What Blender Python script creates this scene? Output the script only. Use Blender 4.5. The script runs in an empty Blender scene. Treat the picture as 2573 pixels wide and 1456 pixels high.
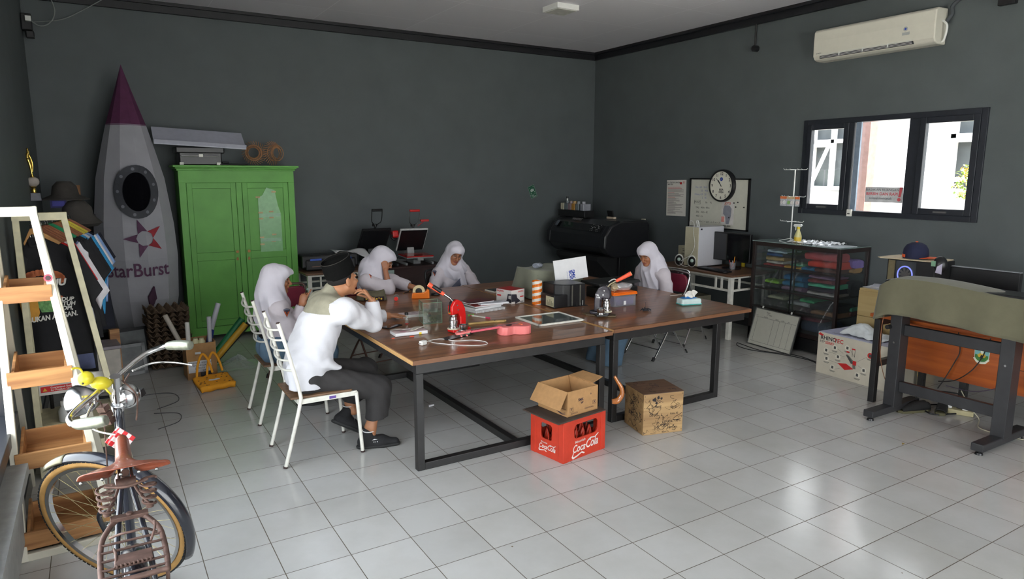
import bpy, math, random
from math import cos, sin, radians, atan2, sqrt
import numpy as np
from mathutils import Vector, Matrix, noise as mnoise
PI = math.pi
S = bpy.context.scene
COL = S.collection
random.seed(7)

# ---------------------------------------------------------------- camera
CAM = Vector((-0.3075, -3.46966, 1.90735)); FPX = 1711.64
_yaw, _pit, _rol = 0.545635, 0.167658, 0.001711
_f = Vector((sin(_yaw)*cos(_pit), cos(_yaw)*cos(_pit), -sin(_pit)))
_r = Vector((cos(_yaw), -sin(_yaw), 0)); _u = _r.cross(_f)
_r2 = _r*cos(_rol) + _u*sin(_rol); _u2 = -_r*sin(_rol) + _u*cos(_rol)
cam = bpy.data.objects.new('camera', bpy.data.cameras.new('camera')); COL.objects.link(cam)
cam.matrix_world = Matrix((( _r2.x, _u2.x, -_f.x, CAM.x), (_r2.y, _u2.y, -_f.y, CAM.y), (_r2.z, _u2.z, -_f.z, CAM.z), (0, 0, 0, 1)))
cam.data.sensor_width = 36; cam.data.lens = FPX/2573*36; cam.data.clip_start = .05
S.camera = cam

# ---------------------------------------------------------------- sky, daylight, exposure
S.view_settings.view_transform = 'Standard'; S.view_settings.look = 'None'
S.view_settings.gamma = 1; S.view_settings.use_curve_mapping = False
S.view_settings.exposure = .78
W = bpy.data.worlds.new('sky'); S.world = W; W.use_nodes = True
nt = W.node_tree; nt.nodes.clear()
wo = nt.nodes.new('ShaderNodeOutputWorld'); bg = nt.nodes.new('ShaderNodeBackground')
tc = nt.nodes.new('ShaderNodeTexCoord'); sp = nt.nodes.new('ShaderNodeSeparateXYZ'); rp = nt.nodes.new('ShaderNodeValToRGB')
nt.links.new(tc.outputs['Generated'], sp.inputs[0]); nt.links.new(sp.outputs['Z'], rp.inputs[0])
rp.color_ramp.elements[0].position = 0.0; rp.color_ramp.elements[0].color = (1, .985, .96, 1)
rp.color_ramp.elements[1].position = .8; rp.color_ramp.elements[1].color = (.84, .91, 1, 1)
nt.links.new(rp.outputs[0], bg.inputs[0]); nt.links.new(bg.outputs[0], wo.inputs[0])
bg.inputs[1].default_value = 5.2
SUN = bpy.data.lights.new('sun', 'SUN'); SUN.energy = 28; SUN.angle = .05; SUN.color = (1, .96, .9)
so_ = bpy.data.objects.new('sun', SUN); COL.objects.link(so_); so_.rotation_euler = (radians(-26), 0, 0)
def portal(name, loc, rot, sx, sy):
    L = bpy.data.lights.new(name, 'AREA'); L.shape = 'RECTANGLE'; L.size = sx; L.size_y = sy
    L.cycles.is_portal = True
    o = bpy.data.objects.new(name, L); COL.objects.link(o); o.location = loc; o.rotation_euler = rot
XR, YB, XL, YF, HC = 6.686, 5.5, -.80, -6.6, 3.798        # the room
# openings: front wall glazing behind the photographer, left wall window, right wall window
FO = (-.3, 5.2, 0.05, 3.0); LO = (-3.0, 1.0, .55, 2.3); RO = (-.285, 1.615, 1.47, 2.515)
portal('sky_portal_front', ((FO[0]+FO[1])/2, YF-.1, (FO[2]+FO[3])/2), (PI/2, 0, 0), FO[1]-FO[0], FO[3]-FO[2])
portal('sky_portal_left', (XL-.12, (LO[0]+LO[1])/2, (LO[2]+LO[3])/2), (PI/2, 0, -PI/2), LO[1]-LO[0], LO[3]-LO[2])
portal('sky_portal_right', (XR+.13, (RO[0]+RO[1])/2, (RO[2]+RO[3])/2), (PI/2, 0, PI/2), RO[1]-RO[0], RO[3]-RO[2])

# ---------------------------------------------------------------- helpers
def at(px, py, x=None, y=None, z=None):
    d = _f + _r2*((px-1286.5)/FPX) + _u2*((728-py)/FPX)
    t = (x-CAM.x)/d.x if x is not None else (y-CAM.y)/d.y if y is not None else (z-CAM.z)/d.z
    return CAM + d*t
def sc(v):
    v = v/255.; return v/12.92 if v <= .04045 else ((v+.055)/1.055)**2.4
def rgb(*c): return (sc(c[0]), sc(c[1]), sc(c[2]), 1)
MATS = {}
def mat(name, col, rough=.6, metal=0, var=.12, scale=18, bump=0, bscale=60, spec=.5, coat=0, stretch=None, emit=0, sheen=0):
    if name in MATS: return MATS[name]
    m = bpy.data.materials.new(name); m.use_nodes = True; N = m.node_tree; b = N.nodes['Principled BSDF']
    c = rgb(*col)
    b.inputs['Roughness'].default_value = rough; b.inputs['Metallic'].default_value = metal
    b.inputs['Specular IOR Level'].default_value = spec; b.inputs['Coat Weight'].default_value = coat
    if sheen: b.inputs['Sheen Weight'].default_value = sheen
    t = N.nodes.new('ShaderNodeTexCoord'); mp = N.nodes.new('ShaderNodeMapping')
    if stretch: mp.inputs['Scale'].default_value = stretch
    N.links.new(t.outputs['Object'], mp.inputs[0])
    n = N.nodes.new('ShaderNodeTexNoise'); n.inputs['Scale'].default_value = scale; n.inputs['Detail'].default_value = 5
    N.links.new(mp.outputs[0], n.inputs['Vector'])
    r = N.nodes.new('ShaderNodeValToRGB'); r.color_ramp.elements[0].position = .3; r.color_ramp.elements[1].position = .7
    r.color_ramp.elements[0].color = tuple(x*(1-var) for x in c[:3])+(1,); r.color_ramp.elements[1].color = tuple(min(1, x*(1+var)) for x in c[:3])+(1,)
    N.links.new(n.outputs['Fac'], r.inputs[0]); N.links.new(r.outputs[0], b.inputs['Base Color'])
    if emit: b.inputs['Emission Color'].default_value = c; b.inputs['Emission Strength'].default_value = emit
    if bump:
        n2 = N.nodes.new('ShaderNodeTexNoise'); n2.inputs['Scale'].default_value = bscale; n2.inputs['Detail'].default_value = 6
        N.links.new(mp.outputs[0], n2.inputs['Vector'])
        bu = N.nodes.new('ShaderNodeBump'); bu.inputs['Strength'].default_value = bump; bu.inputs['Distance'].default_value = .01
        N.links.new(n2.outputs['Fac'], bu.inputs['Height']); N.links.new(bu.outputs[0], b.inputs['Normal'])
    MATS[name] = m; return m
def wood(name, c1, c2, rough=.45, axis='X', scale=1.0, planks=0, coat=0, spec=.5):
    if name in MATS: return MATS[name]
    m = bpy.data.materials.new(name); m.use_nodes = True; N = m.node_tree; b = N.nodes['Principled BSDF']
    b.inputs['Roughness'].default_value = rough; b.inputs['Coat Weight'].default_value = coat; b.inputs['Specular IOR Level'].default_value = spec
    t = N.nodes.new('ShaderNodeTexCoord'); mp = N.nodes.new('ShaderNodeMapping')
    s = {'X': (1.2, 14, 14), 'Y': (14, 1.2, 14), 'Z': (14, 14, 1.2)}[axis]
    mp.inputs['Scale'].default_value = tuple(v*scale for v in s)
    N.links.new(t.outputs['Object'], mp.inputs[0])
    n = N.nodes.new('ShaderNodeTexNoise'); n.inputs['Scale'].default_value = 1.6; n.inputs['Detail'].default_value = 8; n.inputs['Distortion'].default_value = .7
    N.links.new(mp.outputs[0], n.inputs['Vector'])
    r = N.nodes.new('ShaderNodeValToRGB'); r.color_ramp.elements[0].position = .32; r.color_ramp.elements[1].position = .68
    r.color_ramp.elements[0].color = rgb(*c1); r.color_ramp.elements[1].color = rgb(*c2)
    N.links.new(n.outputs['Fac'], r.inputs[0]); out = r.outputs[0]
    if planks:
        br = N.nodes.new('ShaderNodeTexBrick'); br.offset = .37; br.inputs['Scale'].default_value = 1
        br.inputs['Brick Width'].default_value = 1.9; br.inputs['Row Height'].default_value = planks
        br.inputs['Mortar Size'].default_value = .0022; br.inputs['Mortar Smooth'].default_value = .1
        br.inputs['Color1'].default_value = (.62, .62, .62, 1); br.inputs['Color2'].default_value = (1.1, 1.1, 1.1, 1); br.inputs['Mortar'].default_value = (.18, .14, .12, 1)
        N.links.new(t.outputs['Object'], br.inputs['Vector'])
        mx = N.nodes.new('ShaderNodeMixRGB'); mx.blend_type = 'MULTIPLY'; mx.inputs[0].default_value = 1
        N.links.new(out, mx.inputs[1]); N.links.new(br.outputs['Color'], mx.inputs[2]); out = mx.outputs[0]
    N.links.new(out, b.inputs['Base Color'])
    bu = N.nodes.new('ShaderNodeBump'); bu.inputs['Strength'].default_value = .15; bu.inputs['Distance'].default_value = .004
    N.links.new(n.outputs['Fac'], bu.inputs['Height']); N.links.new(bu.outputs[0], b.inputs['Normal'])
    MATS[name] = m; return m
def glassm(name, tint=(1, 1, 1), refl=.1, rough=.02, dens=.0):
    """thin clear sheet: mostly see-through, a little mirror, a little milky body"""
    if name in MATS: return MATS[name]
    m = bpy.data.materials.new(name); m.use_nodes = True; N = m.node_tree; N.nodes.clear()
    o = N.nodes.new('ShaderNodeOutputMaterial'); tr = N.nodes.new('ShaderNodeBsdfTransparent'); gl = N.nodes.new('ShaderNodeBsdfGlossy')
    di = N.nodes.new('ShaderNodeBsdfDiffuse'); m1 = N.nodes.new('ShaderNodeMixShader'); m2 = N.nodes.new('ShaderNodeMixShader'); fr = N.nodes.new('ShaderNodeMath'); lw_ = N.nodes.new('ShaderNodeLayerWeight'); pw = N.nodes.new('ShaderNodeMath')
    tr.inputs[0].default_value = tuple(tint)+(1,); gl.inputs['Roughness'].default_value = rough; gl.inputs[0].default_value = (1, 1, 1, 1)
    di.inputs[0].default_value = tuple(min(1, v*.95) for v in tint)+(1,)
    m1.inputs[0].default_value = dens; N.links.new(tr.outputs[0], m1.inputs[1]); N.links.new(di.outputs[0], m1.inputs[2])
    lw_.inputs[0].default_value = .5; pw.operation = 'POWER'; pw.inputs[1].default_value = 3.5; N.links.new(lw_.outputs['Facing'], pw.inputs[0]); fr.operation = 'MULTIPLY_ADD'; fr.inputs[1].default_value = .7; fr.inputs[2].default_value = .02+refl*.35; N.links.new(pw.outputs[0], fr.inputs[0]); N.links.new(fr.outputs[0], m2.inputs[0])
    N.links.new(m1.outputs[0], m2.inputs[1]); N.links.new(gl.outputs[0], m2.inputs[2]); N.links.new(m2.outputs[0], o.inputs[0])
    MATS[name] = m; return m
def rotz(a): return Matrix.Rotation(a, 4, 'Z')
def TR(x=0, y=0, z=0): return Matrix.Translation((x, y, z))
def ROT(a, ax): return Matrix.Rotation(a, 4, ax)
def frame(o, ex, ez):
    """matrix: local x along ex, local z near ez, origin o"""
    ex = Vector(ex).normalized(); ez = Vector(ez); ey = ez.cross(ex).normalized(); ez = ex.cross(ey)
    return Matrix(((ex.x, ey.x, ez.x, o[0]), (ex.y, ey.y, ez.y, o[1]), (ex.z, ey.z, ez.z, o[2]), (0, 0, 0, 1)))
TXT = {}
def text_geo(s, bold=0, shear=0):
    k = (s, bold, shear)
    if k in TXT: return TXT[k]
    cu = bpy.data.curves.new('t', 'FONT'); cu.body = s; cu.size = 1; cu.shear = shear; cu.offset = bold; cu.extrude = 0; cu.resolution_u = 3
    cu.align_x = 'CENTER'; cu.align_y = 'CENTER'
    o = bpy.data.objects.new('t', cu); COL.objects.link(o); bpy.context.view_layer.update()
    me = bpy.data.meshes.new_from_object(o)
    TXT[k] = ([tuple(v.co) for v in me.vertices], [tuple(p.vertices) for p in me.polygons])
    bpy.data.objects.remove(o); bpy.data.curves.remove(cu); bpy.data.meshes.remove(me)
    return TXT[k]
class MB:
    def __init__(s): s.v = []; s.f = []; s.mi = []; s.M = Matrix(); s.m = 0
    def add(s, vs, fs, M=None, m=None):
        T = s.M @ M if M is not None else s.M; n = len(s.v)
        s.v += [tuple(T @ Vector(p)) for p in vs]; s.f += [tuple(i+n for i in f) for f in fs]; s.mi += [s.m if m is None else m]*len(fs); return s
    def box(s, c, d, M=None, m=None, top=None):
        x, y, z = d[0]/2, d[1]/2, d[2]/2; tx, ty = top if top else (1, 1)
        vs = [(c[0]+a*x*(tx if k > 0 else 1), c[1]+b*y*(ty if k > 0 else 1), c[2]+k*z) for k in (-1, 1) for b in (-1, 1) for a in (-1, 1)]
        return s.add(vs, [(0, 2, 3, 1), (4, 5, 7, 6), (0, 1, 5, 4), (2, 6, 7, 3), (0, 4, 6, 2), (1, 3, 7, 5)], M, m)
    def bx(s, lo, hi, M=None, m=None): return s.box([(a+b)/2 for a, b in zip(lo, hi)], [abs(b-a) for a, b in zip(lo, hi)], M, m)
    def bar(s, a, b, w, h=None, up=(0, 0, 1), m=None):
        a, b = Vector(a), Vector(b); d = b-a; h = h or w
        if abs(d.normalized().dot(Vector(up))) > .99: up = (0, 1, 0)
        return s.box((d.length/2, 0, 0), (d.length, w, h), frame(a, d, up), m)
    def cyl(s, a, b, r0, r1=None, n=16, m=None, caps=True):
        r1 = r0 if r1 is None else r1; a, b = Vector(a), Vector(b); d = b-a
        F = frame(a, d, (0, 0, 1) if abs(d.normalized().z) < .95 else (0, 1, 0))
        vs = [(0, r0*cos(2*PI*i/n), r0*sin(2*PI*i/n)) for i in range(n)]+[(d.length, r1*cos(2*PI*i/n), r1*sin(2*PI*i/n)) for i in range(n)]
        fs = [(i, (i+1) % n, n+(i+1) % n, n+i) for i in range(n)]
        if caps: fs += [tuple(range(n-1, -1, -1)), tuple(range(n, 2*n))]
        return s.add(vs, fs, F, m)
    def tube(s, pts, r, n=8, closed=False, sub=0, m=None):
        P = [Vector(p) for p in pts]
        if sub:
            Q = []; L = len(P)
            for i in range(L if closed else L-1):
                g = lambda k: P[k % L] if closed else P[max(0, min(L-1, k))]
                p0, p1, p2, p3 = g(i-1), g(i), g(i+1), g(i+2)
                for j in range(sub):
                    t = j/sub; Q.append(.5*((2*p1)+(p2-p0)*t+(2*p0-5*p1+4*p2-p3)*t*t+(3*p1-p0-3*p2+p3)*t**3))
            if not closed: Q.append(P[-1])
            P = Q
        L = len(P); vs = []; nrm = None
        for i, p in enumerate(P):
            if closed: t = P[(i+1) % L]-P[i-1]
            else: t = P[min(i+1, L-1)]-P[max(i-1, 0)]
            t = t.normalized() if t.length > 1e-9 else Vector((0, 0, 1))
            if nrm is None: nrm = t.orthogonal().normalized()
            nrm = (nrm-t*nrm.dot(t)).normalized(); bn = t.cross(nrm)
            rr = r(i/max(1, L-1)) if callable(r) else r
            vs += [tuple(p+nrm*(rr*cos(2*PI*k/n))+bn*(rr*sin(2*PI*k/n))) for k in range(n)]
        fs = []
        for i in range(L if closed else L-1):
            j = (i+1) % L
            fs += [(i*n+k, i*n+(k+1) % n, j*n+(k+1) % n, j*n+k) for k in range(n)]
        if not closed: fs += [tuple(range(n-1, -1, -1)), tuple(range((L-1)*n, L*n))]
        return s.add(vs, fs, None, m)
    def lathe(s, prof, M=None, n=24, m=None, sx=1, sy=1, caps=True):
        vs = []; L = len(prof)
        for r, z in prof: vs += [(sx*r*cos(2*PI*k/n), sy*r*sin(2*PI*k/n), z) for k in range(n)]
        fs = [(i*n+k, i*n+(k+1) % n, (i+1)*n+(k+1) % n, (i+1)*n+k) for i in range(L-1) for k in range(n)]
        if caps and prof[0] != prof[-1] and prof[0][0] > 1e-6: fs.append(tuple(range(n-1, -1, -1)))
        if caps and prof[0] != prof[-1] and prof[-1][0] > 1e-6: fs.append(tuple(range((L-1)*n, L*n)))
        return s.add(vs, fs, M, m)
    def ell(s, c, r, M=None, n=16, m=None):
        k = n//2; pr = [(sin(PI*i/k), -cos(PI*i/k)) for i in range(k+1)]
        T = TR(*c) @ Matrix.Diagonal((r[0], r[1], r[2], 1))
        if M is not None: T = M @ T
        pr[0] = (1e-5, -1); pr[-1] = (1e-5, 1)
        return s.lathe(pr, T, n, m)
    def prism(s, poly, z0, z1, M=None, m=None):
        n = len(poly); vs = [(p[0], p[1], z0) for p in poly]+[(p[0], p[1], z1) for p in poly]
        return s.add(vs, [tuple(range(n-1, -1, -1)), tuple(range(n, 2*n))]+[(i, (i+1) % n, n+(i+1) % n, n+i) for i in range(n)], M, m)
    def quad(s, a, b, c, d, m=None): return s.add([a, b, c, d], [(0, 1, 2, 3)], None, m)
    def grid(s, fn, nu, nv, M=None, m=None, th=0, wrap=False):
        vs = [tuple(fn(i/nu, j/nv)) for j in range(nv+1) for i in range(nu+1)]
        fs = [(j*(nu+1)+i, j*(nu+1)+i+1, (j+1)*(nu+1)+i+1, (j+1)*(nu+1)+i) for j in range(nv) for i in range(nu)]
        return s.add(vs, fs, M, m)
    def text(s, t, size, M, m=None, sx=1, bold=0, shear=0):
        vs, fs = text_geo(t, bold, shear)
        return s.add([(x*size*sx, y*size, 0) for x, y, z in vs], fs, M, m)
    def bounds(s):
        a = np.array(s.v); return a.min(0), a.max(0)
    def build(s, name, mats, parent=None, smooth=0, bev=0, solid=0, sub=0, seg=2):
        me = bpy.data.meshes.new(name); me.from_pydata(s.v, [], s.f); me.update()
        if not isinstance(mats, (list, tuple)): mats = [mats]
        for q in mats: me.materials.append(q)
        me.polygons.foreach_set('material_index', s.mi)
        if smooth:
            me.polygons.foreach_set('use_smooth', [True]*len(s.f)); me.set_sharp_from_angle(angle=radians(smooth))
        o = bpy.data.objects.new(name, me); COL.objects.link(o)
        if parent: o.parent = parent
        if solid: q = o.modifiers.new('s', 'SOLIDIFY'); q.thickness = solid; q.offset = 0
        if bev: q = o.modifiers.new('b', 'BEVEL'); q.width = bev; q.segments = seg; q.limit_method = 'ANGLE'; q.angle_limit = .6
        if sub: q = o.modifiers.new('u', 'SUBSURF'); q.levels = sub; q.render_levels = sub
        return o
def tag(o, label, cat, group=None, kind=None):
    o['label'] = label; o['category'] = cat
    if group: o['group'] = group
    if kind: o['kind'] = kind
    return o
def thing(name, label, cat, loc=(0, 0, 0), rz=0, group=None):
    o = bpy.data.objects.new(name, None); COL.objects.link(o); o.empty_display_size = .1
    o.location = loc; o.rotation_euler = (0, 0, rz); return tag(o, label, cat, group)
def place(o, loc, rz=0): o.location = loc; o.rotation_euler = (0, 0, rz); return o
def struct(o): o['kind'] = 'structure'; return o
def dup(root, loc, rz, label=None, group=None):
    r = root.copy(); COL.objects.link(r); r.location = loc; r.rotation_euler = (0, 0, rz)
    if label: r['label'] = label
    if group: r['group'] = group
    for ch in list(root.children):
        c = ch.copy(); COL.objects.link(c); c.parent = r
        for g in ch.children:
            d = g.copy(); COL.objects.link(d); d.parent = c
    return r
def wob(p, s, a, seed=0):
    v = mnoise.noise_vector(Vector(p)*s+Vector((seed*7.1, seed*3.3, seed*1.7))); return Vector(p)+v*a

# common materials
M_black = mat('black_paint', (34, 33, 34), .45, bump=.05); M_steel = mat('black_steel', (38, 37, 37), .4, bump=.04)
M_chrome = mat('chrome', (205, 205, 205), .18, 1, var=.04); M_dullmetal = mat('dull_metal', (150, 150, 148), .35, 1)
M_white = mat('white_paint', (226, 224, 214), .4); M_wplast = mat('white_plastic', (228, 228, 224), .35, var=.03)
M_bplast = mat('black_plastic', (26, 26, 28), .38); M_rubber = mat('rubber', (30, 30, 30), .8)
M_paper = mat('white_paper', (226, 226, 228), .8, var=.03); M_card = mat('cardboard', (176, 134, 88), .85, var=.08, scale=30, bump=.08, bscale=90)
M_red = mat('red_enamel', (200, 24, 22), .25, coat=.4, var=.05); M_ink = mat('dark_ink', (40, 38, 48), .7); M_redink = mat('red_ink', (196, 44, 44), .7)
M_blueink = mat('blue_ink', (40, 66, 160), .7)
# ================================================================ the room
def tile_mat():
    m = bpy.data.materials.new('floor_tiles'); m.use_nodes = True; N = m.node_tree; b = N.nodes['Principled BSDF']
    t = N.nodes.new('ShaderNodeTexCoord'); br = N.nodes.new('ShaderNodeTexBrick'); br.offset = 0; br.squash = 1
    br.inputs['Scale'].default_value = 1; br.inputs['Brick Width'].default_value = .325; br.inputs['Row Height'].default_value = .325
    br.inputs['Mortar Size'].default_value = .0024; br.inputs['Mortar Smooth'].default_value = .2
    br.inputs['Color1'].default_value = (.50, .50, .485, 1); br.inputs['Color2'].default_value = (.555, .555, .54, 1); br.inputs['Mortar'].default_value = (.13, .105, .08, 1)
    N.links.new(t.outputs['Object'], br.inputs['Vector'])
    n = N.nodes.new('ShaderNodeTexNoise'); n.inputs['Scale'].default_value = 1.3; n.inputs['Detail'].default_value = 9; n.inputs['Roughness'].default_value = .65
    N.links.new(t.outputs['Object'], n.inputs['Vector'])
    r = N.nodes.new('ShaderNodeValToRGB'); r.color_ramp.elements[0].position = .3; r.color_ramp.elements[1].position = .62
    r.color_ramp.elements[0].color = (.86, .85, .82, 1); r.color_ramp.elements[1].color = (1, 1, 1, 1)
    N.links.new(n.outputs['Fac'], r.inputs[0])
    mx = N.nodes.new('ShaderNodeMixRGB'); mx.blend_type = 'MULTIPLY'; mx.inputs[0].default_value = 1
    N.links.new(br.outputs['Color'], mx.inputs[1]); N.links.new(r.outputs[0], mx.inputs[2])
    v = N.nodes.new('ShaderNodeTexVoronoi'); v.inputs['Scale'].default_value = 3.1; N.links.new(t.outputs['Object'], v.inputs['Vector'])
    lt = N.nodes.new('ShaderNodeMath'); lt.operation = 'LESS_THAN'; lt.inputs[1].default_value = .016; N.links.new(v.outputs['Distance'], lt.inputs[0])
    m3 = N.nodes.new('ShaderNodeMixRGB'); N.links.new(lt.outputs[0], m3.inputs[0]); N.links.new(mx.outputs[0], m3.inputs[1]); m3.inputs[2].default_value = (.2, .15, .1, 1)
    N.links.new(m3.outputs[0], b.inputs['Base Color'])
    rr = N.nodes.new('ShaderNodeMapRange'); rr.inputs['To Min'].default_value = .10; rr.inputs['To Max'].default_value = .24
    N.links.new(n.outputs['Fac'], rr.inputs[0])
    ad = N.nodes.new('ShaderNodeMath'); ad.operation = 'ADD'; N.links.new(rr.outputs[0], ad.inputs[0])
    ml = N.nodes.new('ShaderNodeMath'); ml.operation = 'MULTIPLY'; ml.inputs[1].default_value = .4; N.links.new(br.outputs['Fac'], ml.inputs[0]); N.links.new(ml.outputs[0], ad.inputs[1])
    N.links.new(ad.outputs[0], b.inputs['Roughness'])
    bu = N.nodes.new('ShaderNodeBump'); bu.inputs['Strength'].default_value = .5; bu.inputs['Distance'].default_value = .002; bu.invert = True
    N.links.new(br.outputs['Fac'], bu.inputs['Height'])
    n2 = N.nodes.new('ShaderNodeTexNoise'); n2.inputs['Scale'].default_value = 7; N.links.new(t.outputs['Object'], n2.inputs['Vector'])
    b2 = N.nodes.new('ShaderNodeBump'); b2.inputs['Strength'].default_value = .12; b2.inputs['Distance'].default_value = .006
    N.links.new(n2.outputs['Fac'], b2.inputs['Height']); N.links.new(bu.outputs[0], b2.inputs['Normal']); N.links.new(b2.outputs[0], b.inputs['Normal'])
    return m
struct(MB().bx((XL-.2, YF-.2, -.1), (XR+.2, YB+.2, 0)).build('floor', tile_mat()))
M_wall = mat('grey_wall_paint', (88, 94, 95), .62, var=.06, scale=3, bump=.12, bscale=160, spec=.35)
def ceil_mat():
    m = bpy.data.materials.new('ceiling_board'); m.use_nodes = True; N = m.node_tree; b = N.nodes['Principled BSDF']; b.inputs['Roughness'].default_value = .8
    t = N.nodes.new('ShaderNodeTexCoord'); mp = N.nodes.new('ShaderNodeMapping'); mp.inputs['Location'].default_value = (-.985, -.42, 0)
    N.links.new(t.outputs['Object'], mp.inputs[0])
    br = N.nodes.new('ShaderNodeTexBrick'); br.offset = 0; br.inputs['Scale'].default_value = 1; br.inputs['Brick Width'].default_value = 1.2; br.inputs['Row Height'].default_value = 1.09
    br.inputs['Mortar Size'].default_value = .006; br.inputs['Mortar Smooth'].default_value = .5
    br.inputs['Color1'].default_value = (.70, .68, .72, 1); br.inputs['Color2'].default_value = (.74, .72, .76, 1); br.inputs['Mortar'].default_value = (.85, .84, .88, 1)
    N.links.new(mp.outputs[0], br.inputs['Vector']); N.links.new(br.outputs['Color'], b.inputs['Base Color']); return m
struct(MB().bx((XL-.2, YF-.2, HC), (XR+.2, YB+.2, HC+.1)).build('ceiling', ceil_mat()))
struct(MB().bx((XL-.2, YB, 0), (XR+.2, YB+.2, HC)).build('wall_back', M_wall))
def holed(axis, c0, c1, a0, a1, hole, extra=None):
    """wall slab with one opening; axis 'x': slab between x=c0..c1 running along y"""
    m = MB(); h0, h1, z0, z1 = hole
    def b(p0, p1, q0, q1):
        if p1-p0 < 1e-4 or q1-q0 < 1e-4: return
        m.bx((c0, p0, q0), (c1, p1, q1)) if axis == 'x' else m.bx((p0, c0, q0), (p1, c1, q1))
    b(a0, h0, 0, HC); b(h1, a1, 0, HC); b(h0, h1, 0, z0); b(h0, h1, z1, HC); return m
struct(holed('x', XR, XR+.16, YF, YB, RO).build('wall_right', M_wall))
struct(holed('x', XL-.16, XL, YF, YB, LO).build('wall_left', M_wall))
struct(holed('y', YF-.16, YF, XL, XR, FO).build('wall_front', M_wall))
M_trim = mat('dark_trim', (24, 24, 28), .5)
struct(MB().bx((XL, YB-.05, HC-.11), (XR, YB, HC)).bx((XL, YB-.09, HC-.035), (XR, YB, HC)).build('trim_1', M_trim))
struct(MB().bx((XR-.05, YF, HC-.11), (XR, YB-.05, HC)).bx((XR-.09, YF, HC-.035), (XR, YB-.05, HC)).build('trim_2', M_trim))
struct(MB().bx((XL, YF, HC-.11), (XL+.05, YB-.05, HC)).build('trim_3', M_trim))
M_base = mat('dark_skirting_tile', (60, 60, 62), .25)
struct(MB().bx((XL, YB-.012, 0), (XR, YB, .1)).build('baseboard_back', M_base))
struct(MB().bx((XR-.012, YF, 0), (XR, YB-.012, .1)).build('baseboard_right', M_base))
struct(MB().bx((XL, YF, 0), (XL+.012, YB-.012, .1)).build('baseboard_left', M_base))
M_frame = mat('dark_window_frame', (40, 43, 50), .35)
M_pane = glassm('window_glass', (.97, .99, 1), .1)
# window_1 in the right wall: two sashes and a fixed middle pane
y0, y1, z0, z1 = RO; xw = XR
w1 = struct(MB().bx((xw-.02, y0, z0), (xw+.1, y0+.055, z1)).bx((xw-.02, y1-.055, z0), (xw+.1, y1, z1)).bx((xw-.02, y0+.055, z1-.055), (xw+.1, y1-.055, z1))
            .bx((xw-.02, y0+.055, z0), (xw+.1, y1-.055, z0+.055)).bx((xw-.015, 1.0, z0+.055), (xw+.09, 1.055, z1-.055)).bx((xw-.015, .31, z0+.055), (xw+.09, .42, z1-.055)).build('window_1', M_frame, bev=.004))
for a, b in ((y0+.055, .31), (1.055, y1-.055)):
    s_ = MB(); w = .058
    s_.bx((xw-.03, a, z0+.055), (xw+.03, a+w, z1-.055)).bx((xw-.03, b-w, z0+.055), (xw+.03, b, z1-.055)).bx((xw-.03, a+w, z1-.055-w), (xw+.03, b-w, z1-.055)).bx((xw-.03, a+w, z0+.055), (xw+.03, b-w, z0+.055+w))
    so = s_.build('window_sash', M_frame, w1, bev=.004)
    MB().bx((xw-.003, a+w, z0+.055+w), (xw+.003, b-w, z1-.055-w)).build('pane', M_pane, so)
    MB().bx((xw-.045, (a+b)/2-.06, z0+.075), (xw-.03, (a+b)/2+.06, z0+.09)).build('latch', M_dullmetal, so)
MB().bx((xw+.03, .42, z0+.055), (xw+.036, 1.0, z1-.055)).build('pane', M_pane, w1)
# sliding curtain-side jamb seen beside the fixed pane
MB().bx((xw-.005, .93, z0+.055), (xw+.02, .985, z1-.055)).build('jamb_strip', mat('pale_blue_jamb', (126, 140, 156), .4), w1)
# window_2 in the left wall, window_3 the glazed front
w2 = MB(); a0, a1, b0, b1 = LO
for y in (a0, -1.7, -.4, a1-.06): w2.bx((XL-.1, y, b0), (XL+.015, y+.06, b1))
w2.bx((XL-.1, a0, b0), (XL+.03, a1, b0+.07)).bx((XL-.1, a0, b1-.06), (XL+.015, a1, b1))
w2 = struct(w2.build('window_2', M_frame, bev=.004)); MB().bx((XL-.05, a0+.05, b0+.05), (XL-.044, a1-.05, b1-.05)).build('pane', M_pane, w2)
struct(MB().bx((XL, YF, .1), (XL+.05, .62, .42)).bx((XL, YF, .42), (XL+.09, .66, .47)).build('trim_4', mat('pale_sill_plaster', (150, 152, 150), .6)))
w3 = MB(); a0, a1, b0, b1 = FO
for x in (a0, 1.5, 3.3, a1-.06): w3.bx((x, YF-.1, b0), (x+.06, YF, b1))
w3.bx((a0, YF-.1, b1-.06), (a1, YF, b1)).bx((a0, YF-.1, b0), (a1, YF, b0+.05)).bx((a0, YF-.1, 2.1), (a1, YF, 2.15))
w3 = struct(w3.build('window_3', M_frame)); MB().bx((a0+.05, YF-.05, b0+.05), (a1-.05, YF-.044, b1-.05)).build('pane', M_pane, w3)
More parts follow.
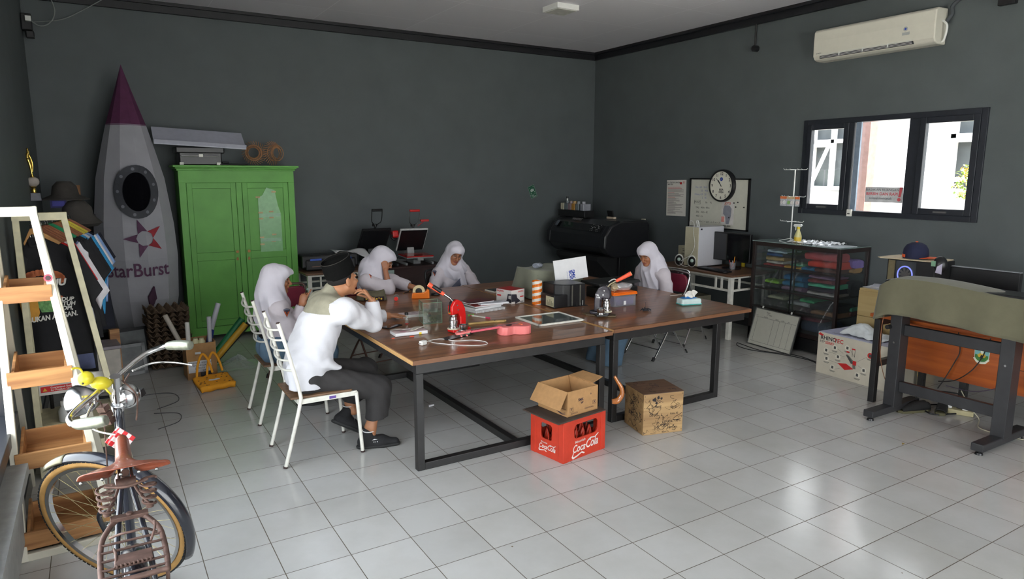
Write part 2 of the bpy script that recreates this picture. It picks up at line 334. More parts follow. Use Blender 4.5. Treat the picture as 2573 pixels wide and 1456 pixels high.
# ---------------------------------------------------------------- outdoors
struct(MB().bx((-16, -16, -.3), (24, 18, -.12)).build('ground', mat('pale_concrete', (186, 182, 172), .9, scale=2, bump=.2, bscale=20)))
M_bwhite = mat('white_render', (214, 214, 214), .8, var=.02); M_dglass = mat('grey_window_pane', (84, 88, 90), .5, var=.3, scale=1.2, spec=.1)
XB = 10.2
nb = thing('neighbour_building', 'white rendered building with white-framed windows seen through the window', 'building', (XB, 1.5, 0))
MB().bx((0, -7, 0), (.3, 8, 5.6)).bx((-.1, -7, .9), (.0, 8, 1.62)).build('facade', M_bwhite, nb)
for yy, ww in ((1.15, 1.15), (3.55, .8), (-1.6, 1.15)):
    f = MB().bx((-.12, yy-1.5-ww/2, 1.72), (-.02, yy-1.5-ww/2+.07, 2.85)).bx((-.12, yy-1.5+ww/2-.07, 1.72), (-.02, yy-1.5+ww/2, 2.85)).bx((-.12, yy-1.5-ww/2, 2.8), (-.02, yy-1.5+ww/2, 2.86)).bx((-.12, yy-1.5-ww/2, 1.66), (-.02, yy-1.5+ww/2, 1.72)).bx((-.12, yy-1.5-.03, 1.72), (-.02, yy-1.5+.03, 2.82)).bx((-.12, yy-1.5-ww/2, 2.42), (-.02, yy-1.5+ww/2, 2.48)).build('window_frame', M_bwhite, nb)
    MB().bx((-.04, yy-1.5-ww/2+.05, 1.72), (-.03, yy-1.5+ww/2-.05, 2.82)).build('pane', M_dglass, f)
    M = TR(-.12, yy-1.5+ww*.25, 2.42) @ ROT(radians(32), 'Y')
    MB().bx((0, -.02-ww*.2, -.7), (.02, .04-ww*.2, 0), M).bx((0, ww*.2-.03, -.7), (.02, ww*.2+.03, 0), M).bx((0, -ww*.2, -.7), (.02, ww*.2, -.64), M).bx((0, -ww*.2, -.06), (.02, ww*.2, 0), M).build('awning_sash', M_bwhite, nb)
pil = MB().box((0, 0, 2.0), (.16, .2, 4)).build('garden_pillar', mat('brown_pillar', (168, 132, 124), .8)); place(pil, (8.05, 1.72, -.1)); tag(pil, 'slim brown pillar outside the middle window pane', 'pillar')
sh = thing('shrub_reflection', 'yellow-green leafy shrub added to stand for a reflection in the neighbouring window glass', 'plant reflection', (9.2, .98, -.12))  # shrub reflected in the neighbouring glass, built as an added solid plant with pot
MB().lathe([(.12, 0), (.2, .5), (.23, .52), (.2, .54), (.17, .45)], n=20).build('pot', mat('terracotta', (150, 96, 70), .8), sh, smooth=40)
MB().tube([(0, 0, .45), (.01, .01, 1.2), (0, 0, 1.9)], .014).build('stem', mat('bark', (90, 72, 50), .9), sh)
lf = MB(); rnd = random.Random(3)
for i in range(420):
    a = rnd.uniform(0, 2*PI); z = rnd.uniform(0, 1); r = .19*sqrt(rnd.random())*(1-.5*abs(z-.4)); p = Vector((r*cos(a), r*sin(a), 1.72+z*.42))
    M = TR(*p) @ ROT(rnd.uniform(0, 6.3), 'Z') @ ROT(rnd.uniform(-1, 1), 'X')
    lf.add([(0, 0, 0), (.018, .02, .006), (0, .055, 0), (-.018, .02, .006)], [(0, 1, 2, 3)], M, 0 if rnd.random() < .7 else 1)
lf.build('foliage', [mat('leaf_green', (130, 158, 70), .6), mat('leaf_orange', (200, 150, 70), .6)], sh)

# ---------------------------------------------------------------- things fixed to walls and ceiling
# air conditioner
ac = thing('air_conditioner', 'white split air conditioner high on the right wall above the window', 'air conditioner', (XR, .80, 3.12))
prof = [(-.2, .05), (-.205, .2), (-.2, .3), (-.17, .325), (0, .33), (0, .0), (-.13, 0), (-.175, .015)]
L = 1.27
MB().prism([(x, z) for x, z in prof], -L/2, L/2, Matrix(((1, 0, 0, 0), (0, 0, 1, 0), (0, 1, 0, 0), (0, 0, 0, 1)))).build('housing', mat('cream_plastic', (214, 210, 196), .35, var=.02), ac, bev=.012, seg=3)
o = MB().bx((-.199, -.44, .022), (-.15, .55, .062), ).build('air_outlet', mat('vent_dark', (45, 46, 48), .5), ac)
v = MB()
for i in range(4): v.bx((-.206, -.43, .026+i*.011), (-.19, .54, .029+i*.011))
for i in range(3): v.bx((-.208, -.2+i*.26, .024), (-.19, -.19+i*.26, .06))
v.build('louvre', M_wplast, ac)
MB().cyl((-.206, -.36, .17), (-.2, -.36, .17), .022, m=0).cyl((-.2075, -.36, .17), (-.206, -.36, .17), .01, m=1).bx((-.2065, -.40, .115), (-.2, -.33, .14), m=0).build('sticker', [mat('grey_sticker', (170, 172, 170), .5), M_blueink], ac)
MB().text('DAIKIN', .018, TR(-.2075, .56, .075) @ ROT(-PI/2, 'Z') @ ROT(PI/2, 'X')).build('lettering', M_ink, ac)
MB().tube([(-.03, -.63, .2), (-.03, -.68, .26), (-.02, -.72, .38), (-.02, -1.2, .56), (-.02, -1.6, .58)], .018, sub=6).build('pipe', mat('grey_pipe_wrap', (70, 74, 78), .7), ac, smooth=50)
MB().tube([(-.08, -.62, .22), (-.09, -.68, .16), (-.08, -.66, .04), (-.07, -.62, .02)], .01, sub=6).build('power_cord', M_wplast, ac, smooth=50)
# surface lamp on ceiling
p = at(1409, 27, z=HC-.05)
lp = thing('ceiling_light', 'square white flat panel light, switched off, on the ceiling', 'ceiling light', (p.x, p.y, HC))
MB().box((0, 0, -.03), (.3, .3, .06)).build('housing', M_wplast, lp, bev=.005); MB().box((0, 0, -.062), (.26, .26, .006)).build('diffuser', mat('lamp_diffuser', (200, 198, 190), .5), lp)
# hanging black fitting near the right wall trim
p = at(1897, 122, x=XR-.04)
hf = thing('wall_conduit', 'short black conduit with round end box hanging from the right wall trim', 'conduit', (XR-.04, p.y, p.z))
p2 = at(1897, 62, x=XR-.04)
MB().cyl((0, 0, 0), (0, 0, p2.z-p.z), .011).build('pipe', M_steel, hf); MB().cyl((-.02, 0, 0), (.035, 0, 0), .038, n=20).build('end_box', M_bplast, hf, smooth=40)
cm = thing('junction_box', 'small black junction box with loose cables in the upper left corner', 'junction box', (XL+.05, 5.3, 3.42))
MB().box((0, 0, 0), (.09, .12, .16)).box((.02, -.02, -.12), (.07, .08, .07)).build('box_body', M_bplast, cm, bev=.008)
MB().tube([(0, 0, .06), (.1, .0, -.02), (.2, .0, .02), (.25, .0, .15), (.2, .0, .33)], .006, sub=6).tube([(.05, .06, .02), (.3, .1, .08), (.5, .12, .2), (.7, .12, .34)], .005, sub=6).build('cable', mat('pale_cable', (130, 134, 130), .6), cm, smooth=50)
MB().box((0, -.02, .0), (.05, .05, .05), TR(.02, -.09, .02)).build('socket', M_wplast, cm, bev=.004)
p = at(2533, 3, x=XR-.02)
MB0 = MB().box((0, 0, 0), (.06, .14, .06)).cyl((0, -.05, .03), (0, -.05, .08), .01).build('cable_clamp', M_bplast, bev=.006); place(MB0, tuple(p)); tag(MB0, 'black pipe clamp at the top right, above the air conditioner pipe', 'clamp')
# small white switch on window sill
p = at(2134, 535, x=XR-.03)
sw = MB().box((0, 0, 0), (.03, .05, .075)).box((-.016, 0, -.01), (.006, .03, .012), m=1).build('air_conditioner_remote_holder', [M_white, M_bplast], bev=.004); place(sw, tuple(p)); tag(sw, 'small cream plastic remote holder at the lower edge of the window', 'remote holder')
# sticker on the middle window pane
st = MB(); st.M = Matrix(((0, 0, -1, 0), (-1, 0, 0, 0), (0, 1, 0, 0), (0, 0, 0, 1)))
st.box((0, 0, -.001), (.40, .155, .002), m=0)
for a, b, c_, d in ((0, .0755, .40, .004), (0, -.0755, .40, .004), (-.198, 0, .004, .155), (.198, 0, .004, .155)): st.box((a, b, .0006), (c_, d, .001), m=1)
st.text('BIASAKAN RUANGAN', .036, TR(-.02, .05, .002), 1, bold=.01); st.text('BERSIH DAN RAPI', .043, TR(-.02, .008, .002), 2, bold=.02); st.text('selesai mencetak', .036, TR(-.03, -.036, .002), 1, bold=.01)
st.add([(.165, .08, .002), (.195, .08, .002), (.18, -.02, .002), (.155, -.02, .002)], [(0, 3, 2, 1)], None, 2); st.cyl((.165, -.045, .001), (.165, -.045, .003), .018, m=2)
o = st.build('window_sticker', [mat('clear_white_film', (205, 205, 205), .5), mat('grey_print', (110, 112, 118), .6), mat('pink_red_print', (214, 92, 100), .6)])
p = at(2220, 490, x=XR+.028); place(o, tuple(p)); tag(o, 'white sticker reading BIASAKAN RUANGAN on the middle window pane', 'sticker')
# whiteboard, clock, notice, green sign
XN = Matrix(((0, 0, -1, 0), (-1, 0, 0, 0), (0, 1, 0, 0), (0, 0, 0, 1)))     # drawn facing -x: local x -> -y, y -> z
YN = Matrix(((1, 0, 0, 0), (0, 0, -1, 0), (0, 1, 0, 0), (0, 0, 0, 1)))      # drawn facing -y
def frame_rect(m, w, h, t, d, mi): 
    m.box((0, h/2-t/2, d/2), (w, t, d), m=mi).box((0, -h/2+t/2, d/2), (w, t, d), m=mi).box((-w/2+t/2, 0, d/2), (t, h, d), m=mi).box((w/2-t/2, 0, d/2), (t, h, d), m=mi)
wb = thing('whiteboard', 'framed whiteboard with handwritten price notes behind the wall clock', 'whiteboard', (XR, 2.82, 1.53))
m = MB(); m.M = XN; m.box((0, 0, .01), (.97, .63, .02)); m.build('board', mat('whiteboard_surface', (206, 205, 192), .3, var=.03), wb)
m = MB(); m.M = XN; frame_rect(m, 1.0, .66, .018, .032, 0); m.build('board_frame', M_bplast, wb)
m = MB(); m.M = XN
for (t, x, y, s_, c) in (('Hvs  4,5   35rb', -.3, .21, .035, 0), ('5,5   40rb', -.24, .165, .033, 0), ('Glossy 4,5   35', -.31, .115, .035, 0), ('2   45', -.24, .07, .035, 0), ('PRINT', -.36, .01, .036, 1), ('Bn     Pj', -.16, .01, .034, 1), ('24cj   46rb  49rb', -.26, -.06, .036, 1), ('30x   35rb  42', -.27, -.12, .036, 1), ('400 / cm', -.31, -.175, .036, 1), ('di x 5 -> ppm - m, 5, m ~ 3 -', -.12, -.245, .032, 1)):
    m.text(t, s_, TR(x, y, .0215), c)
frame_rect_m = MB(); m.M = XN @ TR(-.36, .01, .02); frame_rect(m, .11, .055, .003, .0015, 1); m.M = XN
m.build('handwriting', [mat('faded_blue_marker', (130, 140, 190), .7), mat('black_marker', (70, 72, 70), .7)], wb)
po = MB(); po.M = XN @ TR(.17, -.115, .021)
po.box((0, 0, .001), (.2, .3, .002), m=0); po.add([(-.05, .1, .0025), (.03, .1, .0025), (.065, .06, .0025), (.06, -.03, .0025), (.03, -.14, .0025), (-.02, -.14, .0025), (-.035, -.04, .0025), (-.07, -.01, .0025), (-.07, .05, .0025)], [tuple(range(8, -1, -1))], None, 1)
po.text('JOTO', .04, TR(0, .125, .003), 2, bold=.03); po.box((-.07, -.08, .0028), (.05, .07, .001), m=3); po.text('TOKO  JERSEY', .02, TR(0, -.165, .003), 4, bold=.03)
po.build('pinned_print', [mat('print_paper', (214, 210, 206), .6), mat('grey_shirt_print', (140, 142, 152), .7), mat('orange_red_print', (190, 80, 50), .7), mat('pink_print', (224, 150, 140), .7), M_ink], wb)
mg = MB(); mg.M = XN
for x, y in ((.27, .02), (.30, -.03), (.33, .03), (.43, -.03), (.2, -.17)): mg.cyl((x, y, .02), (x, y, .03), .008, n=12)
mg.build('magnet', M_bplast, wb)
ck = thing('wall_clock', 'round black-rimmed wall clock with large numerals hung over the whiteboard', 'clock', (XR-.05, 2.745, 1.765))
m = MB(); m.M = XN; m.lathe([(.205, -.05), (.21, -.03), (.21, 0), (.2, .02), (.186, .022), (.184, .008)], n=48, caps=False); m.build('rim', M_bplast, ck, smooth=40)
m = MB(); m.M = XN; m.cyl((0, 0, -.045), (0, 0, .008), .187, n=48); m.build('dial', mat('dial_cream', (222, 219, 204), .5, var=.01), ck)
m = MB(); m.M = XN
for h in range(1, 13):
    a = PI/2-h*PI/6; m.text(str(h), .052, TR(.152*cos(a), .152*sin(a), .0095), 0, bold=.02)
m.cyl((0, .085, .009), (0, .085, .0105), .024, m=1); m.text('SMK', .014, TR(0, .085, .011), 2); m.text('BISA', .036, TR(.005, -.05, .0095), 0, bold=.03); m.text('KERJA', .03, TR(.005, -.082, .0095), 0, bold=.03)
m.build('numerals', [M_ink, M_blueink, M_paper], ck)
for ln, wd, hr in ((.095, .009, 10.88), (.135, .006, 10.6*1.0)):
    m = MB(); m.M = XN @ TR(0, 0, .012 if ln > .1 else .014) @ ROT(-hr*PI/6 if ln < .1 else -(53/60)*2*PI, 'Z'); m.box((0, ln/2-.01, 0), (wd, ln, .0015)); m.build('hand', M_ink, ck)
nt_ = MB(); p = at(1699, 498, x=XR-.004); nt_.M = XN @ ROT(.02, 'Z')
nt_.box((0, 0, 0), (.375, .50, .002), m=0); nt_.text('TATA TERTIB RUANGAN', .026, TR(-.06, .215, .002), 1, bold=.03); nt_.text('SMK BISA', .026, TR(-.12, .19, .002), 1, bold=.03); nt_.box((.085, .205, .0015), (.04, .03, .001), m=2); nt_.text('R', .05, TR(.145, .215, .002), 2)
rr = random.Random(5); yy = .15
for i in range(30):
    w = rr.uniform(.12, .32); nt_.box((-.165+w/2, yy, .0014), (w, .0045, .0008), m=2 if i in (0, 1, 6, 11) else 1); yy -= .0127
o = nt_.build('wall_notice', [mat('notice_paper', (212, 208, 200), .7, var=.02), mat('print_grey', (96, 92, 92), .7), M_redink]); place(o, tuple(p)); tag(o, 'white printed rules notice taped on wall left of the whiteboard', 'notice')
p = at(1338, 482, y=YB-.004); gs = MB(); gs.M = YN @ ROT(radians(21), 'Z')
w_, h_ = .12, .195; gs.box((0, 0, 0), (w_, h_, .002), m=0)
for a, b, c_, d in ((0, h_/2-.003, w_, .002), (0, -h_/2+.003, w_, .002), (-w_/2+.003, 0, .002, h_), (w_/2-.003, 0, .002, h_), (0, -h_/2+.055, w_, .002)): gs.box((a, b, .0014), (c_, d, .001), m=1)
for x, y in ((-.035, .06), (.035, .07), (-.035, -.02), (.035, -.015)): gs.cyl((x, y, .001), (x, y, .003), .006, m=1)
for i in range(5): gs.cyl((-.025+i*.0125, .042-abs(i-2)*.004, .001), (-.025+i*.0125, .042-abs(i-2)*.004, .003), .006, m=1); gs.box((-.025+i*.0125, .02, .0015), (.011, .035, .001), m=1)
gs.text('TITIK', .02, TR(-.02, -.06, .002), 1, bold=.03); gs.text('KUMPUL', .02, TR(.01, -.08, .002), 1, bold=.03)
o = gs.build('assembly_point_sign', [mat('sign_green', (20, 84, 58), .5), mat('sign_white', (176, 186, 178), .6)]); place(o, tuple(p)); tag(o, 'small tilted green assembly point sign on the back wall', 'sign')
# ================================================================ work tables
M_top = wood('table_wood', (116, 74, 49), (164, 110, 72), .33, 'X', 1, planks=.41, coat=.25)
M_edge = wood('raw_wood_edge', (176, 132, 80), (206, 164, 108), .6, 'Y')
def work_table(label, loc, rz, L, D):
    t = thing('work_table', label, 'table', loc, rz, 'dark wood work tables pushed together')
    m = MB().bx((0, 0, .724), (L, D, .756)); m.build('tabletop', M_top, t, bev=.003)
    e = MB().bx((-.004, 0, .726), (0, D, .753)); e.build('edge_strip', M_edge, t); MB().bx((0, -.004, .726), (L, 0, .754)).build('front_edge_strip', mat('brown_edge', (122, 82, 56), .5, stretch=(1, 9, 9)), t)
    a, s = .035, .05; x1 = L-(.33 if L > 1.5 and rz else .035); z = .724
    fr = MB().bx((a, a, z-.07), (L-.04, a+s, z)).bx((a, D-a-s, z-.07), (L-.04, D-a, z)).bx((a, a+s, z-.07), (a+s, D-a-s, z)).bx((x1-s, a+s, z-.07), (x1, D-a-s, z)).bx((L/2-s/2, a+s, z-.05), (L/2+s/2, D-a-s, z))
    fr.build('apron_frame', M_steel, t, bev=.003)
    D2 = D-.42
    for x in (a, x1-s):
        for y in (a, D2): MB().bx((x, y, 0), (x+s, y+s, z-.07)).build('leg', M_steel, t, bev=.003)
    for y in (a, D2): MB().bx((a+s, y, 0), (x1-s, y+s, s)).build('floor_rail', M_steel, t, bev=.003)
    MB().bx(((a+x1)/2-s/2, a+s, 0), ((a+x1)/2+s/2, D2, s)).build('middle_rail', M_steel, t, bev=.003)
    return t
work_table('dark wood work table with black steel frame nearest the bicycle, holding the ukulele', (1.30, .37, 0), 0, 1.60, 2.43)
work_table('dark wood work table with black steel frame on the right, under the tissue pack', (2.942, .41, 0), radians(.8), 1.56, 2.43)
TZ = .7565
def tb(px, py): p = at(px, py, z=TZ); return (p.x, p.y, TZ)

# ================================================================ chairs
M_seatw = wood('chair_seat_wood', (96, 70, 50), (134, 102, 74), .5, 'X')
def white_chair():
    t = thing('dining_chair', 'x', 'chair')
    MB().prism([(-.2, -.19), (.2, -.21), (.215, -.19), (.215, .19), (.2, .21), (-.2, .19)], .447, .462).build('seat', M_seatw, t, bev=.004)
    MB().bar((-.15, -.2, .43), (.24, -.2, .43), .018, .034).bar((-.15, .2, .43), (.24, .2, .43), .018, .034).bar((.23, -.2, .43), (.23, .2, .43), .018, .034).bar((-.15, -.2, .43), (-.15, .2, .43), .018, .034).build('seat_frame', M_white, t, bev=.003)
    MB().box((.07, -.2105, .43), (.045, .002, .018)).build('brand_plate', mat('violet_label', (98, 72, 150), .5), t)
    for s in (-1, 1):
        y = .214*s
        MB().tube([(-.262, y, .0), (-.2, y, .22), (-.148, y, .42), (-.146, y, .5), (-.2, y, .75), (-.258, y, .975)], .0125, 10, sub=6).build('leg', M_white, t, smooth=50)
        MB().cyl((.262, y, .0), (.232, y, .44), .0125, n=12).build('leg', M_white, t, smooth=50)
        MB().cyl((-.258, y, .972), (-.2592, y, .979), .0125, n=12).cyl((-.263, y, 0), (-.26, y, .012), .0145, n=12).cyl((.263, y, 0), (.262, y, .012), .0145, n=12).build('end_cap', mat('brown_cap', (60, 44, 40), .6), t)
    b = MB()
    for z, x in ((.93, -.25), (.86, -.232), (.79, -.215), (.72, -.195), (.65, -.178)):
        b.tube([(x, -.21, z), (x-.03, -.1, z-.018), (x-.038, 0, z-.022), (x-.03, .1, z-.018), (x, .21, z)], .0075, 8, sub=4)
    b.build('back_slat', M_white, t, smooth=50)
    return t
c0 = white_chair(); c0.location = (.872, 1.115, 0); c0['label'] = 'white tubular chair with wooden seat under the man in the black cap'; c0['group'] = 'white tubular chairs at the left table end'
dup(c0, (.885, 2.005, 0), 0, 'white tubular chair behind, under the girl facing right at the table end')
M_maroon = mat('maroon_vinyl', (110, 28, 48), .45, bump=.08)
def fold_chair(label, loc, rz, pad, tube_m, group=None, printed=False):
    """faces local +x"""
    t = thing('folding_chair', label, 'chair', loc, rz, group)
    def rounded(w, h, r, n=5):
        P = []
        for cx, cy, a0 in ((w/2-r, h/2-r, 0), (-w/2+r, h/2-r, PI/2), (-w/2+r, -h/2+r, PI), (w/2-r, -h/2+r, 1.5*PI)):
            P += [(cx+r*cos(a0+i*PI/2/n), cy+r*sin(a0+i*PI/2/n)) for i in range(n+1)]
        return P
    MB().prism(rounded(.4, .39, .07), .43, .47, TR(.0, 0, 0)).build('seat', pad, t, bev=.012, seg=3)
    F = frame((-.235, 0, .76), (0, 1, 0), (-1, 0, .14))
    bk = MB().prism(rounded(.40, .2, .06), -.012, .018, F @ ROT(0, 'Z')).build('backrest', pad, t, bev=.01, seg=3)
    if printed:
        q = MB(); q.M = F @ TR(0, 0, -.0135) @ ROT(PI, 'X'); F2 = F @ TR(0, 0, .0195)
        r_ = random.Random(2); q.M = F2
        for i in range(70):
            x, y = r_.uniform(-.13, .13), r_.uniform(-.075, .08); q.box((x, y, 0), (r_.uniform(.006, .03), r_.uniform(.003, .009), .001))
        q.build('worn_print', mat('worn_silver_print', (150, 150, 156), .4), bk)
    for s in (-1, 1):
        y = .205*s
        MB().tube([(.26, y, .0), (.06, y, .28), (-.12, y, .56), (-.225, y, .72), (-.262, y, .85)]+([(-.268, y*.8, .875)] if 1 else []), .011, 8, sub=5).build('leg', tube_m, t, smooth=50)
        MB().tube([(-.28, y*.9, .0), (-.08, y*.9, .25), (.1, y*.9, .43)], .010, 8, sub=5).build('leg', tube_m, t, smooth=50)
        MB().cyl((.275, y, 0), (.252, y, .035), .016, n=10).cyl((-.293, y*.9, 0), (-.268, y*.9, .035), .015, n=10).build('foot_cap', M_rubber, t, smooth=50)
    MB().tube([(-.268, -.165, .875), (-.272, 0, .885), (-.268, .165, .875)], .011, 8, sub=5).build('top_bar', tube_m, t, smooth=50)
    for x, y in ((.18, .205), (-.2, .18)): MB().cyl((x, -y, .105), (x, y, .105), .006).build('crossbar', tube_m, t, smooth=50)
    return t
fold_chair('folding chair with maroon padding and chrome legs under the girl on the right', (4.73, 1.84, 0), PI+.1, M_maroon, M_chrome, 'folding chairs with chrome tubes')
fold_chair('empty dark brown folding chair with worn silver print at the computer desk', (5.36, 2.12, 0), radians(20), mat('black_vinyl', (36, 26, 28), .3), M_chrome, 'folding chairs with chrome tubes', True)
fold_chair('empty maroon padded folding chair behind the girl facing right', (1.17, 2.80, 0), radians(-82), M_maroon, mat('brown_tube', (84, 60, 52), .4), 'dark tubed folding chairs at the far side')
fold_chair('folding chair under the girl resting her head on her hand', (1.98, 2.88, 0), radians(-80), M_maroon, mat('brown_tube', (84, 60, 52), .4), 'dark tubed folding chairs at the far side')
fold_chair('folding chair with black back under the smiling girl in the middle', (2.88, 3.02, 0), radians(-95), mat('black_vinyl', (36, 26, 28), .3), M_bplast, 'dark tubed folding chairs at the far side')

# ================================================================ green cabinet
M_green = mat('green_paint', (96, 166, 66), .5, var=.1, scale=5, bump=.06, bscale=40)
M_gline = mat('green_groove', (36, 84, 26), .8)
cb = thing('cabinet', 'tall bright green two-door wooden cabinet against the back wall', 'cabinet', (1.11, 4.9, 0), radians(-1))
Wd, Dp, Hh = 1.24, .52, 1.95
MB().bx((-Wd/2, .02, .06), (Wd/2, Dp, Hh)).bx((-Wd/2, .0, 0), (-Wd/2+.06, Dp, .06)).bx((Wd/2-.06, .0, 0), (Wd/2, Dp, .06)).build('body', M_green, cb, bev=.003)
MB().bx((-Wd/2, -.0, Hh-.14), (Wd/2, .02, Hh)).bx((-Wd/2, 0, .06), (Wd/2, .02, .16)).bx((-Wd/2, 0, .16), (-Wd/2+.07, .02, Hh-.14)).bx((Wd/2-.07, 0, .16), (Wd/2, .02, Hh-.14)).bx((-.03, 0, .16), (.03, .02, Hh-.14)).build('face_frame', M_green, cb, bev=.002)
MB().bx((-Wd/2-.05, -.06, Hh+.028), (Wd/2+.05, Dp, Hh+.052)).bx((-Wd/2-.03, -.04, Hh+.012), (Wd/2+.03, Dp, Hh+.028)).bx((-Wd/2-.015, -.02, Hh-.01), (Wd/2+.015, Dp, Hh+.012)).build('cornice', M_green, cb, bev=.004)
for s in (-1, 1):
    x0, x1 = (-Wd/2+.075, -.035) if s < 0 else (.035, Wd/2-.075)
    d = MB(); y = -.002; zz = (.165, .95, 1.03, Hh-.145); st_ = .055
    d.bx((x0, y, .165), (x0+st_, .02, zz[3])).bx((x1-st_, y, .165), (x1, .02, zz[3])).bx((x0+st_, y, .165), (x1-st_, .02, .235)).bx((x0+st_, y, .93), (x1-st_, .02, 1.02)).bx((x0+st_, y, zz[3]-.06), (x1-st_, .02, zz[3])).bx((x0+st_, .006, .235), (x1-st_, .02, zz[3]-.06))
    do = d.build('door', M_green, cb, bev=.002)
    g = MB(); e = .0025
    for a, b in ((.235, .93), (1.02, zz[3]-.06)):
        for bb in (((x0+st_, .0045, a), (x0+st_+e, .0062, b)), ((x1-st_-e, .0045, a), (x1-st_, .0062, b)), ((x0+st_, .0045, a), (x1-st_, .0062, a+e)), ((x0+st_, .0045, b-e), (x1-st_, .0062, b))): g.bx(*bb)
    g.build('panel_groove', M_gline, do)
    kx = x1-.028 if s < 0 else x0+.028
    k = MB().cyl((kx, -.0, 1.02), (kx, -.03, 1.02), .012, .017, n=14).cyl((kx, -.0, .93), (kx, -.004, .93), .014, n=14).cyl((kx, -.0, .945), (kx, -.014, .945), .009, n=10)
    k.build('knob', mat('old_brass', (120, 90, 50), .4, .7), do, smooth=40)
pp = MB(); P = [(-.12, -.42), (.13, -.42), (.13, .02), (.1, .12), (.07, .3), (-.02, .33), (-.07, .24), (-.12, .22), (-.12, .05)]
pp.M = TR(.32, -.0035, 1.42) @ YN; pp.prism(P, 0, .0015); pp.build('taped_paper', mat('green_tinted_film', (118, 176, 116), .35), cb)
tp = MB(); tp.M = TR(.32, -.0055, 1.42) @ YN
for x, y in ((-.1, .04), (.02, .05), (-.1, -.03), (.02, -.02), (-.1, -.25), (.04, -.22), (-.1, -.33), (.03, -.3), (-.12, .22), (.06, .28)): tp.box((x, y, 0), (.05, .018, .001))
for y in (.02, -.27): tp.box((0, y-.01, .0003), (.235, .04, .0006), m=1)
tp.build('masking_tape', [mat('masking_tape', (196, 176, 130), .7), mat('film_light', (140, 186, 146), .4)], cb)
# on top of the cabinet
CT = 2.003
pk = thing('printer', 'black flat printer under the grey tray on the green cabinet', 'printer', (.74, 5.12, CT))
MB().bx((-.22, -.16, .0), (.22, .16, .19)).bx((-.25, -.17, .13), (.25, .16, .2)).build('body', M_bplast, pk, bev=.012)
MB().cyl((-.2, -.175, .1), (.18, -.175, .1), .006).build('rod', M_chrome, pk); MB().bx((-.02, -.185, .09), (.02, -.165, .12)).bx((-.22, -.18, .0), (-.18, -.16, .03)).bx((.16, -.18, 0), (.2, -.16, .03)).build('rod_clip', M_white, pk)
ty = thing('tray', 'long pale grey folded tray resting on the black printer above the cabinet', 'tray', (.745, 5.02, CT+.205), radians(1.5))
Mt = ROT(radians(2.6), 'Y')
sec = [(-.12, .012), (-.105, .0), (.0, .0), (.14, .17), (.148, .165), (.008, -.012), (-.112, -.012), (-.13, .0), (-.12, .05)]
m = MB(); m.M = Mt @ Matrix(((0, 0, 1, 0), (1, 0, 0, 0), (0, 1, 0, 0), (0, 0, 0, 1)))
m.add([(a, b, z) for z in (-.47, .47) for a, b in ((-.14, .045), (-.125, .0), (.14, .185))], [(0, 1, 4, 3), (1, 2, 5, 4)]); m.build('tray_sheet', mat('pale_grey_sheet', (176, 178, 192), .55, var=.05), ty, solid=.012)
m = MB(); m.M = Mt; m.box((0, -.128, .022), (.93, .006, .05)); m.build('front_lip', mat('pale_lip', (196, 198, 208), .5), ty, bev=.002)
M_rattan = mat('rattan', (172, 124, 84), .6, var=.2, scale=40)
for i, (x, y, lab) in enumerate(((1.345, 5.15, 'left open ball of splayed rattan sticks on the green cabinet'), (1.585, 5.12, 'right open ball of splayed rattan sticks on the green cabinet'))):
    m = MB(); n = 30
    for k in range(n):
        a = 2*PI*k/n; c = Vector((.082*cos(a), 0, .082*sin(a))); d = Vector((-sin(a)*.55+cos(a)*.55, .62, cos(a)*.55+sin(a)*.55)).normalized()
        m.cyl(c-d*.055, c+d*.09, .0035, n=6)
    for q in (-.035, .035): m.tube([(.09*cos(2*PI*k/16), q, .09*sin(2*PI*k/16)) for k in range(16)], .005, 6, closed=True)
    o = m.build('rattan_ornament', M_rattan, None, smooth=50); place(o, (x, y, CT+.15), (.5 if i else -.3)); tag(o, lab, 'ornament', 'rattan ornaments on the cabinet')
o = MB().box((0, 0, .01), (.3, .1, .02)).box((-.09, 0, .03), (.07, .05, .02)).build('stapler', [M_bplast], None, bev=.006); place(o, (1.08, 4.98, CT), .2); tag(o, 'flat black tool lying on the green cabinet beside the rattan balls', 'tool')

# ================================================================ cardboard rocket
RX, RY = .04, 5.05
rk = thing('rocket_model', 'tall white model rocket with dark purple nose and lettering, standing in the corner', 'model rocket', (RX, RY, .06))
prof = [(.20, 0), (.31, .12), (.385, .5), (.41, .95), (.395, 1.3), (.335, 1.8), (.25, 2.15), (.195, 2.36)]
M_rk = mat('rocket_white_card', (160, 160, 166), .8, var=.05, scale=6, bump=.1, bscale=30)
def rk_r(z):
    for (r0, z0), (r1, z1) in zip(prof, prof[1:]):
        if z <= z1: return r0+(r1-r0)*(z-z0)/(z1-z0)
    return prof[-1][0]
NS = 12; rot0 = ROT(radians(11), 'Z')
MB().lathe(prof, rot0, n=NS).build('hull', M_rk, rk)
MB().lathe([(.198, 2.35), (.13, 2.56), (.07, 2.75), (.001, 2.98)], rot0, n=NS).build('nose_cone', mat('rocket_purple', (88, 40, 74), .8), rk)
M_rp = mat('rocket_print_purple', (92, 58, 84), .8); M_rr = mat('rocket_print_red', (150, 44, 54), .8)
def on_hull(fn_pts, lift, ang0=-98):
    out = []
    for x, z in fn_pts:
        a = radians(ang0)+x/max(.2, rk_r(z)); 
        # facet radius of the polygonal hull
        aa = (a-radians(11)) % (2*PI/NS)-PI/NS; r = rk_r(z)*cos(PI/NS)/cos(aa)+lift
        out.append((r*cos(a), r*sin(a), z))
    return out
def ring_pts(cx, cz, rx, rz_, n=30): return [(cx+rx*cos(2*PI*i/n), cz+rz_*sin(2*PI*i/n)) for i in range(n)]
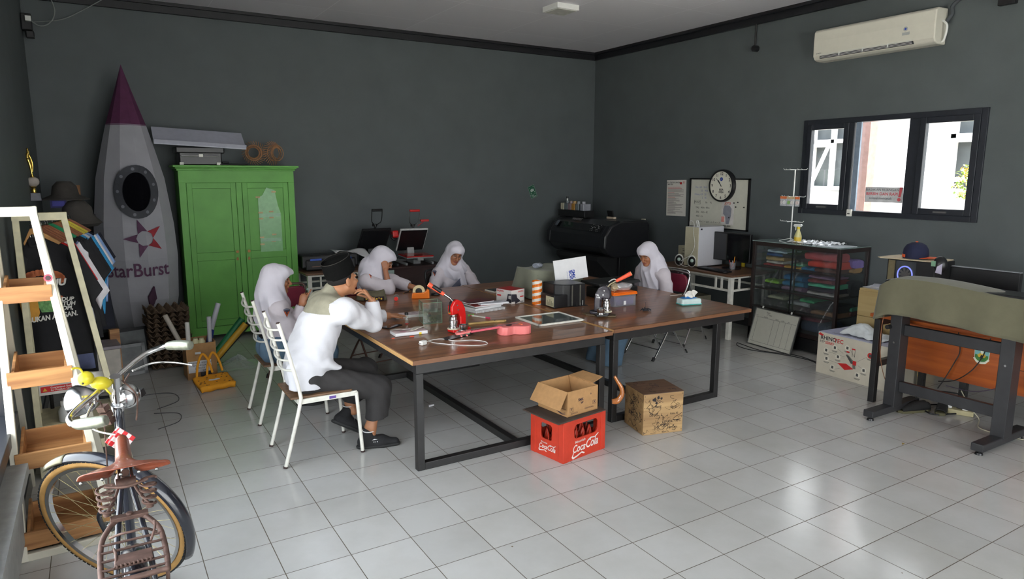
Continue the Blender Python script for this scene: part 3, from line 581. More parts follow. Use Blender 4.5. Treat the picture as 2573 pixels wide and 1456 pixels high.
def annulus(m, cx, cz, a, b, lift, mi=0):
    n = 36; o_ = on_hull(ring_pts(cx, cz, *a, n), lift); i_ = on_hull(ring_pts(cx, cz, *b, n), lift)
    m.add(o_+i_, [(k, (k+1) % n, n+(k+1) % n, n+k) for k in range(n)], None, mi)
def disc(m, cx, cz, a, lift, mi=0):
    n = 24; pts = []; fs = []
    pts = on_hull([(cx, cz)], lift)
    for q in (.25, .5, .75, 1): pts += on_hull(ring_pts(cx, cz, a[0]*q, a[1]*q, n), lift)
    for k in range(n):
        fs.append((0, 1+k, 1+(k+1) % n))
        for q in range(3): fs.append((1+q*n+k, 1+(q+1)*n+k, 1+(q+1)*n+(k+1) % n, 1+q*n+(k+1) % n))
    m.add(pts, fs, None, mi)
PZ = 1.66; px0 = .075
m = MB(); disc(m, px0, PZ, (.125, .205), .036); m.build('porthole_opening', mat('porthole_dark', (12, 12, 16), .95, spec=.05), rk)
m = MB(); annulus(m, px0, PZ, (.195, .275), (.12, .2), .045); mf = m.build('porthole_rim', mat('porthole_rim_grey', (58, 60, 66), .7), rk, solid=.012)
m = MB()
for k in range(9): a = PI/2+.15+2*PI*k/9; disc(m, px0+.158*cos(a), PZ+.238*sin(a), (.014, .017), .053)
m.build('rivet', mat('rivet_grey', (110, 112, 120), .6), mf)
# star of five swept horns
m = MB(); cx, cz, R1, R0 = .12, 1.175, .21, .078
for k in range(5):
    a = radians(108+72*k); b0 = a-.62; b1 = a+.62
    tip = (cx+R1*cos(a)*.95, cz+R1*sin(a)); p0 = (cx+R0*cos(b0), cz+R0*sin(b0)); p1 = (cx+R0*cos(b1), cz+R0*sin(b1)); inn = (cx+R0*.98*cos(a)*1.05, cz+R0*1.0*sin(a)*1.05); md = (cx+.62*R1*cos(a+.2), cz+.62*R1*sin(a+.2))
    mx_ = (cx+.115*cos(a+.12), cz+.115*sin(a+.12))
    m.add(on_hull([tip, p0, inn], .02), [(0, 1, 2)], None, 1 if k in (3, 4) else 0); m.add(on_hull([tip, inn, p1, md], .02), [(0, 1, 2, 3)], None, 1 if k in (3, 4) else 0)
m.build('star_emblem', [M_rp, M_rr], rk)
m = MB(); vs, fs = text_geo('StarBurst', .012); fs2 = []; m.add(on_hull([(.03+x*.165, .835+y*.2) for x, y, z in vs], .016), fs); m.build('lettering', M_rp, rk)
m = MB(); F_ = on_hull([(.1, .0), (.1, .55), (.16, .66), (.23, .0)], .03); m.add(F_+[tuple(Vector(p)+Vector((.02, -.08, 0))) for p in F_[:2]], [(0, 1, 2, 3)]); m.build('painted_fin', mat('fin_purple', (78, 48, 70), .8), rk, solid=.02)
o = MB().box((0, 0, .025), (.9, .75, .05)).box((-.3, .3, .02), (.05, .05, .04)).build('rocket_plinth', M_bplast, None, bev=.005); place(o, (RX+.02, RY-.02, .0), .1); tag(o, 'low black wooden plinth the white rocket stands on', 'plinth')

# ================================================================ egg trays, box of rolls, bag
M_egg = mat('egg_tray_pulp', (104, 84, 66), .95, var=.25, scale=25, bump=.3)
rnd = random.Random(11); z = 0
for i in range(13):
    m = MB(); n = 5; ww = .37; hh = .045
    def f_(u, v): return (-ww/2+ww*u+rnd.uniform(-.002, .002), -ww/2+ww*v, hh*(.5+.5*cos(u*2*PI*n))*(.5+.5*cos(v*2*PI*n)))
    m.grid(f_, 30, 30); o = m.build('egg_tray', M_egg, None, smooth=60, solid=.004)
    place(o, (.20+rnd.uniform(-.008, .008), 4.05+rnd.uniform(-.008, .008), .01+z), rnd.uniform(-.05, .05)+.05); z += .046 if i < 12 else .05
    tag(o, 'brown pulp egg tray, %s in the stack before the rocket' % ('bottommost', 'second from the bottom', 'third from the bottom', 'fourth from the bottom', 'fifth from the bottom', 'sixth from the bottom', 'middle one, seventh up', 'sixth from the top', 'fifth from the top', 'fourth from the top', 'third from the top', 'second from the top')[i] if i < 12 else 'greyish pulp egg tray topmost of the stack before the rocket', 'egg tray', 'stacked egg trays')
bx_ = thing('cardboard_box', 'worn open cardboard box full of paper rolls near the green cabinet', 'box', (.415, 3.46, 0), radians(3))
for a, b in (((-.13, -.11, 0), (.13, -.105, .34)), ((-.13, .105, 0), (.13, .11, .36)), ((-.13, -.105, 0), (-.125, .105, .35)), ((.125, -.105, 0), (.13, .105, .35)), ((-.125, -.105, 0), (.125, .105, .006))): MB().bx(a, b).build('box_panel', M_card, bx_)
m = MB(); m.M = TR(0, -.1115, .12) @ YN; m.box((-.02, 0, 0), (.2, .11, .002), m=0); m.box((-.03, .13, 0), (.05, .02, .002), m=0)
for i, t in enumerate(('BP. KEPALA SEKOLAH', 'SMK NEGERI', 'JL. RAYA', 'OKI')): m.text(t, .022, TR(-.02+(.04 if i == 3 else 0), .035-i*.025, .0015), 1)
m.build('address_label', [M_paper, M_ink], bx_)
rolls = [(-.09, -.05, .52, .02, (214, 212, 206), 0, 0, 'white paper roll standing at the left of the worn box'), (.09, -.03, .55, .02, (190, 192, 198), .03, 0, 'white roll with coloured ticks standing at the right of the worn box'),
         (-.03, .07, .62, .022, (180, 172, 160), -.5, .45, 'buff paper roll leaning left out of the worn box'), (.0, .08, .68, .024, (190, 192, 200), .45, .6, 'silver grey roll leaning right out of the worn box'),
         (.02, .085, .62, .032, (24, 110, 64), .95, .2, 'dark green roll leaning far right out of the worn box'), (.05, .07, .58, .03, (196, 152, 40), 1.0, .0, 'yellow roll leaning far right under the green roll'),
         (.07, .09, .66, .026, (34, 36, 38), 1.05, .3, 'black roll sticking furthest right out of the worn box'), (.03, .02, .42, .028, (40, 60, 140), .3, .1, 'short blue roll inside the worn box')]
for k, (x, y, ln, r_, c_, tx, ty_, lab) in enumerate(rolls):
    m = MB(); n = 18; m.lathe([(r_*.55, 0), (r_, 0), (r_, ln), (r_*.55, ln), (r_*.5, .02), (r_*.55, 0)], n=n)
    o = m.build('paper_roll', mat('roll_%d' % k, c_, .5, var=.05), None, smooth=40); o.matrix_world = TR(.415+x, 3.46+y, .02) @ ROT(tx*.75, 'Y') @ ROT(-ty_*.25, 'X')
    tag(o, lab, 'paper roll', 'rolls in the worn cardboard box')
for k, (x, y) in enumerate(((-.03, -.05), (.02, -.07))):
    o = MB().lathe([(.03, 0), (.032, .12), (.02, .14), (.02, .15), (.001, .15)], n=16).build('tape_tub', mat('cream_tub%d' % k, (206, 200, 160), .5), None, smooth=40); place(o, (.415+x, 3.46+y, .23)); tag(o, ('cream tub', 'second cream tub')[k]+' peeking over the front edge of the worn box', 'tub')
M_yb = mat('yellow_felt', (224, 152, 30), .8, var=.05, bump=.1)
yb = thing('tote_bag', 'yellow tote bag with cat face and dark spots lying before the worn box', 'bag', (.47, 2.98, 0), radians(12))
m = MB()
def fb(u, v): x = -.15+.3*u; y = -.1+.2*v; return (x, y, .03+.02*sin(u*PI)*sin(v*PI)+.05*v*v+.004*sin(u*17))
m.grid(fb, 20, 12); m.build('bag_body', M_yb, yb, smooth=60, solid=.05)
for s, x0 in ((0, -.07), (1, .02)): MB().tube([(x0-.05, .09, .09), (x0-.02, .13, .2), (x0+.03, .15, .29), (x0+.07, .13, .24), (x0+.09, .09, .12)], .011, 8, sub=5).build('handle', M_yb, yb, smooth=50)
m = MB(); r_ = random.Random(4)
for i in range(24):
    u, v = r_.uniform(.04, .96), r_.uniform(.04, .96)
    if .33 < u < .66 and .25 < v < .75: continue
    p = fb(u, v); m.ell((p[0], p[1], p[2]+.026), (r_.uniform(.006, .014), r_.uniform(.004, .009), .002), n=8)
for q in (-.045, .03): p = fb(.5+q/.3, .72); m.ell((p[0], p[1], p[2]+.027), (.012, .004, .002), n=8)
m.build('spot_print', M_ink, yb); p = fb(.48, .4); MB().ell((p[0], p[1], p[2]+.026), (.05, .03, .002), n=16).build('muzzle_patch', M_paper, yb)
MB().box((-.02, .13, .1), (.09, .02, .06)).build('inner_lining', M_bplast, yb)
m = MB(); rb = random.Random(9)
def fp(u, v): a = u*2*PI; r = .19*v; return (r*cos(a)*1.3, r*sin(a), .10*(1-v)**1.2*(1+.5*mnoise.noise((cos(a)*2, sin(a)*2, v*3)))+.02*abs(mnoise.noise((u*9, v*7, 1)))+.003)
m.grid(fp, 40, 10); o = m.build('plastic_bag', glassm('film_clear', (.86, .9, .88), .1, .15, .22), None, smooth=60); place(o, (.78, 3.62, 0)); tag(o, 'crumpled transparent plastic bag on the floor before the green cabinet', 'plastic bag')
o = MB().prism([(-.02, -.012), (.03, -.004), (.018, .012), (-.015, .01)], 0, .012).build('floor_scrap', M_paper, None); p = at(1082, 1021, z=0); place(o, (p.x, p.y, 0)); tag(o, 'tiny crumpled white paper scrap on the floor under the nearer table', 'scrap')
# ================================================================ crates and boxes on the floor by the table
M_crate = mat('crate_red', (198, 58, 36), .45, var=.12, scale=9, bump=.05)
cr = thing('bottle_crate', 'red plastic bottle crate with white cursive lettering standing by the table leg', 'crate', (2.385, .205, 0), radians(10))
CW, CD, CH = .41, .31, .285
def panel_hole(m, w, h, hole, t, M, mi=0):
    """upright panel with a rounded hole; local x along panel, z up, y thickness 0..t"""
    hx0, hx1, hz0, hz1, r = hole; pts = []
    for cx, cz, a0 in ((hx1-r, hz1-r, 0), (hx0+r, hz1-r, PI/2), (hx0+r, hz0+r, PI), (hx1-r, hz0+r, 1.5*PI)):
        pts += [(cx+r*cos(a0+i*PI/10), cz+r*sin(a0+i*PI/10)) for i in range(6)]
    out = []
    for (x, z) in pts:
        i = len(out) % 24; c = [(w/2, h), (-w/2, h), (-w/2, 0), (w/2, 0)][i//6]; out.append(c)
    n = 24; vs = [(x, 0, z) for x, z in pts]+[(x, 0, z) for x, z in out]+[(x, t, z) for x, z in pts]+[(x, t, z) for x, z in out]; fs = []
    for i in range(n):
        j = (i+1) % n
        if out[i] != out[j]: fs += [(n+i, n+j, j, i), (2*n+i, 2*n+j, 3*n+j, 3*n+i)]
        else: fs += [(n+i, j, i), (2*n+i, 2*n+j, 3*n+i)]
        fs.append((i, j, 2*n+j, 2*n+i))
    m.add(vs, fs, M, mi)
m = MB()
panel_hole(m, CW, CH, (-.10, .135, .145, .245, .03), .012, TR(0, -CD/2, 0)); panel_hole(m, CW, CH, (-.12, .12, .145, .245, .03), .012, TR(0, CD/2, 0) @ ROT(PI, 'Z'))
panel_hole(m, CD, CH, (-.065, .045, .125, .235, .02), .012, TR(-CW/2, 0, 0) @ ROT(-PI/2, 'Z')); panel_hole(m, CD, CH, (-.06, .06, .125, .235, .02), .012, TR(CW/2, 0, 0) @ ROT(PI/2, 'Z'))
for x in (-1, 1):
    for y in (-1, 1): m.box((x*(CW/2-.018), y*(CD/2-.018), CH/2), (.046, .046, CH))
m.box((0, 0, .01), (CW-.02, CD-.02, .016)); m.build('crate_body', M_crate, cr, bev=.003)
m = MB()
for i in range(5):
    x = -CW/2+CW*(i+1)/6
    m.grid(lambda u, v, x=x: (x, -CD/2+.01+(CD-.02)*u, .02+v*(.12+.035*cos(u*8*PI))), 32, 2)
for i in range(3):
    y = -CD/2+CD*(i+1)/4
    m.grid(lambda u, v, y=y: (-CW/2+.01+(CW-.02)*u, y, .02+v*(.12+.035*cos(u*12*PI))), 40, 2)
m.build('divider', M_crate, cr, smooth=40, solid=.005)
m = MB()
def cola(m, M, s):
    M = M @ Matrix.Scale(s, 4)
    m.text('Coca', .075, M @ TR(-.062, .0, 0) @ ROT(.0, 'Z'), 0, sx=.78, bold=.02, shear=.28); m.text('Cola', .085, M @ TR(.068, .004, 0), 0, sx=.78, bold=.02, shear=.28); m.box((.002, .004, 0), (.014, .008, .0005), M)
    P = [(-.115, -.02), (-.132, -.05), (-.12, -.066), (-.08, -.058), (-.035, -.043), (-.01, -.054), (.0, -.048), (-.03, -.032), (-.075, -.045), (-.112, -.052), (-.118, -.044), (-.108, -.022)]
    m.add([(x, y, 0) for x, y in P], [tuple(range(len(P)))], M)
    P = [(.03, .035), (.06, .047), (.1, .04), (.135, .058), (.14, .054), (.105, .032), (.065, .036), (.035, .03)]
    m.add([(x, y, 0) for x, y in P], [tuple(range(len(P)))[::-1]], M)
    m.text('Minumlah', .026, M @ TR(-.045, .048, 0), 0, bold=.01)
cola(m, TR(.005, -CD/2-.0015, .075) @ ROT(PI/2, 'X') @ ROT(.03, 'Z'), 1.0); cola(m, TR(-CW/2-.0015, -.0, .068) @ ROT(-PI/2, 'Z') @ ROT(PI/2, 'X') @ ROT(-.02, 'Z'), .62)
m.build('lettering', mat('crate_white_print', (228, 214, 208), .6), cr)
bd = MB().prism([(-.25, -.17), (.2, -.185), (.245, .17), (-.23, .2)], 0, .008, m=0).build('board', [mat('dark_board', (70, 58, 50), .8, var=.2, scale=8)], None); place(bd, (2.375, .215, CH+.001), radians(10)); tag(bd, 'dark brown warped board lying on the red crate', 'board')
# open cardboard carton
ct = thing('cardboard_box', 'open cardboard carton with folded-down flaps standing on the red crate', 'box', (2.40, .235, CH+.0105), radians(7))
w, d, h = .285, .30, .175
m = MB()
for a, b in (((-w/2, -d/2, 0), (w/2, -d/2+.005, h)), ((-w/2, d/2-.005, 0), (w/2, d/2, h)), ((-w/2, -d/2+.005, 0), (-w/2+.005, d/2-.005, h)), ((w/2-.005, -d/2+.005, 0), (w/2, d/2-.005, h)), ((-w/2, -d/2, 0), (w/2, d/2, .005))): m.bx(a, b)
m.build('carton', M_card, ct)
fl = lambda M, L, hh, sk=0: MB().prism([(-L/2, 0), (L/2, 0), (L/2-sk, hh), (-L/2+sk, hh)], 0, .004, M).build('flap', M_card, ct)
fl(TR(-w/2, 0, h) @ ROT(PI/2, 'Z') @ ROT(radians(-58), 'X'), d, .135, -.005)           # left flap hangs down outside
fl(TR(0, d/2-.008, h) @ ROT(radians(-107), 'X'), w*.94, .12, 0)                            # back flap stands up
fl(TR(w/2, 0.02, h) @ ROT(-PI/2, 'Z') @ ROT(radians(8), 'X'), d*.8, .12, .02)   # right flap sticks out
fl(TR(0, -d/2+.006, h-.002) @ ROT(radians(-80), 'X') @ ROT(PI, 'Y') @ TR(0, 0, -.004), w*.92, .09, .01)
m = MB(); m.M = TR(0, -d/2-.001, 0) @ ROT(PI/2, 'X')
m.text('SMK', .026, TR(-.02, .102, 0), 0, bold=.03); m.text('W', .024, TR(-.008, .078, 0), 0, bold=.03); frame_rect(m, .055, .024, .0015, .0005, 0) if 0 else None
m.text('JANGGA', .017, TR(-.08, .018, 0), 0); m.text('GANTUNG', .017, TR(.06, .03, 0), 0)
for x, y in ((-.105, .045), (.11, .06)):
    for q in ((0, .014, .032, .0014), (0, -.014, .032, .0014), (-.015, 0, .0014, .028), (.015, 0, .0014, .028)): m.box((x+q[0], y+q[1], 0), (q[2], q[3], .0004))
m.text('X', .026, TR(.11, .06, 0), 0, bold=.03); m.text('Y', .024, TR(-.105, .047, 0), 0, bold=.03); m.add([(.07, .12, 0), (.08, .12, 0), (.075, .135, 0)], [(0, 1, 2)])
m.M = TR(-w/2-.001, 0, 0) @ ROT(-PI/2, 'Z') @ ROT(PI/2, 'X')
for k in range(3):
    m.tube([(-.13, .062-k*.008, 0), (-.06, .07-k*.009, 0), (.02, .045-k*.007, 0), (.09, .018-k*.004, 0), (.13, .03-k*.008, 0)], .0016, 4, sub=6)
m.text('MINUMAN 48', .011, TR(.1, .05, 0), 0)
m.build('carton_print', mat('dark_brown_print', (62, 44, 54), .8), ct)
# wooden stool box with graffiti
wbx = thing('wooden_stool_box', 'small pale wooden cube box covered in black graffiti standing right of the crate', 'stool', (3.20, .225, 0), radians(-14))
MB().box((0, 0, .1575), (.33, .30, .315)).build('box_body', wood('graffiti_wood', (150, 116, 76), (186, 152, 104), .6, 'X', .8), wbx, bev=.003)
MB().box((0, 0, .3165), (.336, .306, .005)).build('top_panel', wood('worn_brown_top', (84, 62, 48), (116, 88, 66), .5, 'X'), wbx, bev=.001)
m = MB(); r_ = random.Random(21)
def scribble(m, M, w, h, n):
    for i in range(n):
        x, y = r_.uniform(-w/2+.03, w/2-.03), r_.uniform(.02, h-.03); P = [(x, y, 0)]
        for k in range(r_.randint(2, 6)):
            x = max(-w/2+.008, min(w/2-.008, x+r_.uniform(-.03, .03))); y = max(.01, min(h-.01, y+r_.uniform(-.022, .022))); P.append((x, y, 0))
        m.M = M; m.tube(P, r_.choice((.0007, .0009, .0013)), 4, sub=4)
FM = TR(0, -.1512, 0) @ ROT(PI/2, 'X'); scribble(m, FM, .33, .3, 46)
m.M = Matrix()
for t, s_, x, y in (('Bintang', .034, -.06, .215), ('rizal 05', .022, .08, .2), ('DIMAS', .03, -.08, .15), ('26', .022, .0, .115), ('DEMANG TRI IS', .028, .07, .09), ('I love you ♥'[:10], .026, .08, .045), ('SMK', .034, -.05, .05), ('Kelas XI', .024, .09, .15)): m.text(t, s_, FM @ TR(x, y, .0003), 0, sx=.8)
m.M = FM
for (x, y, s_) in ((-.075, .27, .018), (-.045, .285, .014), (-.06, .245, .012), (-.02, .275, .01)):
    m.add([(x+s_*r_.uniform(.5, 1.2)*cos(a*PI/5), y+s_*r_.uniform(.5, 1.3)*sin(a*PI/5), .0004) for a in range(10)], [tuple(range(10))])
for x in (-.155, .155):
    for y in (.02, .12, .21, .3): m.cyl((x, y, 0), (x, y, .0006), .003, n=8)
SM = TR(-.166, 0, 0) @ ROT(-PI/2, 'Z') @ ROT(PI/2, 'X'); scribble(m, SM, .3, .3, 30)
m.M = Matrix()
for t, s_, x, y in (('WAHYU', .04, 0, .2), ('24', .04, .03, .09), ('Aris', .04, -.03, .13)): m.text(t, s_, SM @ TR(x, y, .0003) @ ROT(PI/2, 'Z'), 0)
scribble(m, TR(0, -.15, .3195), .3, .3, 16); m.build('graffiti', mat('marker_black', (44, 38, 40), .8), wbx)
# glossy brown curved horn-like vessel behind the carton
bh = MB(); bh.tube([(-.02, 0, .02), (.02, 0, .025), (.05, 0, .07), (.045, 0, .12), (.015, 0, .17), (-.005, 0, .205)], lambda t: .024*(1-.6*t) if t > .2 else .018+.03*t, 14, sub=5)
o = bh.build('ceramic_horn', mat('glazed_brown', (164, 96, 42), .12, coat=.8, var=.15), None, smooth=60); p = at(1541, 1016, z=CH+.01); place(o, (p.x+.012, p.y, CH+.008), -.5); tag(o, 'glossy brown curved ceramic piece standing behind the open carton', 'ceramic')

# ================================================================ things on the work tables
def onT(o, px, py, rz=0, dx=0, dy=0): a = tb(px, py); o.location = (a[0]+dx, a[1]+dy, TZ); o.rotation_euler = (0, 0, rz); return o
M_clear = glassm('clear_glass', (.93, .98, .95), .12, .02, .05)
# tape dispenser
td = thing('tape_dispenser', 'orange desktop tape dispenser with cream tape roll on the far left table', 'tape dispenser'); onT(td, 1060, 751, radians(-24), 0, .03)
P = [(-.085, 0), (.085, 0), (.083, .085), (.062, .09), (.05, .07), (.03, .058), (-.035, .055), (-.06, .058), (-.078, .05)]
MB().prism(P, -.033, .033, ROT(PI/2, 'X')).build('body', mat('orange_plastic', (226, 116, 24), .3, coat=.3, var=.03), td, bev=.007, seg=3)
MB().lathe([(.03, -.012), (.057, -.012), (.057, .012), (.03, .012), (.03, -.012)], TR(-.015, 0, .068) @ ROT(PI/2, 'X'), n=32).build('tape_roll', mat('cream_tape', (214, 196, 152), .5), td, smooth=40)
MB().lathe([(.005, -.014), (.031, -.014), (.031, .014), (.005, .014)], TR(-.015, 0, .068) @ ROT(PI/2, 'X'), n=24).build('roll_core', M_bplast, td, smooth=40)
MB().bx((.072, -.03, .085), (.088, .03, .094)).build('cutter', M_bplast, td)
# small bottle with red cap, lying
rb = thing('glass_jar', 'small clear jar with bright red cap lying on the left table', 'jar'); onT(rb, 999, 757, radians(66), 0, .03)
MB().lathe([(.018, 0), (.024, .006), (.024, .055), (.016, .066)], TR(.03, 0, .024) @ ROT(-PI/2, 'Y') @ TR(0, 0, -.03), n=20).build('glass_body', M_clear, rb, smooth=50)
m = MB(); r_ = random.Random(6)
for i in range(60): m.ell((r_.uniform(-.02, .02), r_.uniform(-.015, .015), r_.uniform(.006, .03)), (.004, .004, .003), n=6)
m.build('beads', mat('white_beads', (214, 200, 196), .6), rb); MB().cyl((-.036, 0, .024), (-.05, 0, .024), .019, n=20).build('cap', mat('bright_red_plastic', (226, 50, 44), .35), rb, bev=.002)
def pen(name, label, a, b, cols, r=.0045, group=None):
    A = Vector(tb(*a)); B = Vector(tb(*b)); A.z = B.z = TZ+r+.0005; t = thing(name, label, 'pen', tuple(A), 0, group); D = B-A
    m = MB(); m.cyl((0, 0, 0), D*.12, r*.35, r, n=8, m=1).cyl(D*.12, D*.8, r, n=8, m=0).cyl(D*.8, D, r*1.05, n=8, m=1); m.build('barrel', cols, t, smooth=50); return t
pen('pencil', 'short dark pencil with yellow end lying beside the orange tape dispenser', (1013, 739), (1031, 733), [M_bplast, mat('pencil_yellow', (206, 140, 50), .5)])
pen('ballpoint_pen', 'clear ballpoint pen with orange-red ends at the near table edge', (984, 853), (1040, 847), [mat('clear_brown', (110, 84, 76), .3), mat('pen_orange', (216, 84, 48), .4)])
pen('marker_pen', 'white marker with pink stripe lying before the magazine stack', (1180, 795), (1231, 802), [M_white, mat('pink_stripe', (214, 60, 100), .4)], .006)
# peci-style folded army cap
bc = thing('garrison_cap', 'folded olive cap with dark badge band and gold emblem on the left table', 'cap'); onT(bc, 938, 757, radians(-32), .0, .05)
m = MB()
def fcap(u, v): a = u*2*PI; r = 1-.18*v; return (.145*r*cos(a), .068*r*(1-.5*v)*sin(a), .005+.085*v*(1+.15*cos(a*2)))
m.grid(fcap, 36, 6); m.add([fcap(i/36, 1) for i in range(36)], [tuple(range(36))]); m.build('crown', mat('olive_wool', (94, 88, 70), .95, bump=.2), bc, smooth=60, solid=.004)
m = MB()
def fband(u, v): a = (-.62+u*.44)*PI; return (.148*cos(a), .072*sin(a), .004+.04*v)
m.grid(fband, 16, 2); m.build('band', mat('maroon_black_band', (44, 24, 28), .8), bc, smooth=60, solid=.004)
m = MB()
for i in range(7): a = (-.56+i*.05)*PI; m.ell((.152*cos(a), .076*sin(a), .024+.008*(i % 2)), (.009, .004, .009-.002*(i % 3)), n=8)
m.build('emblem', mat('gold_thread', (214, 178, 60), .5), bc, smooth=50)
# aquarium
aq = thing('fish_tank', 'small square glass tank half filled with murky water, a dark fish inside', 'fish tank'); onT(aq, 1080, 815, radians(-12), .045, .085)
s = .075; hh = .165; e = .004; m = MB()
for a, b in (((-s, -s, 0), (s, -s+e, hh)), ((-s, s-e, 0), (s, s, hh)), ((-s, -s+e, 0), (-s+e, s-e, hh)), ((s-e, -s+e, 0), (s, s-e, hh)), ((-s+e, -s+e, 0), (s-e, s-e, e))): m.bx(a, b)
m.build('glass_wall', glassm('tank_glass', (.93, .97, .94), .08, .02, .03), aq)
m = MB(); 
for x in (-s, s):
    for y in (-s, s): m.bar((x, y, 0), (x, y, hh), .003)
for z in (0.001, hh): m.bar((-s, -s, z), (s, -s, z), .003).bar((-s, s, z), (s, s, z), .003).bar((-s, -s, z), (-s, s, z), .003).bar((s, -s, z), (s, s, z), .003)
m.build('glass_edge', mat('green_glass_edge', (104, 138, 112), .2), aq)
MB().bx((-s+e*1.2, -s+e*1.2, e*1.2), (s-e*1.2, s-e*1.2, .088)).build('water', glassm('murky_water', (.72, .76, .62), .05, .02, .06), aq)
m = MB(); r_ = random.Random(8)
for i in range(40): m.ell((r_.uniform(-.06, .06), r_.uniform(-.06, .06), .008+r_.uniform(0, .012)), (r_.uniform(.004, .014), r_.uniform(.004, .01), .006), n=6)
m.build('algae', mat('algae', (96, 98, 50), .9, var=.4), aq)
fi = MB().ell((.0, 0, 0), (.022, .007, .011), n=14).prism([(-.018, 0), (-.045, .02), (-.038, 0), (-.045, -.02)], -.001, .001, ROT(PI/2, 'X')).prism([(-.01, .008), (.008, .02), (.012, .006)], -.001, .001, ROT(PI/2, 'X')).build('fish', mat('dark_fish', (30, 32, 38), .4), None, smooth=50)
a = aq.location; place(fi, (a.x-.02, a.y-.03, TZ+.055), .6); tag(fi, 'small dark fish swimming in the glass tank', 'fish')
jl = MB().lathe([(.045, 0), (.047, .004), (.045, .012), (.04, .014), (.008, .014), (.006, .02), (.001, .02)], n=28).build('black_lid', M_bplast, None, smooth=40); onT(jl, 1095, 741); tag(jl, 'round black lid with knob lying right of the tape dispenser', 'lid')
# phone, notebook, small bottle, books
ph = MB().box((0, 0, .004), (.075, .155, .008)).box((0, 0, .0083), (.068, .14, .001), m=1).build('phone', [M_bplast, mat('phone_screen', (20, 22, 32), .08)], None, bev=.003); onT(ph, 985, 822, radians(-62)); tag(ph, "dark phone lying beside the man's elbow", 'phone')
nb_ = thing('boxed_notebook', "white booklet with red and black print under the man's left hand", 'booklet'); onT(nb_, 1032, 799, radians(-4), .02, .06)
MB().box((0, 0, .011), (.27, .12, .022)).build('pages', M_paper, nb_, bev=.002)
m = MB(); m.box((0, 0, .0226), (.27, .12, .001), m=0); m.text('BUKU SISWA', .022, TR(.02, .03, .0235), 1); m.text('Desain Grafis', .02, TR(.0, .0, .0235), 2); m.text('Percetakan dan Sablon', .018, TR(.03, -.035, .0235), 1); m.build('cover', [mat('cover_pale_pink', (222, 206, 210), .5), M_ink, M_redink], nb_)
sb = thing('glass_vial', 'slim glass vial with black cap standing on the near booklet', 'bottle'); onT(sb, 1036, 822, 0)
MB().lathe([(.001, 0), (.014, 0), (.015, .003), (.015, .062), (.010, .07), (.010, .074)], n=18).build('glass_body', M_clear, sb, smooth=50)
MB().cyl((0, 0, .074), (0, 0, .092), .0145, n=18).build('cap', M_bplast, sb, bev=.002); MB().cyl((0, 0, .001), (0, 0, .008), .013, n=16).build('red_base', M_red, sb)
b1 = thing('thick_book', 'thick paperback with curled cover and yellow tab at the near table end', 'book'); onT(b1, 1036, 843, radians(-3), 0, .065); sb.location.z = TZ+.001; sb.location.y += .11
MB().box((0, 0, .012), (.245, .13, .022)).build('pages', M_paper, b1, bev=.0015); MB().box((.065, -.066, .008), (.018, .002, .014)).build('page_tab', mat('tab_yellow', (230, 200, 40), .5), b1)
m = MB(); m.grid(lambda u, v: (-.122+.244*u, -.065+.13*v, .026+.028*max(0, 1-v*1.3)*(.5+abs(u-.5))+.006*sin(u*9)), 14, 8); m.build('curled_cover', [mat('cover_cream', (216, 208, 196), .5)], b1, smooth=60, solid=.0015)
m = MB().box((0, .0, .0242), (.24, .128, .001)).ell((-.05, -.02, .0245), (.03, .02, .001), n=12, m=1).build('cover', [mat('cover_pinkwhite', (224, 208, 212), .5), mat('cover_pink', (204, 150, 170), .5)], b1)
# magazines and spiral notebook stack
a = tb(1225, 786); sx_, sy_ = a[0]+.03, a[1]+.13
z = TZ
def flat(name, label, w, d, h, rz, cols, dx=0, dy=0, spiral=False, text=None, cat='magazine'):
    global z
    t = thing(name, label, cat, (sx_+dx, sy_+dy, z), rz, 'papers in the magazine stack'); MB().box((0, 0, h/2), (w, d, h-.002)).build('pages', M_paper, t, bev=.001); MB().box((0, 0, h-.0005), (w+.002, d+.002, .001)).build('cover', cols, t)
    if spiral:
        m = MB()
        for i in range(22): m.tube([(-w/2+.008+i*(w-.016)/21+.002*cos(q), -d/2+.008*cos(q), h/2+(h/2+.004)*sin(q)) for q in [k*PI/4 for k in range(8)]], .0012, 4, closed=True)
        m.build('spiral_binding', M_chrome, t)
    if text: m = MB(); [m.text(s_, sz, TR(x, y, h+.0005), mi) for s_, sz, x, y, mi in text]; m.build('cover_print', [M_ink, M_redink], t)
    z += h+.001
flat('spiral_notebook', 'white spiral notebook at the bottom of the magazine stack', .31, .22, .022, .14, M_paper, 0, 0, True, cat='notebook')
flat('magazine', 'thick rumpled magazine in the middle of the stack', .29, .21, .02, .2, mat('mag_grey', (150, 150, 140), .4), -.02, .01)
flat('magazine', 'magazine with orange-red cover pages below the top one', .28, .2, .012, .05, mat('mag_red', (170, 70, 64), .4), .0, .0)
flat('leaflet', 'white price leaflet sticking out right near the top of the magazine stack', .26, .1, .014, -.12, mat('leaflet_white', (200, 202, 212), .4), .06, -.06, text=[('DAFTAR HARGA', .018, .03, .02, 0), ('Banner  Stiker', .014, .03, -.01, 0)], cat='leaflet')
flat('magazine', 'dark red glossy magazine on top of the stack', .25, .17, .008, .1, mat('mag_darkred', (92, 34, 42), .3), -.05, .03, text=[('KATALOG', .03, 0, .03, 1)])
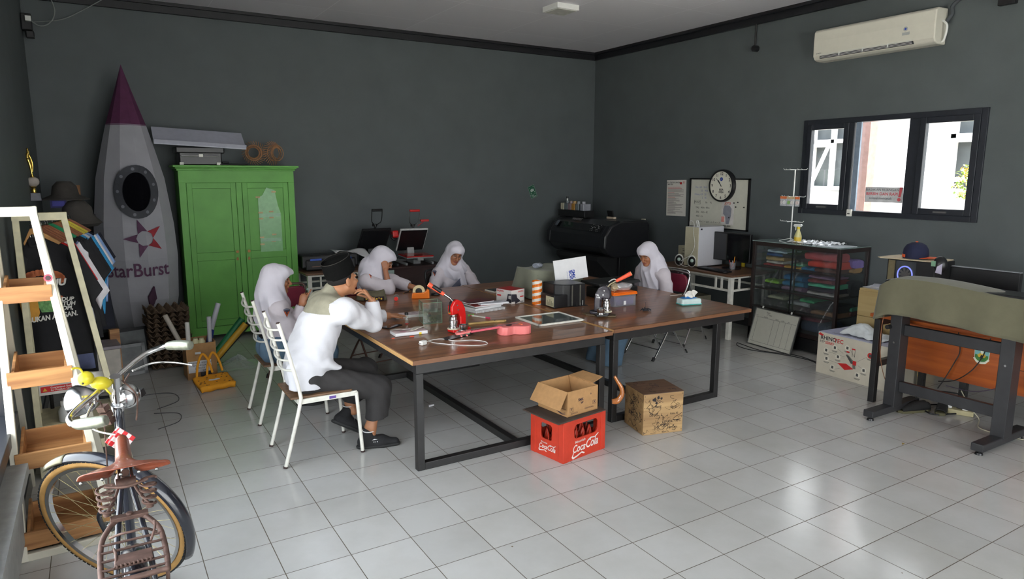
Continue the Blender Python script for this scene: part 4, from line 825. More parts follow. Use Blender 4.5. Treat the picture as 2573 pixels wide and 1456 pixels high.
# red and white product box
kb = thing('product_box', 'small red and white carton with a black device pictured on it', 'box'); onT(kb, 1287, 764, radians(35), .035, .09); kb.rotation_euler[2] = radians(15)
bw, bd_, bh_ = .17, .19, .125
MB().box((0, 0, bh_/2), (bw, bd_, bh_)).build('carton_body', mat('white_gloss_card', (214, 210, 206), .4, var=.02), kb, bev=.001)
MB().box((0, 0, bh_+.0008), (bw+.001, bd_+.001, .0016)).build('red_lid', mat('red_gloss_card', (178, 30, 34), .35), kb)
m = MB(); A = TR(0, -bd_/2-.0006, 0) @ ROT(PI/2, 'X'); B = TR(-bw/2-.0006, 0, 0) @ ROT(-PI/2, 'Z') @ ROT(PI/2, 'X')
m.text('KASPEN', .02, A @ TR(.035, .105, 0), 0, bold=.03); m.box((.05, .058, 0), (.045, .012, .0004), A, 0); m.text('Glue Gun Set', .013, A @ TR(.035, .078, 0), 2); m.text('KASPEN', .024, B @ TR(-.045, .108, 0), 0, bold=.03); m.box((-.06, .068, 0), (.05, .014, .0004), B, 0); m.text('MESIN PRESS', .014, B @ TR(-.03, .087, 0), 2); m.text('SERIES', .015, A @ TR(.05, .01, 0), 1, bold=.03)
P = [(-.085, .02), (-.04, .02), (-.035, .0), (.03, .015), (.02, .03), (-.01, .05), (-.02, .085), (-.085, .092)]
m.add([(x, y, .0004) for x, y in P], [tuple(range(len(P)))], A, 1)
P = [(.095, .012), (.095, .092), (.05, .09), (.04, .04), (.03, .03), (.03, .015)]; m.add([(x, y, .0004) for x, y in P], [tuple(range(len(P)))[::-1]], B, 1)
P = [(.09, .045), (.09, .078), (.06, .076), (.058, .048)]; m.add([(x, y, .0008) for x, y in P], [tuple(range(4))[::-1]], B, 2)
m.build('print', [M_redink, M_ink, mat('pale_print', (190, 186, 180), .5)], kb)
# orange striped tube
def stripe_mat():
    m = bpy.data.materials.new('orange_white_stripes'); m.use_nodes = True; N = m.node_tree; b = N.nodes['Principled BSDF']; b.inputs['Roughness'].default_value = .25
    t = N.nodes.new('ShaderNodeTexCoord'); s = N.nodes.new('ShaderNodeSeparateXYZ'); N.links.new(t.outputs['Object'], s.inputs[0])
    at_ = N.nodes.new('ShaderNodeMath'); at_.operation = 'ARCTAN2'; N.links.new(s.outputs['Y'], at_.inputs[0]); N.links.new(s.outputs['X'], at_.inputs[1])
    m1 = N.nodes.new('ShaderNodeMath'); m1.operation = 'MULTIPLY'; m1.inputs[1].default_value = .159*.95; N.links.new(at_.outputs[0], m1.inputs[0])
    m2 = N.nodes.new('ShaderNodeMath'); m2.operation = 'MULTIPLY_ADD'; m2.inputs[1].default_value = -19; N.links.new(s.outputs['Z'], m2.inputs[0]); N.links.new(m1.outputs[0], m2.inputs[2])
    fr = N.nodes.new('ShaderNodeMath'); fr.operation = 'FRACT'; N.links.new(m2.outputs[0], fr.inputs[0])
    lt = N.nodes.new('ShaderNodeMath'); lt.operation = 'LESS_THAN'; lt.inputs[1].default_value = .52; N.links.new(fr.outputs[0], lt.inputs[0])
    mx = N.nodes.new('ShaderNodeMixRGB'); mx.inputs[1].default_value = rgb(222, 216, 204); mx.inputs[2].default_value = rgb(232, 118, 22); N.links.new(lt.outputs[0], mx.inputs[0]); N.links.new(mx.outputs[0], b.inputs['Base Color']); return m
tu = thing('striped_tube', 'tall cardboard tube wrapped in orange and white diagonal stripes', 'tube'); onT(tu, 1357, 767, .4, .0, .05)
MB().lathe([(.042, 0), (.045, .002), (.045, .215), (.038, .215), (.038, .02), (.001, .02)], n=32).build('wrapped_wall', stripe_mat(), tu, smooth=50)
m = MB()
for k in range(4):
    for j in range(8):
        a = -2.9+j*.36; m.text(('Karet', 'Roll', 'QC')[j % 3], .010, TR(0, 0, .018+k*.0525+j*.0035) @ ROT(a, 'Z') @ TR(.0456, 0, 0) @ ROT(PI/2, 'Z') @ ROT(PI/2, 'X'), 0)
m.build('print', M_ink, tu)
# printer-like black machine
bm = thing('label_printer', 'boxy black printer with pale label on its left side, behind the striped tube', 'printer'); onT(bm, 1405, 776, radians(-2), .12, .14)
MB().bx((-.16, -.13, 0), (.03, .09, .115)).build('paper_drawer', M_bplast, bm, bev=.005)
MB().prism([(-.11, -.05), (-.06, -.12), (.0, -.135), (.17, -.13), (.17, .14), (-.11, .14)], .0, .20).build('body', M_bplast, bm, bev=.008)
MB().bx((.02, -.1375, .01), (.032, -.13, .19)).bx((.105, -.1375, .01), (.117, -.13, .19)).build('grey_strip', mat('grey_strip', (96, 94, 86), .3), bm)
m = MB(); m.bx((-.1615, -.125, .012), (-.16, .0, .098), m=0)
for i in range(5): m.bx((-.1622, -.115+i*.022, .02), (-.1615, -.107+i*.022, .05+.012*(i % 3)), m=1)
m.build('side_label', [mat('cream_label', (196, 192, 160), .5), mat('label_bars', (120, 120, 100), .5)], bm)
o = MB().box((0, 0, .003), (.14, .07, .004)).box((0, .02, .02), (.13, .004, .035)).box((-.04, -.02, .018), (.012, .012, .03)).cyl((.03, -.01, .005), (.03, -.01, .05), .006, n=10, m=1).cyl((.0, -.02, .005), (.0, -.02, .03), .005, n=8, m=1).build('stamp_rack', [M_bplast, M_dullmetal], None); onT(o, 1460, 770, -.1, 0, .03); tag(o, 'tiny black rack holding small metal pieces before the black printer', 'rack')
# grey cloth over a machine
M_cloth = mat('grey_green_cloth', (122, 124, 108), .95, var=.04, bump=.12, bscale=120, sheen=.2)
cl0 = MB().box((0, 0, .12), (.56, .34, .24)).build('covered_machine', M_bplast, None, bev=.02); place(cl0, (3.43, 1.96, TZ), radians(2)); tag(cl0, 'black machine hidden under the grey cloth on the table', 'machine')
def clothf(u, v):
    a = u*2*PI; c, s_ = cos(a), sin(a); q = 5.0
    rr = (abs(c)**q+abs(s_)**q)**(-1/q); t = v
    if t < .5: k = t/.5; x, y = .30*rr*c*k, .19*rr*s_*k; zz = .252+.012*sin(x*14+y*5)*k-.03*max(0, x)*k
    else: k = (t-.5)/.5; fl = 1+.16*k+.10*k*sin(a*5+1)*k; x, y = .30*rr*c*fl, .19*rr*s_*fl; zz = .25*(1-k)+.003+.012*sin(x*14)*(1-k)
    if c > .3 and t > .5: zz = max(zz, .10*c)
    return (x, y, max(.003, zz))
m = MB(); m.grid(clothf, 96, 24); o = m.build('dust_cloth', M_cloth, None, smooth=80, solid=.003); place(o, (3.42, 1.97, TZ+.004), radians(2)); tag(o, 'grey-green dust cloth draped over a machine behind the striped tube', 'cloth')
# white drawing sheet standing, with blue print
o = MB(); o.M = ROT(radians(-8), 'X') @ YN; o.box((0, .08, 0), (.36, .20, .004), m=0); o.text('SMK', .045, TR(.02, .03, .0025) @ ROT(-PI/2, 'Z'), 1, bold=.03); o.text('BOR', .045, TR(-.012, .025, .0025) @ ROT(-PI/2, 'Z'), 1, bold=.03); o.text('Juara lomba', .014, TR(-.045, .03, .0025) @ ROT(-PI/2, 'Z'), 1)
o = o.build('printed_board', [M_paper, M_blueink], None); p = at(1437, 690, y=1.60); place(o, (p.x, p.y, TZ+.203), radians(-3)); o.rotation_euler = (0, radians(-4.5), radians(-3)); tag(o, 'white sheet with sideways blue SMK BOR print leaning on top of the black printer', 'printed sheet')
fs_ = thing('flatbed_scanner', 'black flat machine with slanted lid behind the orange-lidded container', 'scanner', (3.90, 1.52, TZ), radians(3))
MB().bx((-.26, -.12, 0), (.16, .15, .10)).build('body', M_bplast, fs_, bev=.01); MB().prism([(-.12, 0), (.17, .0), (.16, .03), (-.1, .025)], -.32, .2, TR(0, .0, .13) @ Matrix(((0, 0, 1, 0), (1, 0, 0, 0), (0, 1, 0, 0), (0, 0, 0, 1)))).build('lid', M_bplast, fs_, bev=.006)
MB().bx((-.2, -.1, .1), (-.17, .1, .135)).bx((.1, -.1, .1), (.13, .1, .135)).build('hinge', M_bplast, fs_); MB().tube([(-.2, -.1, .165), (-.16, -.12, .19), (-.12, -.12, .18), (-.1, -.13, .165)], .006, sub=5).build('cable', M_wplast, fs_, smooth=50)
# striped plastic bottle behind cloth
o = MB().lathe([(.05, 0), (.055, .01), (.055, .1), (.04, .12), (.001, .125)], TR(0, 0, .055) @ ROT(PI/2, 'Y') @ TR(0, 0, -.06), n=20).build('striped_bag', mat('striped_foil', (176, 182, 196), .2, .3, var=.4, scale=60), None, smooth=40); p = at(1353, 676, y=2.2); place(o, (3.28, 1.96, TZ+.262), .3); o.scale = (.7, .7, .45); tag(o, 'small shiny striped pouch on top of the grey cloth', 'pouch')
o = MB().box((0, 0, .006), (.24, .17, .012)).box((0, 0, .0125), (.225, .155, .001), m=1).build('tablet', [M_white, mat('tablet_screen', (40, 44, 50), .1)], None, bev=.002); onT(o, 1240, 733, radians(4), .08, .02); tag(o, 'flat tablet with white rim lying behind the red and white carton', 'tablet')
# --- button presses
def press(label, px, py, rz, body, hz, foot, hdir, pad, sg=1):
    hdir = rotz(-rz) @ hdir
    t = thing('badge_press', label, 'badge press'); onT(t, px, py, rz)
    # body arch in local xz plane, base along x
    if pad: MB().prism([(x*.95, y*.85) for x, y in ((-.13, -.03), (-.09, -.07), (.1, -.085), (.15, -.05), (.16, .02), (.12, .07), (-.08, .075), (-.14, .04))], 0, .012).build('base_board', foot, t, bev=.004)
    z0 = .013 if pad else .004
    MB().prism([(-.075, -.035), (-.05, -.055), (.03, -.05), (.085, -.04), (.1, 0), (.085, .04), (.03, .05), (-.05, .055), (-.075, .035)], z0, z0+.022).build('base', body, t, bev=.005, seg=3)
    arch = [(-.035, .0), (-.035, .06), (-.025, .105), (-.03, .14), (-.055, .13), (-.082, .12), (-.085, .135), (-.085, .165), (-.065, .205), (-.03, .222), (.015, .205), (.035, .16), (.04, .09), (.04, 0)]
    arch = [(-.0, .0), (.0, .09), (-.015, .115), (-.075, .108), (-.08, .14), (-.078, .175), (-.055, .21), (-.02, .222), (.02, .20), (.048, .15), (.055, .09), (.055, 0)]
    MB().prism(arch, -.026, .026, TR(0, 0, z0+.02) @ ROT(PI/2, 'X')).build('arch', body, t, bev=.009, seg=3)
    MB().prism([(-.082, .125), (-.074, .20), (-.05, .224), (-.035, .222), (-.05, .12)], -.007, .007, TR(-.0035, 0, z0+.02) @ ROT(PI/2, 'X')).build('slot', M_bplast, t)
    m = MB()
    for q in ((-.03, .18), (-.022, .145)):
        for s_ in (-1, 1): m.cyl((q[0], s_*.024, z0+.02+q[1]), (q[0], s_*.03, z0+.02+q[1]), .006, n=12)
    m.build('bolt', M_chrome, t, smooth=40)
    m = MB(); m.lathe([(.001, .012), (.036, .012), (.036, .03), (.03, .034), (.03, .05), (.033, .053), (.033, .074), (.028, .078), (.028, .098), (.016, .102), (.016, .118)], TR(-.045, 0, z0+.015), n=28); m.build('die', M_chrome, t, smooth=35)
    MB().cyl((-.045, 0, z0+.022), (-.045, 0, z0+.03), .045, n=28).build('die_seat', mat('cream_nylon', (206, 200, 176), .4), t)
    sx = TR(-.02, -.085*sg, z0-.004) @ ROT(-.6*sg, 'Z')
    MB().bx((-.05, -.03, .004), (.045, .03, .02), sx).build('swing_arm', mat('cream_nylon', (206, 200, 176), .4) if not pad else M_bplast, t, bev=.003)
    MB().lathe([(.001, .02), (.034, .02), (.034, .027), (.029, .03), (.031, .033), (.033, .068), (.029, .068), (.028, .04), (.001, .04)], sx, n=28).build('die_cup', M_chrome, t, smooth=35)
    A = Vector((-.045, 0, z0+.02+.20)); m = MB(); B = A+Vector((-.03, 0, .035)); m.tube([A, B, B+Vector(hdir)*.09], .009, 10); m.build('lever', M_chrome if not pad else mat('bronze_lever', (140, 130, 104), .3, .6), t, smooth=50)
    C_ = B+Vector(hdir)*.05; D_ = Vector(hdir)
    m = MB(); m.tube([C_, C_+D_*.02, C_+D_*.06, C_+D_*.1, C_+D_*.135], lambda k: .0125+.006*k, 14, m=0); m.tube([C_+D_*.03+Vector((0, -.006, .004)), C_+D_*.105+Vector((0, -.006, .004))], .0155, 12, m=1)
    m.cyl(C_+D_*.134, C_+D_*.1385, .0165, n=16, m=2); m.build('grip', [mat('coral_rubber', (236, 92, 62), .5), M_bplast, mat('peach_cap', (236, 176, 130), .5)], t, smooth=40)
    m = MB(); m.M = TR(-.0785, 0, z0+.02+.14) @ ROT(radians(4), 'Y') @ XN @ TR(.0, 0, .004); m.add([(-.016, -.018, 0), (.016, -.018, 0), (0, .012, 0)], [(0, 1, 2)], None, 0); m.add([(-.003, -.012, .0006), (.003, -.012, .0006), (.003, .002, .0006), (-.003, .002, .0006)], [(0, 1, 2, 3)], None, 1)
    m.M = TR(.0, .0268, z0+.12) @ ROT(PI, 'Z') @ ROT(PI/2, 'X'); m.text('TIA' if pad else '', .02, TR(-.03, .04, 0), 2, bold=.03) if pad else None; m.text('1108', .018, TR(-.022, .02, 0), 2, bold=.03) if pad else None
    if not pad: m.M = TR(.0565, 0, z0+.1) @ ROT(PI/2, 'Z') @ ROT(PI/2, 'X') @ ROT(PI/2, 'Z'); m.text('TALENT', .022, TR(0, 0, .0), 2, bold=.03)
    m.build('warning_label', [mat('label_yellow', (226, 176, 60), .4), M_ink, M_paper], t); return t
press('glossy red badge press with raised coral handle, at the left table near edge', 1152, 833, radians(11), M_red, 0, mat('black_base', (28, 28, 30), .3), Vector((-.72, .34, .55)).normalized(), False)
press('black badge press with coral handle on an oval board, on the right table', 1510, 793, radians(127), mat('dark_violet_enamel', (44, 38, 48), .25, coat=.5), 0, wood('worn_board', (70, 56, 44), (110, 90, 60), .6, 'X'), Vector((.66, -.58, .5)).normalized(), True, -1)
o = MB().prism([(-.13, -.02), (-.1, -.045), (.1, -.04), (.15, -.015), (.15, .02), (.1, .04), (-.1, .035)], 0, .006).build('thin_black_tray', M_bplast, None, bev=.002); onT(o, 1150, 848, radians(18), 0, .02); o.location.z = TZ; tag(o, 'thin black tray under the headstock of the pink ukulele', 'tray')
# orange-lidded container, plastic bag on top
oc = thing('storage_container', 'clear plastic storage container with bright orange lid on the right table', 'container'); onT(oc, 1572, 770, radians(-3), .0, .085)
m = MB(); w, d, h = .24, .155, .10; e = .003
for a, b in (((-w/2, -d/2, 0), (w/2, -d/2+e, h)), ((-w/2, d/2-e, 0), (w/2, d/2, h)), ((-w/2, -d/2+e, 0), (-w/2+e, d/2-e, h)), ((w/2-e, -d/2+e, 0), (w/2, d/2-e, h)), ((-w/2, -d/2, 0), (w/2, d/2, e))): m.bx(a, b)
m.build('tub', glassm('frosted_plastic', (.92, .92, .95), .1, .1, .12), oc)
MB().box((.01, 0, .045), (.2, .13, .08)).build('contents', mat('violet_contents', (72, 58, 112), .8, var=.5, scale=14), oc, bev=.01)
MB().bx((-w/2-.012, -d/2-.01, h), (w/2+.012, d/2+.01, h+.018)).bx((-w/2-.008, -d/2-.006, h+.018), (w/2+.008, d/2+.006, h+.026)).build('lid', mat('orange_lid', (240, 112, 20), .35, var=.03), oc, bev=.004); MB().box((-.0, -d/2-.001, .03), (.026, .001, .034)).build('price_label', M_paper, oc)
m = MB(); rb2 = random.Random(3)
def fpl(u, v): a = u*2*PI; b = v*PI; n_ = 1+.25*mnoise.noise((cos(a)*2, sin(a)*2, b*2)); return (.11*cos(b)*n_, .05*sin(b)*cos(a)*n_, max(-.034, .036*sin(b)*sin(a)*n_))
m.grid(fpl, 24, 18); o = m.build('clear_bag', glassm('film_clear2', (.9, .88, .9), .2, .1, .25), None, smooth=60); place(o, (oc.location.x+.03, oc.location.y, TZ+.127+.036), .1); tag(o, 'clear crinkled bag lying on the orange container lid', 'plastic bag')
m = MB(); m.ell((0, 0, 0), (.035, .03, .036), n=20); m.v = [tuple(wob(p, 55, .014)) for p in m.v]; o = m.build('crumpled_foil', mat('crumpled_foil', (170, 156, 128), .4, .4, var=.3), None); place(o, (oc.location.x-.07, oc.location.y-.01, TZ+.127+.04)); tag(o, 'crumpled beige foil ball on the left end of the orange lid', 'foil')
# tissue pack
ts = thing('tissue_pack', 'blue and white soft pack of tissues with one pulled out, on the right table', 'tissues'); onT(ts, 1741, 768, radians(-14), .0, .05)
m = MB(); m.box((0, 0, .03), (.2, .11, .06)); o = m.build('pack', mat('pack_cyan_white', (196, 216, 214), .25, var=.1, scale=9), ts, bev=.018, seg=4)
MB().bx((-.1012, -.0555, .004), (.1012, .0555, .016)).build('teal_band', mat('teal_band', (80, 186, 180), .3), ts, bev=.006)
m = MB(); m.grid(lambda u, v: (-.075+.13*u, -.04+.08*v+.01*sin(u*9), .0625+.006*sin(u*6+v*5)+.004*cos(v*8)), 12, 8); m.build('blue_print', mat('pack_blue', (36, 120, 196), .3), ts, smooth=60, solid=.003)
m = MB(); m.grid(lambda u, v: (-.035+.1*u+.01*v, .012*sin(u*8+v*3)+.01*sin(v*4), .06+.07*v*(1-.3*abs(u-.5))+.006*sin(u*11)), 14, 8); m.build('tissue', mat('tissue_white', (226, 222, 214), .9), ts, smooth=60, solid=.001)
# dark fibre clump
m = MB(); r_ = random.Random(13)
for i in range(26):
    a = r_.uniform(0, 6.3); L_ = r_.uniform(.02, .06); m.tube([(r_.uniform(-.02, .02), r_.uniform(-.02, .02), .004), (cos(a)*L_*.5, sin(a)*L_*.5, r_.uniform(.01, .035)), (cos(a)*L_, sin(a)*L_, r_.uniform(.002, .012))], .0022, 5, sub=3)
m.tube([(0, 0, .02), (.003, 0, .05), (.001, 0, .075)], .0015, 5); m.ell((0, 0, .012), (.03, .022, .012), n=10); o = m.build('dried_plant_clump', mat('charred_grey', (44, 44, 50), .8), None, smooth=50); onT(o, 1621, 782); tag(o, 'small dark dried plant clump on the right table', 'dried plant')
o = MB().cyl((0, 0, .003), (.13, -.02, .003), .002, n=6).build('thin_stick', M_white, None); onT(o, 1684, 744); tag(o, 'thin white stick lying left of the tissue pack', 'stick')
# framed glass panel
gp = thing('framed_glass', 'white-framed glass panel lying flat before the striped tube', 'framed panel', (0, 0, TZ)); c4 = [Vector(tb(*q)) for q in ((1303, 797), (1349, 823), (1457, 808), (1398, 789))]
cen = sum(c4, Vector())/4; gp.location = (cen.x+.015, cen.y, TZ); gp.rotation_euler = (0, 0, radians(-1))
m = MB(); frame_rect(m, .43, .36, .016, .014, 0); m.build('frame', M_white, gp, bev=.002); MB().box((0, 0, .006), (.4, .33, .006)).build('glass', mat('panel_glass', (92, 100, 98), .05, spec=1), gp)
# tools
wt = thing('wooden_tool', 'flat pale yellow wooden tool lying behind the pink ukulele', 'tool'); onT(wt, 1225, 812, radians(-5), .0, .0)
MB().prism([(-.16, -.012), (.05, -.012), (.07, -.022), (.13, -.03), (.16, -.01), (.1, .01), (.05, .014), (-.16, .014)], 0, .014).build('handle', mat('pale_pine', (206, 172, 108), .5), wt, bev=.003); MB().cyl((.06, -.004, .0135), (.06, -.004, .017), .008, n=12).build('screw', M_chrome, wt)
o = MB(); [o.tube([(.012*k-.03, -.008, .004), (.012*k-.026, 0, .012), (.012*k-.022, .008, .004)], .0035, 5, sub=2) for k in range(5)]; o = o.build('green_clip', mat('bright_green', (120, 200, 70), .5), None, smooth=50); onT(o, 1188, 796, .1, 0, .03); tag(o, 'small bright green coiled clip beside the magazine stack', 'clip')
# ukulele
uk = thing('ukulele', 'pink ukulele lying on the near edge of the left table', 'ukulele')
H1 = Vector(tb(1152, 853)); E1 = Vector(tb(1340, 838)); D1 = (E1-H1); uk.location = (H1.x, H1.y+.02, TZ); uk.rotation_euler = (0, 0, atan2(D1.y+.05, D1.x))
Lu = .565; M_pink = mat('pink_paint', (226, 122, 120), .45, var=.05, bump=.03); M_pkd = mat('pink_deep', (206, 84, 100), .45)
half = [(.315, .0), (.32, .035), (.335, .058), (.36, .068), (.385, .062), (.405, .052), (.43, .055), (.46, .075), (.495, .086), (.53, .08), (.555, .055), (.565, .02)]
Q = []
for i in range(len(half)-1):
    for t_ in (0, .5): Q.append(((half[i][0]*(1-t_)+half[i+1][0]*t_), (half[i][1]*(1-t_)+half[i+1][1]*t_)))
Q.append((.568, 0)); P = [p for p in Q]+[(x, -y) for x, y in Q[-2:0:-1]]
MB().prism(P[::-1], 0.0, .062).build('sound_box', M_pink, uk, smooth=40, bev=.003)
m = MB(); m.add([(.10, -.017, .035), (.34, -.02, .05), (.34, .02, .05), (.10, .017, .035), (.10, -.017, .05), (.34, -.02, .066), (.34, .02, .066), (.10, .017, .05)], [(0, 3, 2, 1), (4, 5, 6, 7), (0, 1, 5, 4), (1, 2, 6, 5), (2, 3, 7, 6), (3, 0, 4, 7)])
m.build('neck', M_pkd, uk, bev=.003)
m = MB(); m.prism([(-.01, -.018), (.035, -.03), (.1, -.019), (.1, .019), (.035, .03), (-.01, .018)], .0, .014, TR(0, 0, .03) @ ROT(radians(-6), 'Y')); hd = m.build('headstock', M_pink, uk, bev=.003)
m = MB()
for x in (.018, .06):
    for s_ in (-1, 1): m.cyl((x, s_*.012, .046), (x, s_*.012, .056), .0035, n=8, m=1).cyl((x, s_*.03, .026), (x, s_*.044, .026), .006, n=10, m=0)
m.build('tuning_peg', [M_pink, M_ink], hd, smooth=40)
m = MB(); m.cyl((.40, 0, .062), (.40, 0, .0635), .024, n=24); m.build('sound_hole', mat('hole_dark', (40, 18, 22), .8), uk); MB().bx((.485, -.03, .062), (.5, .03, .07)).build('bridge', mat('bridge_orange', (226, 120, 80), .5), uk, bev=.002)
m = MB()
for i in range(4): y = -.012+i*.008; m.cyl((.09, y*.8, .055), (.49, y, .0725), .0007, n=4)
m.build('string', M_dullmetal, uk)
m = MB()
for i in range(10): x = .115+i*.02; m.bx((x, -.018, .0505+(x-.1)*.065), (x+.002, .018, .053+(x-.1)*.065))
m.build('fret', M_dullmetal, uk)
# charger
ch = thing('phone_charger', 'white phone charger plug with looping white cable at the near table corner', 'charger'); onT(ch, 1066, 869, radians(25), 0, .02)
MB().box((0, 0, .016), (.05, .032, .03)).build('plug', M_wplast, ch, bev=.005); MB().cyl((-.025, -.006, .016), (-.042, -.006, .016), .0025).cyl((-.025, .008, .016), (-.042, .008, .016), .0025).build('prong', M_chrome, ch)
R_ = ROT(-radians(25), 'Z'); base = ch.location.copy()
def loc_(px, py, h=.0025): p = Vector(tb(px, py))-base; q = R_ @ p; return (q.x, q.y, h)
MB().tube([(.025, 0, .012), loc_(1085, 856), loc_(1110, 853), loc_(1145, 858), loc_(1185, 856), loc_(1215, 859), loc_(1225, 865), loc_(1205, 869), loc_(1160, 869), loc_(1110, 865), loc_(1088, 862), loc_(1076, 858)], .0022, 6, sub=8).build('cable', M_wplast, ch, smooth=60)
# ================================================================ ladder shelves on the left
M_cream = mat('cream_paint', (204, 199, 182), .45, var=.06, scale=7); M_tray = wood('pallet_wood', (134, 88, 50), (186, 136, 84), .55, 'X', .8)
def lerp(a, b, t): return a+(b-a)*t
def ladder(name, label, loc, rz, wb, wt, H, yb, trays, mt, tray_m, group=None, D0=0, back_y=1.0):
    """front feet at local y=0 leaning back to apex, rear feet at y=back_y; left side vertical at x=0"""
    t = thing(name, label, 'shelf', loc, rz, group); ya = back_y/2; s = .045
    FL = lambda z: Vector((.022, ya*z/H, z)); FR = lambda z: Vector((lerp(wb, wt, z/H), ya*z/H, z))
    RL = lambda z: Vector((.022, back_y-(back_y-ya)*z/H, z)); RR = lambda z: Vector((lerp(wb, wt, z/H), back_y-(back_y-ya)*z/H, z))
    for F in (FL, FR, RL, RR): MB().bar(F(0), F(H), s, s*.8, up=(1, 0, 0)).build('leg', mt, t, bev=.003)
    MB().bar(FL(H-.02)-Vector((.02, 0, 0)), FR(H-.02)+Vector((.02, 0, 0)), .05, .05).build('top_rail', mt, t, bev=.003)
    MB().bar(FL(.02), FR(.02), .035, .04).build('bottom_rail', mt, t, bev=.003); MB().bar(RL(H-.02), RR(H-.02), .03, .05).build('rear_top_rail', mt, t, bev=.003)
    for z, h in trays:
        a, b = FL(z), FR(z); c = RL(z); y0 = a.y-.012; y1 = c.y-.03 if z > .25 else y0+.42; y1 = min(y1, y0+.34); x0, x1 = .045, b.x-.022
        m = MB().bx((x0-.02, y0-.018, z-h/2), (x1+.02, y0, z+h/2)); m.build('tray_front', tray_m, t, bev=.002)
        m = MB().bx((x0, y0, z-h/2), (x1, y1, z-h/2+.014)); m.build('tray_floor', tray_m, t)
        MB().bx((x0, y1, z-h/2), (x1, y1+.016, z+h*.62)).build('tray_back', tray_m, t, bev=.002)
        for x in (x0, x1-.014): MB().prism([(y0, z-h/2), (y1, z-h/2), (y1, z+h*.9), (y1-.05, z+h*.9), (y0, z+h/2)], x, x+.014, Matrix(((0, 0, 1, 0), (1, 0, 0, 0), (0, 1, 0, 0), (0, 0, 0, 1)))).build('tray_side', tray_m, t, bev=.002)
    return t
la = ladder('ladder_shelf', 'white A-frame ladder shelf with four wooden trays nearest the bicycle', (-.785, .45, 0), .03, .415, .20, 1.73, 0, ((1.29, .085), (.87, .085), (.475, .085), (.10, .09)), M_cream, M_tray)
st_ = MB().cyl((0, 0, 0), (0, -.001, 0), .02, n=24, m=0).cyl((0, -.001, 0), (0, -.0015, 0), .013, n=20, m=1).build('round_sticker', [mat('sticker_pink', (224, 70, 90), .5), mat('sticker_dark', (60, 40, 44), .5)], None)
p = at(128, 698, y=.80); place(st_, (p.x-.012, p.y-.008, p.z)); tag(st_, 'small round pink sticker on the right front leg of the near ladder shelf', 'sticker')
lb = ladder('ladder_shelf', 'cream A-frame ladder shelf with red and white header, behind the near one', (-.755, 1.55, 0), .05, .50, .27, 1.66, 0, ((.16, .06),), mat('cream_paint_yellow', (204, 197, 164), .45), mat('cream_paint_yellow', (204, 197, 164), .45), back_y=.42)
m = MB(); m.bx((.04, .16, .49), (.42, .18, .60), m=0); m.M = TR(0, .158, .53) @ ROT(PI/2, 'X'); m.prism([(.05, -.02), (.3, -.02), (.27, .018), (.05, .018)], 0, .002, None, 1)
m.text('Guaranteed Replacement', .017, TR(.19, .006, .0025), 0, bold=.02); m.text('for Product Quality Issue', .017, TR(.19, -.01, .0025), 0, bold=.02); m.add([(.06, -.012, .003), (.085, -.012, .003), (.072, .01, .003)], [(0, 1, 2)], None, 2)
m.build('header_board', [mat('white_card', (226, 222, 214), .5), mat('header_red', (210, 36, 36), .5), mat('header_yellow', (226, 180, 60), .5)], lb)
MB().bx((.02, .05, .30), (.45, .45, .32)).build('bottle_shelf', mat('cream_paint_yellow', (204, 197, 164), .45), lb)
bt0 = thing('refill_bottle', 'x', 'bottle')
MB().lathe([(.032, 0), (.035, .006), (.035, .07), (.018, .1), (.016, .105)], n=20).build('bottle_body', mat('pale_white_plastic', (206, 208, 206), .4, var=.03), bt0, smooth=50); MB().lathe([(.018, .104), (.019, .108), (.019, .132), (.001, .132)], n=20).build('cap', M_wplast, bt0, smooth=40)
k = 0; names = ['nearest white refill bottle inside the cream shelf', 'second white refill bottle inside the cream shelf', 'third white refill bottle inside the cream shelf', 'fourth white refill bottle, at the back of the cream shelf', 'white refill bottle right of the nearest one, behind the headlamp', 'white refill bottle at the right back, behind the headlamp']
for x, y in ((.16, .10), (.17, .19), (.185, .28), (.2, .37), (.27, .12), (.28, .22)):
    L_ = (-.755+x, 1.55+y, .321); o = place(bt0, L_) if k == 0 else dup(bt0, L_, 0)
    o['label'] = names[k]; o['group'] = 'white refill bottles on the cream shelf'; k += 1
# trophy on top
tr = thing('trophy', 'golden figure trophy with frosted ball and dark square base on the cream shelf', 'trophy'); p = at(88, 505, z=1.665); place(tr, (p.x, p.y, 1.665), .3)
M_gold = mat('gold_plating', (222, 186, 96), .15, 1, var=.05)
MB().box((0, 0, .035), (.085, .085, .07), None, None, (.92, .92)).build('base', mat('dark_marble', (58, 60, 74), .3, var=.3, scale=30), tr, bev=.003)
MB().lathe([(.022, .07), (.018, .08), (.022, .095), (.016, .11), (.024, .125), (.018, .13)], n=24).build('stem', M_gold, tr, smooth=40)
MB().lathe([(.022, .128), (.045, .15), (.05, .172), (.043, .195), (.022, .208)], n=24).build('frosted_ball', mat('frosted_glass', (186, 176, 168), .5, bump=.4, bscale=150), tr, smooth=60)
MB().lathe([(.02, .206), (.012, .222), (.014, .228)], n=20).tube([(0, 0, .226), (-.004, 0, .28), (-.01, 0, .33), (-.02, 0, .37), (-.022, 0, .4), (-.012, 0, .42), (-.015, 0, .448)], lambda t: .007+.008*sin(t*PI)*(1.4 if t > .5 else .8), 12, sub=4).ell((-.015, 0, .455), (.009, .009, .011), n=12).tube([(0, 0, .228), (.012, 0, .3), (.008, 0, .36), (-.008, 0, .405)], lambda t: .004+.006*t, 8, sub=4).build('figure', M_gold, tr, smooth=60)

